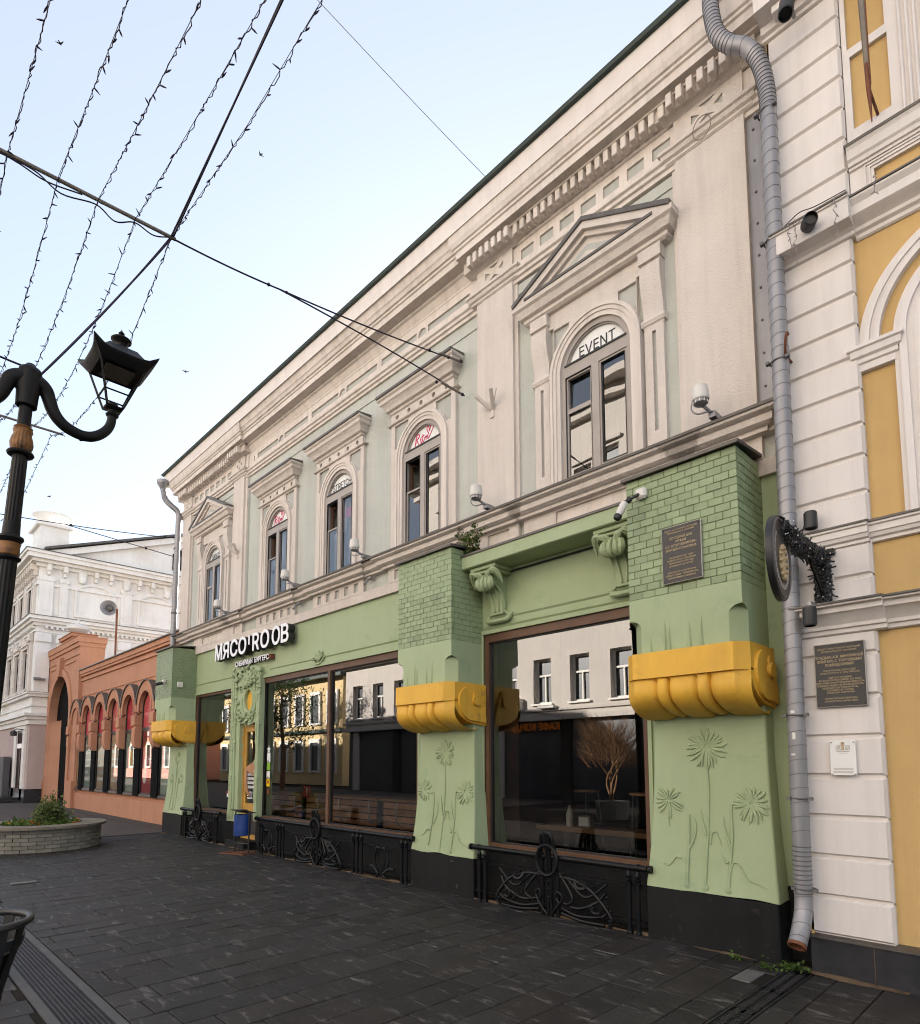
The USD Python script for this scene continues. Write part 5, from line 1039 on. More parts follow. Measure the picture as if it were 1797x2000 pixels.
# lights and bits fixed to the right house
def spot(x, y, z, ax, lab, r=.045, L=.13):
    T = thing('wall_spotlight', lab, 'spotlight', None, 0, 'black spotlights on the yellow house'); a = np.array(ax, float); a /= np.linalg.norm(a)
    b = MB(); b.lathe([(0, 0), (r, 0), (r + .002, .01), (r + .002, L - .012), (r - .006, L), (r - .008, L - .03), (0, L - .03)], (x, y, z), 20, a); b.build('lamp_body', 'black', T, 40)
    b = MB(); b.box(x - .012, x + .012, y + .01, 5.24, z + .02, z + .05); b.build('lamp_arm', 'zinc', T); return T
spot(-1.43, 5.11, 3.315, (0, 0, 1), 'black spotlight standing on the upper ledge above the round hanging sign bracket'); spot(-1.445, 5.02, 2.69, (0, 0, -1), 'black spotlight hanging under the lower ledge by the sign bracket', .045, .14)
spot(-1.365, 5.0, 7.62, (.02, -.35, -.9), 'dark blue spotlight near the top edge over the white blocks', .055, .19); spot(-1.315, 5.02, 5.66, (.45, -.8, -.2), 'black hexagonal floodlight on the ledge beside the downpipe', .05, .11)
T = thing('hanging_sign', 'round dark hanging sign with a gold emblem beside the downpipe', 'hanging sign')
cx, cy, cz = -1.385, 4.235, 2.865
def turn(b, a=math.radians(7)):                # the disc hangs slightly turned on its chain
    for i, v in enumerate(b.v): d = v - np.array([cx, cy, cz]); b.v[i] = np.c_[cx + d[:, 0] * math.cos(a) - d[:, 1] * math.sin(a), cy + d[:, 0] * math.sin(a) + d[:, 1] * math.cos(a), cz + d[:, 2]]
b = MB(); b.lathe([(0, -.018), (.24, -.018), (.245, -.02), (.275, -.02), (.278, -.012), (.278, .012), (.275, .02), (.245, .02), (.24, .018), (0, .018)], (cx, cy, cz), 40, (1, 0, 0)); turn(b); b.build('disc', 'black', T, 30)
b = MB(); b.tube([(cx + .021, cy + .255 * math.cos(t), cz + .255 * math.sin(t)) for t in np.linspace(0, 6.283, 40, endpoint=False)], .007, 6, closed=True); turn(b); b.build('rim', 'zincring', T, 40)
b = MB(); em = trimesh.creation.icosphere(2); b.mesh(em, np.array([[.012, 0, 0, cx + .02], [0, .085, 0, cy + .01], [0, 0, .12, cz - .03], [0, 0, 0, 1]]))
for k in range(14): t = k * .449; b.mesh(trimesh.creation.icosphere(1, .018), np.array([[1, 0, 0, cx + .024], [0, 1, 0, cy + .01 + .075 * math.cos(t)], [0, 0, 1, cz - .03 + .105 * math.sin(t)], [0, 0, 0, 1]]))
turn(b); b.build('gold_emblem', 'brass', T, 60); b = MB()
for k in range(22):
    t = 2.4 + k * .20; b.box(cx + .018, cx + .022, cy + .19 * math.cos(t) - .012, cy + .19 * math.cos(t) + .012, cz + .19 * math.sin(t) - .016, cz + .19 * math.sin(t) + .016)
turn(b); b.build('lettering_ring', 'zinc', T)
b = MB(); b.tube([(cx, 5.20, 3.125), (cx, 4.21, 3.125)], .017, 8); b.tube([(cx, 5.185, 2.70), (cx, 5.185, 3.16)], .018, 8); b.tube(bez([(cx, 5.18, 2.76), (cx, 4.95, 2.95), (cx, 4.72, 3.10)], 8), .012, 6); b.box(cx - .04, cx + .09, 5.13, 5.19, 3.10, 3.135); b.build('bracket_arm', 'iron', T, 40)
T = thing('wound_garland', 'black bulb garland wound thickly round the hanging sign bracket', 'garland'); b = MB(); pth = []
for k in range(520):
    t = k / 520; s_ = t * 1.42
    c = (cx, 4.22 + s_, 3.11 - .03 * math.sin(s_ * 3)) if s_ < .95 else (cx, 5.165, 3.11 - (s_ - .95) * .82)
    r = .045 + .02 * R.random(); a = k * .62
    pth.append((c[0] + r * math.cos(a), c[1] + (0 if s_ < .95 else r * math.sin(a) * .6), c[2] + r * math.sin(a) - (.035 * R.random() if s_ < .95 else 0)))
b.tube(pth, .0065, 4); b.build('cable', 'black', T); b = MB(); 
for p in pth[::3]:
    d = np.array([R.gauss(0, 1), R.gauss(0, .6), R.gauss(-.4, 1)]); d /= np.linalg.norm(d); b.tube([p, np.array(p) + d * R.uniform(.03, .055)], .0062, 5)
b.build('bulb', 'black', T, kind='stuff'); b = MB()
for p in pth[5::13]: b.mesh(trimesh.creation.icosphere(0, .006), np.array([[1, 0, 0, p[0] + .03], [0, 1, 0, p[1]], [0, 0, 1, p[2]], [0, 0, 0, 1]]))
b.build('led', 'sign_warm', T, kind='stuff')
for i, (x, L) in enumerate(((-1.44, .27), (-1.40, .36), (-1.12, .30), (-.86, .16))):
    T = thing('icicle_light', ('short pale icicle light string nearest the downpipe', 'longest pale icicle light string under the black floodlight', 'pale icicle light string near the end of the white blocks', 'short pale icicle light string over the yellow wall')[i], 'string light', None, 0, 'pale icicle light strings on the ledge'); b = MB(); z = 5.77; y = 5.0; p = [(x, 5.03, 5.765), (x, 5.0, 5.76)]
    while z > 5.76 - L: z -= .03; p.append((x + R.uniform(-.014, .014), 4.995 + R.uniform(-.01, .01), z))
    b.tube(p, .0028, 4)
    for q in p[2::2]: b.tube([q, np.array(q) + [R.uniform(-.03, .03), R.uniform(-.02, .02), -.02]], .004, 4)
    b.build('strand', 'wire_pale', T)
T = thing('wall_hook', 'rusty iron hook sticking out beside the downpipe', 'hook'); b = MB(); b.tube(bez([(-1.53, 5.2, 4.74), (-1.525, 5.05, 4.74), (-1.50, 4.98, 4.80), (-1.485, 4.97, 4.85), (-1.475, 4.97, 4.83)], 6), .010, 6); b.build('hook', 'rust', T, 40)
T = thing('weathered_pole', 'weathered pale pole with a dark pointed tip hanging before the yellow panel', 'pole')
b = MB(); b.tube([(-.873, 5.0, 7.9), (-.870, 5.0, 7.1), (-.862, 5.0, 6.45)], [.024, .024, .018], 6); b.build('shaft', 'cap_stone', T); b = MB(); b.tube([(-.866, 4.985, 6.62), (-.862, 4.99, 6.42), (-.857, 5.0, 6.16)], [.012, .016, .004], 6); b.tube([(-.85, 4.995, 7.9), (-.848, 4.99, 6.45)], .005, 5); b.tube([(-.857, 5.0, 6.4), (-.857, 5.23, 6.40)], .01, 5); b.build('tip', 'rust', T)
T = thing('ledge_cable', 'black cable running along the ledge of the yellow house', 'cable'); b = MB(); b.tube(bez([(-1.58, 5.1, 5.80), (-1.45, 5.02, 5.775), (-1.36, 5.0, 5.79), (-1.25, 5.01, 5.775), (-1.05, 5.02, 5.775)], 6), .004, 5); b.tube(bez([(-1.46, 5.05, 3.33), (-1.48, 5.05, 3.25), (-1.475, 4.95, 3.15), (-1.44, 4.95, 3.13)], 6), .004, 5); b.build('strand', 'black', T)
# blue litter bin by the door
T = thing('litter_bin', 'blue cylindrical litter bin in a black stand beside the door', 'litter bin', (-10.62, 5.0, 0), 18)
b = MB(); b.lathe([(0, .30), (.135, .30), (.14, .31), (.14, .40), (.143, .405), (.14, .41), (.14, .58), (.143, .585), (.14, .59), (.14, .66), (.128, .66), (.126, .32), (0, .32)], (0, 0, 0), 28); b.build('drum', 'blue', T, 40)
b = MB(); b.tube([(-.165, 0, 0), (-.165, 0, .70), (-.10, 0, .735), (0, -.02, .745), (.10, 0, .735), (.165, 0, .70), (.165, 0, 0)], .014, 8); b.tube([(-.165, 0, .16), (.165, 0, .16)], .012, 6); b.box(-.19, -.14, -.16, .16, 0, .018); b.box(.14, .19, -.16, .16, 0, .018); b.build('stand', 'black', T, 40)
b = MB(); b.mesh(trimesh.creation.box((.31, .30, .015)), np.array([[1, 0, 0, 0], [0, .97, .24, .02], [0, -.24, .97, .715], [0, 0, 0, 1]])); b.build('lid', 'black', T); b = MB(); b.box(-.30, .26, -.22, .12, 0, .012); b.build('foot_plate', 'rust', T)
# black litter bin in the left foreground
T = thing('litter_bin', 'black flared litter bin with cut outs at the lower left corner', 'litter bin', (-3.01, .36, 0), 0)
b = MB(); b.tube([(.192 * math.cos(t), .192 * math.sin(t), .955) for t in np.linspace(0, 6.283, 48, endpoint=False)], .014, 10, closed=True); b.build('rim', 'black', T, 60)
b = MB()
for k in range(14):
    t = k * 2 * math.pi / 14; w = .022
    P = [(.19, .95), (.178, .88), (.145, .78), (.12, .70), (.112, .62), (.112, .25)]
    V = np.array([[(r * math.cos(t + s_ * w / r), r * math.sin(t + s_ * w / r), z) for s_ in (-1, 1)] for r, z in P]); b.grid(V); V2 = V.copy(); V2[:, :, 0] *= .975; V2[:, :, 1] *= .975; b.grid(V2[:, ::-1])
b.build('slat', 'black', T); b = MB()
for z0, z1, r0, r1 in ((.86, .90, .172, .182), (.66, .76, .116, .139), (.25, .62, .113, .113)): b.lathe([(r0 - .003, z0), (r1 - .003, z1), (r1 - .012, z1), (r0 - .012, z0)], (0, 0, 0), 40)
b.lathe([(0, .26), (.11, .26)], (0, 0, 0), 30); b.build('body', 'black', T, 40); b = MB(); b.tube([(0, 0, 0), (0, 0, .27)], .03, 10); b.lathe([(0, 0), (.12, 0), (.12, .015), (0, .03)], (0, 0, 0), 24); b.build('foot', 'black', T, 40)
b = MB(); b.lathe([(.0, .5), (.10, .5), (.108, .62), (.118, .72), (.136, .83), (.14, .84)], (0, 0, 0), 30); b.build('bag', 'interior', T, 60)
# ================================================================ orange arcade and gateway
A = thing('orange_arcade', 'low orange shop wall with six arched poster windows and dark pillars', 'building')
ya = 5.87; CX = [-26.33, -24.87, -23.37, -21.85, -20.40, -18.98, -17.50, -16.05]
mids = [(a + b) / 2 for a, b in zip(CX, CX[1:])]
opn = unary_union([Polygon([(c - .50, .72), (c + .50, .72)] + arc(c, 3.05, .50, 0, 180, 20)) for c in mids])
m = MB(); m.xz(sbox(-25.6, 0, -14.9, 4.86).union(sbox(-26.5, 0, -25.5, 4.86)), ya, 6.25); m.build('wall', 'orange', A)
m = MB(); m.box(-25.6, -14.9, 5.80, ya, 0, .55); m.build('base', 'orange', A)
m = MB()
for z0, z1, y in ((4.50, 4.58, 5.82), (4.66, 4.74, 5.80), (4.74, 4.88, 5.77), (3.94, 3.97, 5.845)): m.box(-25.6, -14.9, y, ya + .01, z0, z1)
m.build('wall_moulding', 'orange', A)
m = MB(); m.box(-25.6, -14.9, 5.72, 6.3, 4.88, 4.91); m.build('coping', 'flash', A)
post = ['poster_sand', 'poster_teal', 'poster_sand', 'poster_sand', 'poster_teal', 'poster_red', 'poster_teal']
for i, c in enumerate(mids):
    r = (CX[i + 1] - CX[i]) / 2
    m = MB(); ring = Polygon([(c - r + .02, 3.0)] + [(c - (r - .02) * math.cos(t), 3.08 + .76 * math.sin(t)) for t in np.linspace(0, math.pi, 24)] + [(c + r - .02, 3.0)]).difference(Polygon([(c - .50, 2.9)] + arc(c, 3.05, .50, 180, 0, 20) + [(c + .50, 2.9)]))
    m.xz(ring, 5.72, ya + .01); m.xz(Polygon([(c - .52, 2.95)] + arc(c, 3.05, .545, 180, 0, 20) + [(c + .545, 2.95)]).difference(Polygon([(c - .50, 2.9)] + arc(c, 3.05, .50, 180, 0, 20) + [(c + .50, 2.9)])), 5.70, 5.74); m.build('arch', 'orange', A, 30)
    m = MB(); m.xz(Polygon([(c - (r + .015) * math.cos(t), 3.08 + .785 * math.sin(t)) for t in np.linspace(.18, math.pi - .18, 24)] + [(c - (r - .02) * math.cos(t), 3.08 + .765 * math.sin(t)) for t in np.linspace(math.pi - .18, .18, 24)]), 5.68, ya); m.build('arch_flashing', 'flash', A, 40)
    w = MB(); o = Polygon([(c - .50, .72), (c + .50, .72)] + arc(c, 3.05, .50, 0, 180, 20)); w.xz(o.difference(sbox(c - .46, .76, c + .46, 2.45).union(o.buffer(-.04).intersection(sbox(-99, 2.55, 0, 9)))), 5.815, 5.868); wn = w.build('poster_window', 'black', A)
    w = MB(); w.xz(o.buffer(-.02), 5.85, 5.868); pp = w.build('poster', post[i], wn)
    w = MB(); w.xz(o.buffer(-.03).intersection(sbox(-99, 2.55, 0, 9)), 5.842, 5.849); w.build('top_panel', 'red' if i % 2 == 0 else 'poster_red', wn)
    q = sheet(c - .46, c + .46, 5.83, .76, 2.45); q.build('pane', 'glass_plain', wn)
    w = MB()
    if i == 5: w.text('КАРТА', .13, c - .30, 5.847, 1.95, .003, True); w.text('ПРЕД', .10, c - .30, 5.847, 2.12, .003, True); w.text('ЛЕТО', .10, c - .30, 5.847, 1.80, .003, True); w.build('poster_text', 'lime', wn); w = MB(); w.xz(affinity.scale(Point(c - .22, 1.35).buffer(1), .16, .34), 5.844, 5.849); w.box(c + .05, c + .36, 5.844, 5.849, 1.66, 1.70)
    elif i == 4: w.xz(affinity.scale(Point(c, 1.65).buffer(1), .17, .30), 5.844, 5.849); w.build('poster_tree', 'sticker_yellow', wn); w = MB(); w.box(c - .4, c + .4, 5.844, 5.849, .95, 1.10)
    else:
        for k in range(6): z = 1.0 + .22 * k; w.box(c - .38, c - .38 + R.uniform(.25, .7), 5.844, 5.849, z, z + R.uniform(.03, .12))
    w.build('poster_print', 'poster_teal' if i < 4 and i % 2 == 0 else 'sign_warm', wn)
for i, x in enumerate(CX):
    m = MB(); pr = [(ya, 2.92), (5.66, 2.92), (5.66, 2.62), (5.69, 2.60), (5.69, 2.56), (5.66, 2.52), (5.66, 2.22), (5.68, 2.10), (5.72, 2.02), (5.79, 1.975), (ya, 1.975)]
    m.prof(pr, x - .14, x + .14); m.box(x - .16, x + .16, 5.64, ya, 2.62, 2.90); m.build('arch_bracket', 'orange', A, 30)
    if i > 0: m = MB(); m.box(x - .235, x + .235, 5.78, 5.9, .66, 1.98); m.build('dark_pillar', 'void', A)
m = MB(); m.box(-25.55, -14.9, 5.795, 5.88, .66, .72); m.build('window_sill', 'flash', A)
G = thing('orange_gateway', 'tall orange gateway with a round arch and a keystone', 'gateway')
go = Polygon([(-29.67, -.1), (-26.55, -.1)] + arc(-28.11, 3.36, 1.56, 0, 180, 40))
m = MB(); m.xz(sbox(-30.75, 0, -25.55, 5.95).difference(go), 5.75, 6.55); m.build('wall', 'orange', G)
m = MB()
m.xz(Polygon(arc(-28.11, 3.36, 1.86, 0, 180, 40)).difference(Point(-28.11, 3.36).buffer(1.565, 40)), 5.69, 5.76); m.box(-29.97, -29.68, 5.69, 5.76, 0, 3.36); m.box(-26.54, -26.25, 5.69, 5.76, 0, 3.36); m.build('arch_trim', 'orange', G, 30)
m = MB(); m.profy([(-28.30, 4.90), (-27.92, 4.90), (-27.80, 5.62), (-28.42, 5.62)], 5.60, 5.75); m.build('keystone', 'orange', G)
m = MB(); m.box(-30.8, -25.5, 5.66, 6.6, 5.95, 6.15); m.box(-30.75, -25.53, 5.70, 6.57, 5.80, 5.95); m.box(-30.72, -25.54, 5.72, 5.76, 5.50, 5.58); m.box(-30.0, -28.7, 5.715, 5.75, 5.30, 5.36); m.box(-27.5, -26.1, 5.715, 5.75, 5.30, 5.36); m.box(-30.75, -30.2, 5.70, 5.76, 0, .9); m.box(-26.3, -25.55, 5.68, 5.76, 0, .95); m.build('moulding', 'orange', G)
m = MB(); m.box(-28.95, -27.15, 5.85, 6.6, 6.15, 6.40); m.box(-29.05, -27.05, 5.78, 6.65, 6.40, 6.52); m.box(-30.82, -25.48, 5.64, 6.62, 6.15, 6.17); m.box(-29.1, -27.0, 5.75, 6.68, 6.52, 6.54); m.build('attic', 'orange', G)
m = MB(); m.lathe([(0, 6.53), (.16, 6.54), (.12, 6.66), (.30, 6.73), (.41, 6.83), (.41, 6.93), (.30, 7.02), (.12, 7.06), (.05, 7.10), (.05, 7.22), (0, 7.26)], (-28.05, 6.2, 0), 28); m.build('white_finial', 'white_plastic', G, 40)
m = MB(); m.xz(go.intersection(sbox(-40, 3.3, 0, 9)), 5.98, 6.04); m.build('arch_infill', 'void', G); m = MB(); m.box(-28.75, -26.56, 5.95, 5.99, .04, 3.32); m.build('gate_leaf', 'void', G)  # near-black sheet across the arch paints the darkness of the passage
m = MB(); m.tube([(-26.75, 6.2, 3.3), (-26.75, 6.2, 3.55)], .06, 8); m.build('gate_lamp', 'black', G)
T = thing('horn_loudspeaker', 'grey horn loudspeaker on a rusty mast behind the orange wall', 'loudspeaker')
b = MB(); b.lathe([(.05, .36), (.07, .30), (.09, .18), (.16, .08), (.26, .01), (.275, 0), (.275, -.015), (.26, -.012), (.15, .07), (.07, .17), (.0, .18)], (-24.6, 6.35, 7.12), 30, (-.95, .28, 0.02)); b.build('horn', 'zinc', T, 40); b = MB(); b.lathe([(0, -.02), (.08, 0), (.09, .08), (.05, .18)], (-24.58, 6.38, 7.12), 16, (-.95, .28, 0.02)); b.build('driver', 'flash', T, 40)
b = MB(); b.tube([(-24.45, 6.6, 4.6), (-24.5, 6.6, 7.1)], .035, 8); b.build('mast', 'rust', T)

# ================================================================ white theatre at the far left
W = thing('white_theatre', 'ornate white stucco building with a gabled side wall at the far left', 'building')
xs, yf = -30.35, 5.2
m = MB(); m.box(-75, xs, yf, 17, 3.2, 10.1); m.build('wall', 'theatre', W)
m = MB(); m.box(-75, xs + .03, yf - .02, yf + .5, .55, 3.18); m.box(xs - .2, xs + .03, yf + .5, 9, .55, 3.18); m.build('ground_floor', 'lilac', W)
m = MB(); m.box(-75, xs + .12, yf - .1, 9, 0, .55); m.build('plinth', 'granite', W)
Vg = np.array([(xs, 5.2, 10.0), (xs, 17, 10.0), (xs, 17, 11.9), (xs, 11.5, 12.6), (xs, 5.6, 10.45)])
m = MB(); V2 = Vg - [14, 0, 0]; m.add(np.vstack([Vg, V2]), [(0, 1, 2), (0, 2, 3), (0, 3, 4), (5, 7, 6), (5, 8, 7), (5, 9, 8), (4, 3, 8), (4, 8, 9), (3, 2, 7), (3, 7, 8)]); m.build('gable', 'theatre', W)
m = MB()
for a, b2 in (((5.3, 10.40), (11.5, 12.66)), ((11.5, 12.66), (17, 11.95))): m.prof([(a[0], a[1]), (b2[0], b2[1]), (b2[0], b2[1] + .10), (a[0], a[1] + .10)], xs - 14, xs + .35)
m.build('gable_roof', 'flash', W); m = MB()
for a, b2 in (((5.5, 10.14), (11.5, 12.36)), ((11.5, 12.36), (17, 11.65))): m.prof([(a[0], a[1]), (b2[0], b2[1]), (b2[0], b2[1] + .27), (a[0], a[1] + .27)], xs - .1, xs + .22)
m.build('gable_cornice', 'theatre', W)
def band(z0, z1, o, nm='string_course', mat_='theatre'):
    b = MB(); b.box(-75, xs + o, yf - o, yf + .01, z0, z1); b.box(xs - .01, xs + o, yf + .01, 17, z0, z1); b.build(nm, mat_, W)
for z0, z1, o in ((9.72, 9.86, .12), (9.86, 9.98, .30), (9.98, 10.16, .48), (10.16, 10.28, .55), (8.95, 9.05, .07), (7.48, 7.62, .30), (7.36, 7.48, .20), (7.24, 7.36, .10), (6.98, 7.05, .06), (4.30, 4.42, .14), (4.42, 4.47, .2), (3.50, 3.62, .26), (3.36, 3.50, .16), (3.16, 3.36, .09), (3.9, 3.96, .05)): band(z0, z1, o)
m = MB(); m.box(-75, xs + .58, yf - .58, 17, 10.28, 10.31); m.box(-75, xs + .33, yf - .33, 17, 7.62, 7.64); m.box(-75, xs + .2, yf - .2, 9, 4.47, 4.49); m.build('cornice_flashing', 'flash', W)
for k in range(20):
    y = 5.45 + k * .58; m = MB(); 
    if k % 3 != 2: m.box(xs, xs + .26, y, y + .16, 9.58, 9.86, .02); m.box(xs, xs + .16, y + .02, y + .14, 9.40, 9.6, .02)
    else: m.box(xs, xs + .14, y, y + .30, 9.30, 9.80, .03); m.mesh(trimesh.creation.icosphere(2, .15), np.array([[.7, 0, 0, xs + .12], [0, 1, 0, y + .15], [0, 0, 1.2, 9.42], [0, 0, 0, 1]]))
    m.build('cornice_bracket', 'theatre', W)
for k in range(34):
    x = xs - .15 - k * .42; m = MB(); m.box(x - .16, x, yf - .28, yf, 9.58, 9.86, .02); m.box(x - .14, x - .02, yf - .16, yf, 9.36, 9.6, .02); m.build('cornice_bracket', 'theatre_front_shaded', W)
m = MB()
for k in range(60): m.box(xs, xs + .16, 5.5 + k * .19, 5.59 + k * .19, 7.13, 7.23)
for k in range(60): m.box(xs - .2 - k * .2, xs - .11 - k * .2, yf - .16, yf, 7.13, 7.23)
tag(stage.GetPrimAtPath(m.build('far_dentil', 'theatre', W)), kind='stuff')
for y0, w in ((5.22, .5), (5.95, .3), (8.3, .45), (11.0, .45), (13.6, .45)):
    m = MB(); m.box(xs, xs + .08, y0, y0 + w, 7.65, 9.35); m.box(xs, xs + .11, y0 - .03, y0 + w + .03, 9.15, 9.30); m.box(xs + .08, xs + .10, y0 + w * .3, y0 + w * .7, 7.9, 9.0); m.build('pilaster', 'theatre', W)
    m = MB(); m.box(xs, xs + .10, y0, y0 + w, 4.5, 6.55); m.box(xs, xs + .16, y0 - .04, y0 + w + .04, 6.55, 6.95, .03); m.build('pilaster', 'theatre', W)
for y0 in (6.5, 9.0, 11.7):
    m = MB(); o = MB(); m.box(xs, xs + .05, y0, y0 + 1.6, 7.8, 7.9); m.box(xs, xs + .05, y0, y0 + .1, 7.9, 9.0); m.box(xs, xs + .05, y0 + 1.5, y0 + 1.6, 7.9, 9.0); m.tube(bez([(xs + .03, y0 + .05, 8.95), (xs + .03, y0 + .4, 9.2), (xs + .03, y0 + .8, 9.26), (xs + .03, y0 + 1.2, 9.2), (xs + .03, y0 + 1.55, 8.95)], 5), .06, 6); m.build('blind_panel', 'theatre', W)
for k in range(12):                                        # street front windows
    x = xs - 1.35 - k * 1.75
    m = MB(); m.box(x - .42, x + .42, yf - .012, yf + .05, 4.75, 6.25); wn = m.build('window', 'interior', W)
    m = MB()
    for d in (-.52, .42): m.box(x + d, x + d + .10, yf - .10, yf, 4.55, 6.4)
    m.box(x - .62, x + .62, yf - .16, yf, 4.50, 4.62); m.box(x - .58, x + .58, yf - .13, yf, 6.35, 6.48); m.profy([(x - .66, 6.48), (x + .66, 6.48), (x, 6.85)], yf - .18, yf); m.build('window_frame', 'theatre_front_shaded', wn)
    m = MB(); m.mesh(trimesh.creation.icosphere(1, .09), np.array([[1, 0, 0, x], [0, 1, 0, yf - .12], [0, 0, 1, 6.55], [0, 0, 0, 1]]))
    for s_ in (-1, 1):
        for z in (5.0, 5.4, 5.8): m.mesh(trimesh.creation.icosphere(1, .07), np.array([[1, 0, 0, x + s_ * .56], [0, 1, 0, yf - .06], [0, 0, 1.4, z], [0, 0, 0, 1]]))
    m.build('stucco', 'theatre_front_shaded', wn)
    m = MB(); m.box(x - .35, x + .35, yf - .02, yf + .02, 7.95, 9.0); m.build('window', 'interior', W); 
    m = MB(); m.box(x - .46, x - .35, yf - .08, yf, 7.8, 9.2); m.box(x + .35, x + .46, yf - .08, yf, 7.8, 9.2); m.box(x - .5, x + .5, yf - .12, yf, 9.05, 9.2); m.box(x + .70, x + 1.05, yf - .1, yf, 4.5, 6.6); m.box(x + .66, x + 1.09, yf - .18, yf, 6.6, 6.95, .03); m.box(x + .70, x + 1.0, yf - .08, yf, 7.7, 9.3); m.build('front_pilaster', 'theatre_front_shaded', W)
m = MB(); m.box(xs - 2.4, xs + .05, yf - .15, 6.2, 10.31, 10.6); m.box(xs - 1.5, xs + .0, yf - .05, 6.2, 10.6, 11.55); m.box(xs - 1.7, xs + .1, yf - .2, 6.35, 11.5, 11.66, .03); m.prof([(5.15, 10.6), (6.3, 10.6), (6.3, 11.5), (5.15, 10.9)], xs - 2.4, xs - 1.5); m.build('attic', 'theatre', W)
m = MB(); m.lathe([(0, 11.66), (.25, 11.66), (.22, 11.76), (.45, 11.9), (.72, 12.12), (.74, 12.17), (.40, 12.22), (.10, 12.28), (.06, 12.4), (0, 12.45)], (xs - .75, 5.7, 0), 20); m.build('attic_urn', 'theatre', W, 50)
for k in (1, 2): m = MB(); m.lathe([(0, 10.3), (.3, 10.3), (.3, 10.8), (.5, 11.1), (.55, 11.2), (.1, 11.3), (0, 11.4)], (xs - 4 * k - 1, 5.6, 0), 14); m.build('attic_urn', 'theatre', W, 50)
m = MB(); m.add([(xs + .012, 10.55, 10.75), (xs + .012, 11.05, 10.75), (xs + .012, 11.05, 11.5), (xs + .012, 10.8, 11.8), (xs + .012, 10.55, 11.5)], [(0, 1, 2), (0, 2, 4), (2, 3, 4)]); m.box(xs, xs + .04, 10.45, 10.55, 10.7, 11.5); m.build('gable_window', 'interior', W)
# shop door in the theatre's front
m = MB(); m.xz(sbox(-33.0, .10, -30.75, 3.12).difference(sbox(-32.5, .12, -31.2, 2.95)), yf - .10, yf); m.build('door_frame', 'opp_white', W)
m = MB(); m.xz(sbox(-32.5, .12, -31.2, 2.95).difference(sbox(-32.42, .2, -31.9, 2.2)).difference(sbox(-31.8, .2, -31.28, 2.2)).difference(sbox(-32.42, 2.42, -31.28, 2.87)), yf - .04, yf + .02); dd = m.build('glass_door', 'black', W)
sheet(-32.42, -31.28, yf - .02, .2, 2.87).build('pane', 'glass_window', dd); m = MB(); m.box(-32.48, -31.22, yf - .06, yf - .035, 2.22, 2.40); m.build('door_sign', 'sign_white', dd); m = MB(); m.box(-32.5, -31.2, yf + .05, yf + .1, .1, 3); m.build('dark_hall', 'void', W)
m = MB(); m.box(-36.5, -30.9, 3.9, 5.1, -.05, .10); m.box(-36.2, -31.2, 4.3, 5.1, .1, .2); m.build('door_step', 'granite', W)
b = MB(); b.box(-35.3, -33.5, 4.85, 5.1, .1, 1.88, .01); b.build('grey_cabinet', 'concrete', label='dark grey metal cabinet beside the theatre shop door', cat='cabinet')
b = MB(); b.tube([(-30.9, 5.1, 2.95), (-30.9, 4.85, 2.98), (-30.9, 4.75, 2.9)], .02, 6); b.lathe([(.05, 0), (.12, -.03), (.12, -.2), (.0, -.22)], (-30.9, 4.75, 2.9), 12); b.build('wall_lantern', 'black', smooth=40, label='small black wall lantern above the theatre shop door', cat='wall lamp')
b = MB(); b.box(-30.3, -30.2, 5.2, 5.6, 4.98, 5.06); b.tube([(-30.2, 5.3, 5.02), (-29.95, 5.3, 5.02)], .03, 8); b.tube([(-29.98, 5.15, 5.0), (-29.98, 5.4, 5.0)], .06, 8); b.build('wall_camera', 'zinc', label='grey camera bracket on the theatre corner beside the gateway', cat='camera')

# ================================================================ round brick planter with flowers
PC = (-14.08, 2.68)
P = thing('brick_planter', 'round grey brick planter with a stone rim on the pavement', 'planter')
m = MB(); m.lathe([(.66, .36), (.66, .0), (.955, .0), (.955, .40), (.66, .40)], (*PC, 0), 60); m.build('core', 'mortar', P)
m = MB(); m.lathe([(0, .37), (.68, .37)], (*PC, 0), 30); m.build('soil', 'soil', P)
nb = 26
for r in range(6):
    for k in range(nb):
        t0 = 2 * math.pi * (k + (r % 2) * .5) / nb + .006; t1 = t0 + 2 * math.pi / nb - .012
        a = (t0 + t1) / 2
        if math.cos(a - math.radians(-12)) < -.25: continue
        z0, z1 = .006 + r * .066, .006 + r * .066 + .058; ro = .985 + R.uniform(-.004, .004); b = MB()
        v = [(PC[0] + q * math.cos(t), PC[1] + q * math.sin(t), z) for q in (.93, ro) for t in (t0, t1) for z in (z0, z1)]; b.mesh(trimesh.convex.convex_hull(np.array(v))); b.build('brick', 'paver_brick', P)
for k in range(26):
    t0 = 2 * math.pi * k / 26 + .003; t1 = t0 + 2 * math.pi / 26 - .006; v = [(PC[0] + q * math.cos(t), PC[1] + q * math.sin(t), z) for q in (.64, 1.065) for t in (t0, (t0 + t1) / 2, t1) for z in (.402 + R.uniform(0, .004), .45)]
    b = MB(); b.mesh(trimesh.convex.convex_hull(np.array(v))); b.build('cap_stone', 'cap_stone', P)
T = thing('tall_plant', 'tall bushy feathery plant in the middle of the brick planter', 'plant'); b = MB(); st = []
for k in range(46):
    a, r = R.uniform(0, 6.28), R.uniform(0, .22); h = R.uniform(.30, .66) * (1 - r * 1.5); x, y = PC[0] + .10 + r * math.cos(a), PC[1] + .12 + r * 1.2 * math.sin(a)
    p = bez([(x, y, .37), (x + R.uniform(-.05, .05), y + R.uniform(-.05, .05), .37 + h * .6), (x + R.uniform(-.12, .12), y + R.uniform(-.12, .12), .37 + h)], 6); st.append(p); b.tube(p, .004, 4)
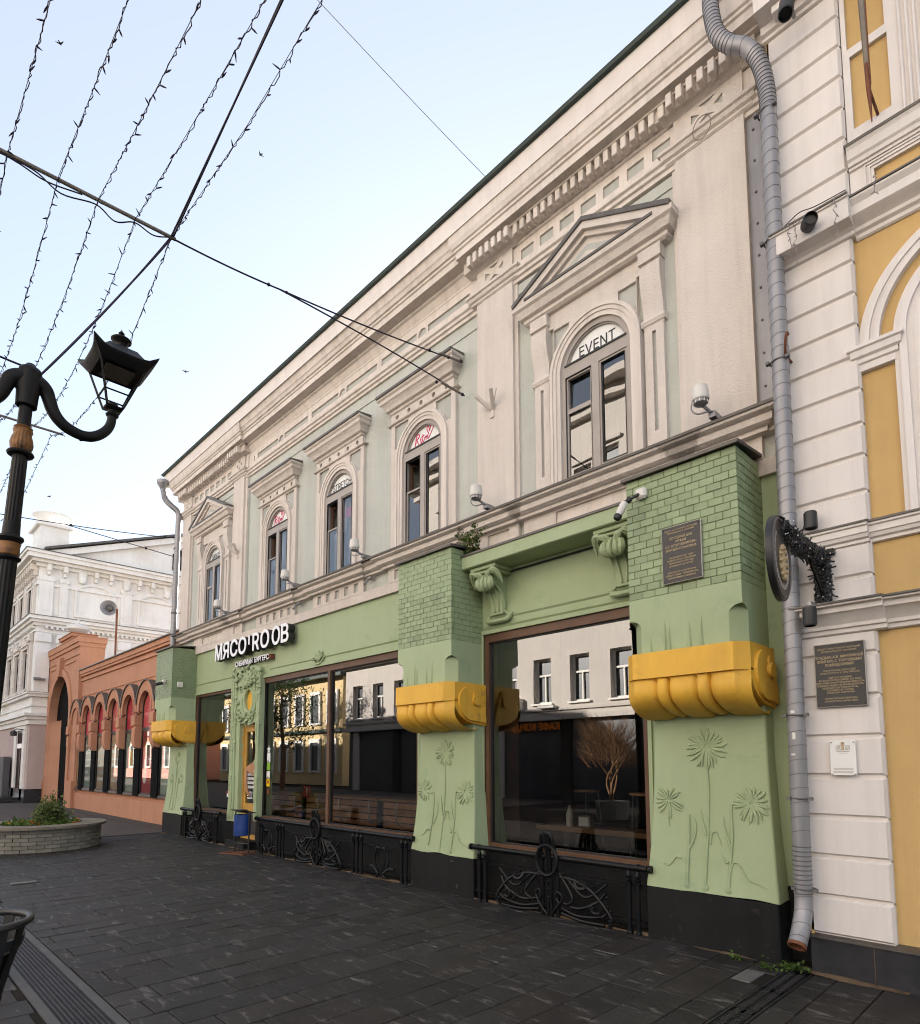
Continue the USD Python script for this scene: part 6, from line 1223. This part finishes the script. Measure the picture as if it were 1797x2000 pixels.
b.build('stem', 'leaf_dark', T); b = MB(); leaves(b, 1500, lambda: (st[R.randrange(46)][R.randrange(2, 13)] + np.array([R.gauss(0, .02), R.gauss(0, .02), R.gauss(0, .02)]), .5), .03, .075); b.build('leaves', 'leaf_pale', T)
b = MB(); leaves(b, 2600, lambda: ((lambda a, r: (PC[0] + r * math.cos(a), PC[1] + r * math.sin(a), .38 + abs(R.gauss(.03, .04))))(R.uniform(0, 6.28), .64 * math.sqrt(R.random())), .6), .03, .07); b.build('flower_foliage', 'leaf', label='low green foliage filling the brick planter', cat='foliage', kind='stuff')
for k in range(46):
    a, r = R.uniform(0, 6.28), .64 * math.sqrt(R.random()); x, y, z = PC[0] + r * math.cos(a), PC[1] + r * math.sin(a), .43 + R.uniform(0, .05)
    b = MB()
    for q in range(3):
        for j in range(8):
            t = j * .785 + q * .3; rr = .030 - .007 * q; b.add([(x, y, z + .006 * q), (x + rr * math.cos(t - .35), y + rr * math.sin(t - .35), z + .006 + .008 * q), (x + rr * 1.15 * math.cos(t), y + rr * 1.15 * math.sin(t), z + .004 + .008 * q), (x + rr * math.cos(t + .35), y + rr * math.sin(t + .35), z + .006 + .008 * q)], [(0, 1, 2), (0, 2, 3)])
    b.build('marigold', 'marigold' if k % 3 else 'marigold_yellow', label='orange marigold flower low in the brick planter' if k % 3 else 'yellow marigold flower low in the brick planter', cat='flower', group='orange marigolds in the brick planter' if k % 3 else 'yellow marigolds in the brick planter')

# ================================================================ street lamp with two arms
LK, LB = .87, .2015                         # real size of the lamp: 4.8 m tall on a low foot
L = thing('street_lamp', 'black cast iron street lamp with curved arms and gilded collars', 'street lamp')
_build = MB.build
def lamp_build(b, *a, **k):
    b.v = [v * LK + np.array([0, 0, LB]) for v in b.v]
    return _build(b, *a, **k)
MB.build = lamp_build
lx = -6.75; ly = lambda z: .772 + .0425 * z
def ring_l(b, prof, n=28):
    pr = np.array(prof); a = np.linspace(0, 2 * math.pi, n, endpoint=False); V = np.array([[(lx + r * math.cos(t), ly(z) + r * math.sin(t), z) for t in np.r_[a, a[0]]] for r, z in pr]); b.grid(V)
b = MB(); n = 112; a = np.linspace(0, 2 * math.pi, n + 1); V = []
for z, r in ((.5, .082), (1.5, .080), (3.38, .0735)): V.append([(lx + (r * (1 - .07 * (.5 + .5 * math.cos(14 * t)))) * math.cos(t), ly(z) + r * (1 - .07 * (.5 + .5 * math.cos(14 * t))) * math.sin(t), z) for t in a])
b.grid(np.array(V)); b.build('fluted_shaft', 'lamp_black', L, 50); b = MB(); V = []
for z, r in ((3.70, .064), (4.36, .060)): V.append([(lx + (r * (1 - .07 * (.5 + .5 * math.cos(14 * t)))) * math.cos(t), ly(z) + r * (1 - .07 * (.5 + .5 * math.cos(14 * t))) * math.sin(t), z) for t in a])
b.grid(np.array(V)); b.build('fluted_shaft', 'lamp_black', L, 50)
b = MB(); ring_l(b, [(0, -.24), (.2, -.24), (.2, .1), (.15, .16), (.13, .45), (.10, .5), (.08, .52)]); b.build('foot', 'lamp_black', L, 40); b = MB(); ring_l(b, [(.075, 3.36), (.095, 3.375), (.10, 3.39), (.075, 3.41)]); b.build('collar', 'lamp_black', L, 40); b = MB(); ring_l(b, [(.072, 3.52), (.088, 3.54), (.105, 3.565), (.10, 3.585), (.07, 3.60), (.066, 3.72)]); b.build('collar', 'lamp_black', L, 40); b = MB(); ring_l(b, [(.06, 4.355), (.10, 4.36), (.108, 4.375), (.10, 4.39), (.07, 4.40)]); b.build('collar', 'lamp_black', L, 40); b = MB()
ring_l(b, [(.054, 4.63), (.052, 4.85)]); b.build('neck', 'lamp_black', L, 40); b = MB(); ring_l(b, [(.07, 4.83), (.085, 4.84), (.09, 4.98), (.10, 5.0), (.10, 5.16), (.092, 5.18), (.085, 5.205), (.05, 5.23), (.035, 5.255), (0, 5.262)]); b.build('arm_hub', 'lamp_black', L, 40)
b = MB(); ring_l(b, [(.073, 3.41), (.084, 3.42), (.082, 3.50), (.088, 3.525), (.075, 3.53)]); b.build('gilded_collar', 'gold', L, 50); b = MB(); V = []
for z, r in ((4.40, .072), (4.43, .088), (4.47, .095), (4.52, .085), (4.565, .07), (4.59, .078), (4.60, .078), (4.61, .066), (4.625, .075), (4.64, .055)): V.append([(lx + r * (1 - .06 * abs(math.cos(9 * t)) * (z < 4.57)) * math.cos(t), ly(z) + r * (1 - .06 * abs(math.cos(9 * t)) * (z < 4.57)) * math.sin(t), z) for t in np.linspace(0, 2 * math.pi, 91)])
b.grid(np.array(V)); b.build('gilded_collar', 'gold', L, 50)
armp = np.array([(.997, 5.10), (1.068, 5.09), (1.122, 5.05), (1.155, 4.97), (1.180, 4.90), (1.223, 4.83), (1.287, 4.775), (1.365, 4.745), (1.444, 4.735), (1.522, 4.755), (1.593, 4.805), (1.652, 4.88), (1.680, 4.955), (1.688, 5.03)])
def lantern(yc, sgn):
    N = thing_child(L, 'lantern'); z0 = 5.03
    o = lambda z: yc + sgn * .06 * (z - 5.03)
    b = MB(); V = []
    def sq(h, z, up_=0): return [(lx + sx * h, o(z) + sy * h, z) for sx, sy in ((-1, -1), (1, -1), (1, 1), (-1, 1))]
    b.lathe([(0, 5.01), (.032, 5.01), (.055, 5.03), (.06, 5.045), (.04, 5.06), (.045, 5.085), (.075, 5.10), (.08, 5.115), (.05, 5.125), (.05, 5.15), (.045, 5.16), (0, 5.162)], (lx, yc, 0), 18); b.build('socket', 'lamp_black', N, 40)
    b = MB(); lo, hi, md = sq(.072, 5.11), sq(.20, 5.51), sq(.118, 5.245)
    for k in range(4): b.tube([lo[k], hi[k]], .0125, 4); b.tube([md[k], md[(k + 1) % 4]], .009, 4); b.tube([hi[k], hi[(k + 1) % 4]], .012, 4); b.tube([lo[k], lo[(k + 1) % 4]], .009, 4)
    b.build('lantern_frame', 'lamp_black', N)
    b = MB(); R1 = sq(.205, 5.505); b.add(R1, [(0, 1, 2, 3)])
    rows = []
    for h, z, tip in ((.205, 5.505, 0), (.262, 5.555, .075), (.272, 5.585, .085), (.20, 5.63, 0), (.15, 5.70, 0), (.125, 5.735, 0), (.06, 5.765, 0)):
        pts = []
        for k in range(4):
            a_, c_ = np.array(sq(h, z)[k]), np.array(sq(h, z)[(k + 1) % 4])
            for t in np.linspace(0, 1, 9)[:-1]:
                e = (abs(t - .5) * 2) ** 5 ; p = a_ * (1 - t) + c_ * t; c0 = np.array([lx, o(z), z]); p = c0 + (p - c0) * (1 + .10 * e * (tip > 0)); p[2] = z + tip * e * .9; pts.append(p)
        rows.append(pts + [pts[0]])
    b.grid(np.array(rows)); b.build('lantern_roof', 'lamp_black', N, 35)
    b = MB(); b.lathe([(.055, 5.75), (.05, 5.80), (.06, 5.825), (.092, 5.85), (.096, 5.865), (.085, 5.875), (.04, 5.885), (.014, 5.895), (.012, 5.915), (.03, 5.935), (.016, 5.955), (.008, 5.965), (0, 5.985)], (lx, o(5.85), 0), 22); b.build('lantern_finial', 'lamp_black', N, 40)
    b = MB(); b.box(lx - .13, lx + .13, o(5.5) - .13, o(5.5) + .13, 5.485, 5.50); b.build('lamp_unit', 'flash', N)
for sgn in (1, -1):
    q = armp.copy(); q[:, 0] = ly(5.0) + sgn * (q[:, 0] - ly(5.0)); b = MB(); pp = bez(np.c_[np.full(len(q), lx), q[:, 0], q[:, 1]], 5); b.tube(pp, np.interp(np.linspace(0, 1, len(pp)), [0, .2, 1], [.09, .06, .04]), 14)
    for f_ in (.22, .46, .60, .86, .92): c = pp[int(f_ * (len(pp) - 1))]; b.mesh(trimesh.creation.icosphere(1, .02), np.array([[1.2, 0, 0, c[0]], [0, 1, 0, c[1]], [0, 0, 1, c[2] + (.04 if f_ < .5 else -.04)], [0, 0, 0, 1]]))
    b.build('arm', 'lamp_black', L, 45); lantern(q[-1, 0], sgn)

MB.build = _build

# ================================================================ wires and light garlands over the street
def garland(y, xs_, zf, lab, seed):
    T = thing('light_garland', lab, 'light garland', None, 0, None); rr = random.Random(seed); b = MB(); c = MB(); pts = []
    for x in np.arange(xs_[0], xs_[1], -.035): pts.append((x, y + rr.uniform(-.010, .010), zf(x) + rr.uniform(-.012, .008)))
    pts = np.array(pts); b.tube(pts, .0032, 4); p2 = np.array([(x, y, zf(x) + .012) for x in np.linspace(xs_[0], xs_[1], 60)]); b.tube(p2, .0022, 4); b.build('cable', 'wire', T)
    for p in pts[::3]:
        if rr.random() < .72:
            d = np.array([rr.uniform(-1, 1), rr.uniform(-1, 1), rr.uniform(-.7, .7)]); d /= np.linalg.norm(d); c.tube([p, p + d * .022, p + d * rr.uniform(.035, .06)], [.0045, .006, .002], 5)
    c.build('bulb', 'wire', T, kind='stuff')
NODE = [2.5, -5.6, -10.3, -15.1]
G1 = np.array([(2.5, 6.25), (-3.06, 6.25), (-4.1, 6.2), (-5.6, 6.30), (-6.54, 5.93), (-6.9, 5.80), (-7.87, 5.77), (-8.8, 5.86), (-9.4, 5.95), (-10.3, 6.25), (-12, 6.0), (-13.5, 6.0), (-15.1, 6.3)])
def zsag(s0, s1, s2): 
    def f(x):
        for (a, b_), s_ in zip(zip(NODE, NODE[1:]), (s0, s1, s2)):
            if b_ <= x <= a: t = (a - x) / (a - b_); return (6.25 if a > 0 else 6.24) - 4 * s_ * t * (1 - t) - (.10 * t if a > 0 and False else 0)
        return 6.2
    return f
for y, (s0, s1, s2), lab, sd in ((1.807, (.05, .42, .3), 'light garland over the street, nearest the shop house', 1), (1.495, (.22, .45, .35), 'light garland second from the shop house', 2), (1.21, (.30, .35, .3), 'middle light garland of the five over the street', 3), (.924, (.20, .50, .3), 'light garland second from the left over the street', 4), (.597, (.15, .50, .4), 'leftmost light garland over the street', 5)):
    garland(y, (2.4, -15.0), zsag(s0, s1, s2) if sd != 1 else (lambda x: float(np.interp(-x, -G1[:, 0], G1[:, 1]))), lab, sd)
def cable(lab, paths, r, mat_='wire', extra=None):
    T = thing('cable', lab, 'cable'); b = MB()
    for p in paths: b.tube(p, r, 6)
    b.build('strand', mat_, T)
    if extra: b = MB(); [b.mesh(trimesh.creation.icosphere(1, s_), np.array([[1, 0, 0, x], [0, 1, 0, yy], [0, 0, 1, z], [0, 0, 0, 1]])) for x, yy, z, s_ in extra]; b.build('clamp', mat_, T)
def sagline(a, b_, s_, n=24): t = np.linspace(0, 1, n)[:, None]; p = np.array(a) * (1 - t) + np.array(b_) * t; p[:, 2] -= (4 * s_ * t * (1 - t))[:, 0]; return p
b = MB(); T = thing('cross_tube', 'pale cross tube carrying the garlands over the street', 'cross tube'); b.tube([(-5.6, -2.5, 6.06), (-5.6, 1.84, 6.305)], .016, 8); b.build('tube', 'cable_grey', T); b = MB(); b.tube(bez([(-5.6, .4, 6.19), (-5.6, .75, 6.22), (-5.59, .95, 6.14), (-5.6, 1.2, 6.22), (-5.61, 1.35, 6.17), (-5.6, 1.5, 6.25), (-5.59, 1.65, 6.22), (-5.6, 1.8, 6.30)], 6), .006, 5); b.tube(bez([(-5.6, -1.5, 6.10), (-5.58, .2, 6.18), (-5.6, .62, 6.21), (-5.62, .85, 6.20), (-5.6, 1.1, 6.24)], 6), .006, 5); b.build('lead', 'wire', T)
cable('cable from the garland cross tube forking to two hooks above the middle pilaster', [sagline((-5.6, 1.84, 6.30), (-5.6, 2.864, 6.40), .015), sagline((-5.6, 2.864, 6.40), (-5.49, 5.40, 6.745), .03), sagline((-5.6, 2.864, 6.40), (-5.46, 5.40, 6.275), -.03)], .008, 'wire', [(-5.6, 2.75, 6.385, .018), (-5.6, 2.95, 6.41, .016), (-5.52, 4.85, 6.66, .02), (-5.50, 5.15, 6.70, .02), (-5.5, 4.95, 6.28, .02), (-5.46, 5.36, 6.275, .022), (-5.49, 5.36, 6.745, .022)])
cable('turnbuckles on the two wall hooks beside the Ritm window', [[(-5.50, 5.0, 6.685), (-5.49, 5.38, 6.74)], [(-5.47, 5.0, 6.285), (-5.46, 5.38, 6.277)]], .014, 'cable_grey')
cable('cable forking to two hooks on the far left corner pilaster', [sagline((-15.1, -2, 6.3), (-15.1, 3.0, 6.62), .03), sagline((-15.1, 3.0, 6.62), (-15.05, 5.36, 6.9), .02), sagline((-15.1, 3.0, 6.62), (-15.05, 5.36, 6.41), .0)], .009, 'wire', [(-15.1, 3.1, 6.63, .03), (-15.07, 5.0, 6.86, .03), (-15.07, 4.6, 6.48, .03), (-15.05, 5.34, 6.41, .03), (-15.05, 5.34, 6.9, .03)])
cable('pale cross tube behind the street lamp', [[(-10.3, -2.5, 6.3), (-10.3, 1.95, 6.33)]], .016, 'cable_grey')
cable('thick double power cable running overhead to the street lamp', [sagline((2.4, 1.79, 8.4), (-5.6, 1.82, 6.31), .04), sagline((2.4, 1.85, 8.40), (-5.6, 1.80, 6.30), .07), sagline((-5.6, 1.81, 6.30), (-5.873, .90, 4.66), .03), sagline((-5.6, 1.80, 6.30), (-5.873, .89, 4.64), .045)], .0075, 'wire')
cable('black cable from the street lamp top towards the upper left', [sagline((-5.873, .82, 4.74), (-5.873, -1.1, 5.35), .14)], .008, 'wire')
cable('thin wire crossing the sky to the eave', [sagline((-5.4, 2.4, 9.85), (-4.69, 5.0, 8.51), .02)], .0035, 'cable_grey')
# swifts high in the sky
for i, (c, s_, a, lab) in enumerate((((-43.7, 6.9, 47.5), .26, .8, 'tiny dark swift high at the upper left of the sky'), ((-35.2, 16.5, 40.4), .22, 2.0, 'tiny dark swift in the sky right of the garlands'), ((-39.4, 13.9, 26.5), .19, 1.2, 'tiny dark swift low in the sky right of the lantern'), ((-46.1, 8.2, 18.6), .17, .3, 'tiny dark swift in the pale sky above the white theatre'))):
    b = MB(); rot = np.array([[math.cos(a), -math.sin(a), 0], [math.sin(a), math.cos(a), 0], [0, 0, 1]])
    top = np.array([(0, .5, 0), (.12, .25, .02), (.55, .1, .18), (1.0, -.25, .22), (.5, -.05, .15), (.1, -.1, .02), (.06, -.45, 0), (.12, -.7, 0), (0, -.55, 0), (-.12, -.7, 0), (-.06, -.45, 0), (-.1, -.1, .02), (-.5, -.05, .15), (-1.0, -.25, .22), (-.55, .1, .18), (-.12, .25, .02)]) * s_
    tt = np.vstack([top + (0, 0, .03), top - (0, 0, .03)]) @ rot.T + np.array(c); n_ = len(top); ci = [(0, 0, .06 * s_), (0, 0, -.06 * s_)] @ rot.T + np.array(c); tt = np.vstack([tt, ci])
    b.add(tt, [(k, (k + 1) % n_, 2 * n_) for k in range(n_)] + [(n_ + (k + 1) % n_, n_ + k, 2 * n_ + 1) for k in range(n_)] + [(k, n_ + k, n_ + (k + 1) % n_) for k in range(n_)]); b.build('swift', 'bird', label=lab, cat='bird')

# ================================================================ the other side of the street (seen mirrored in the shop windows)
O = thing('facing_house', 'long cream house across the street, mirrored in the shop windows', 'building')
yo = -10.0
wx = [-30.0 + 1.92 * k for k in range(23)]
cut = unary_union([sbox(x - .47, 4.08, x + .47, 6.0) for x in wx])
wx3 = [x for x in wx if x > -25]
cut = unary_union([cut] + [sbox(x - .47, z, x + .47, z + 2.0) for x in wx3 for z in (8.1, 12.1)])
m = MB(); m.xz(sbox(-31.2, 3.35, -25.4, 7.4).union(sbox(-25.4, 3.35, 13, 16.6)).difference(cut), yo - .35, yo); m.build('wall', 'opp_cream', O)
m = MB(); m.box(-31.2, -25.4, -22, yo - 1.2, 0, 7.4); m.box(-25.4, 13, -22, yo - 1.2, 0, 16.6); m.build('body', 'opp_cream', O)
m = MB(); m.box(-31.9, -25.2, yo - .35, yo + .75, 7.3, 7.5); m.box(-31.6, -25.3, yo - .35, yo + .3, 7.05, 7.3); m.box(-25.9, 13.5, yo - .35, yo + .8, 16.4, 16.7); m.box(-25.6, 13.3, yo - .35, yo + .35, 16.0, 16.4); m.box(-25.5, 13, yo, yo + .15, 11.2, 11.45); m.box(-31.3, 13, yo, yo + .10, 3.75, 3.85); m.box(-31.3, 13, yo, yo + .18, 3.35, 3.55); m.build('cornice', 'opp_cream', O)
m = MB(); m.box(-31, 13, yo - .5, yo - .15, 0, 3.35); m.build('shop_front', 'shop_dark', O)
for k in range(12): m = MB(); x = -30.5 + 3.7 * k; m.box(x, x + .55, yo - .2, yo - .05, 0, 3.35); m.build('shop_pier', 'interior' if k % 3 else 'opp_cream', O)
for x in wx:
    m = MB(); m.xz(sbox(x - .47, 4.08, x + .47, 6.0).difference(sbox(x - .40, 4.16, x - .03, 5.25)).difference(sbox(x + .03, 4.16, x + .40, 5.25)).difference(sbox(x - .40, 5.33, x + .40, 5.93)), yo - .30, yo - .22); wn = m.build('window', 'opp_white', O)
    m = MB(); m.box(x - .47, x + .47, yo - .33, yo - .31, 4.08, 6.0); m.build('dark_pane', 'shop_dark', wn); m = MB(); m.box(x - .55, x + .55, yo, yo + .12, 4.0, 4.07); m.build('window_sill', 'opp_white', wn)
    if x > -25:
        for z in (8.1, 12.1):
            m = MB(); m.xz(sbox(x - .47, z, x + .47, z + 2).difference(sbox(x - .40, z + .08, x - .03, z + 1.2)).difference(sbox(x + .03, z + .08, x + .40, z + 1.2)).difference(sbox(x - .40, z + 1.28, x + .40, z + 1.92)), yo - .30, yo - .22); wn = m.build('window', 'opp_white', O)
            m = MB(); m.box(x - .47, x + .47, yo - .33, yo - .31, z, z + 2); m.build('dark_pane', 'shop_dark', wn); m = MB(); m.box(x - .6, x + .6, yo, yo + .15, z + 2.15, z + 2.3); m.box(x - .55, x + .55, yo, yo + .12, z - .1, z); m.build('window_sill', 'opp_cream', wn)
for x in (-25.5, -18.4, -16.6, -9.3): m = MB(); m.box(x, x + .8, yo, yo + .3, 3.85, 4.35 if x != -16.6 else 3.95); m.build('air_conditioner', 'opp_white', O)
t = meshkit.text_mesh('КАФЕ КОНДИ', .30, .05, True); v = np.array(t.vertices); m = MB(); m.add(np.c_[-15.6 - v[:, 0], yo + .05 + v[:, 2], 2.95 + v[:, 1]], t.faces); m.build('cafe_lettering', 'marigold', O)
t = meshkit.text_mesh('ПРОДУКТЫ', .30, .05, True)
O2 = thing('facing_yellow_house', 'yellow house with a green roof farther along, mirrored in the long shop window', 'building')
m = MB(); m.box(-56, -36, -26, -13, 0, 7.5); m.build('wall', 'opp_yellow', O2); m = MB(); m.prof([(-12.4, 7.5), (-12.4, 7.7), (-19.5, 9.8), (-26.5, 7.7), (-26.5, 7.5)], -56.5, -35.5); m.box(-56.2, -35.8, -13, -12.7, 3.7, 3.9); m.build('roof', 'roofgreen', O2)
m = MB(); m.box(-46, -42, -15, -13.2, 7.7, 9.2); m.prof([(-15, 9.2), (-12.9, 9.2), (-13.8, 10.2)], -46.3, -41.7); m.build('dormer', 'opp_yellow', O2)
for k in range(9):
    for z in (1.0, 4.4): m = MB(); x = -54.8 + k * 2.2; m.box(x - .5, x + .5, -13.02, -12.97, z, z + 2); wn = m.build('window', 'shop_dark', O2); m = MB(); m.xz(sbox(x - .68, z - .15, x + .68, z + 2.25).difference(sbox(x - .5, z, x + .5, z + 2)), -12.99, -12.85); m.build('window_frame', 'opp_white', wn)
O3 = thing('facing_pink_house', 'pink and white house far along the street, mirrored in the leftmost shop window', 'building')
m = MB(); m.box(-86, -60, -28, -12, 0, 8.6); m.build('wall', 'opp_pink', O3); m = MB(); m.prof([(-11.5, 8.6), (-11.5, 8.8), (-20, 10.5), (-28.5, 8.8), (-28.5, 8.6)], -86.5, -59.5); m.build('roof', 'flash', O3)
for k in range(9):
    for z in (1.3, 5.4): m = MB(); x = -84.3 + k * 2.8; m.box(x - .55, x + .55, -12.02, -11.97, z, z + 2.3); wn = m.build('window', 'shop_dark', O3); m = MB(); m.xz(sbox(x - .8, z - .2, x + .8, z + 2.6).difference(sbox(x - .55, z, x + .55, z + 2.3)), -11.99, -11.8); m.build('window_frame', 'opp_white', wn)
m = MB(); m.box(-86, -60, -12, -11.7, 4.6, 5.0); m.box(-86, -60, -12, -11.5, 8.2, 8.6); m.build('string_course', 'opp_white', O3)
T = thing('bare_bush', 'brown twiggy bush in a street planter, mirrored in the right shop window', 'bush'); bx, by = -9.6, -4.2; rr = random.Random(4); b = MB()
for k in range(5): b.tube(bez([(bx, by, .5), (bx + rr.uniform(-.2, .2), by + rr.uniform(-.2, .2), 1.1), (bx + rr.uniform(-.6, .6), by + rr.uniform(-.5, .5), 1.8)], 5), np.linspace(.04, .02, 11), 6)
b.build('stem', 'twig', T); b = MB()
for k in range(620):
    a, r = rr.uniform(0, 6.28), rr.uniform(.1, 1.15); z = rr.uniform(1.35, 2.4) + .2 * (1 - r); p0 = np.array([bx + r * .65 * math.cos(a), by + r * .65 * math.sin(a), z]); d = np.array([math.cos(a) * rr.uniform(.2, .8), math.sin(a) * rr.uniform(.2, .8), rr.uniform(.3, 1.2)]); d /= np.linalg.norm(d); b.tube([p0, p0 + d * .25 + (rr.uniform(-.05, .05), 0, 0), p0 + d * rr.uniform(.4, .7)], [.007, .005, .002], 4)
b.build('twigs', 'twig', T); b = MB(); b.lathe([(0, 0), (.42, 0), (.48, .5), (.40, .5), (.38, .4), (0, .4)], (bx, by, 0), 24); b.build('street_planter', 'paver_brick', label='round street planter under the bare bush, mirrored in the right shop window', cat='planter')
def street_tree(x, y, h, lab, sd):
    T = thing('street_tree', lab, 'tree'); rr = random.Random(sd); b = MB(); b.tube(bez([(x, y, 0), (x + .1, y, h * .3), (x - .1, y + .1, h * .6), (x, y, h * .9)], 6), np.linspace(.16, .03, 19), 8); tips = []
    for k in range(16):
        a = rr.uniform(0, 6.28); z = h * rr.uniform(.3, .75); L_ = h * rr.uniform(.15, .3); p = bez([(x, y, z), (x + L_ * .5 * math.cos(a), y + L_ * .5 * math.sin(a), z + L_ * .4), (x + L_ * math.cos(a), y + L_ * math.sin(a), z + L_ * .8)], 5); b.tube(p, np.linspace(.04, .01, len(p)), 5); tips += list(p[4:])
    b.build('trunk', 'twig', T); b = MB(); leaves(b, 4200, lambda: (tips[rr.randrange(len(tips))] + np.array([rr.gauss(0, .35), rr.gauss(0, .35), rr.gauss(0, .35)]), 0), .08, .16); b.build('crown', 'leaf_dark', T)
street_tree(-33.5, -7.2, 7.5, 'green street tree mirrored in the left half of the long shop window', 1); street_tree(-40, -8.5, 8.5, 'tall street tree mirrored in the leftmost shop window', 2)
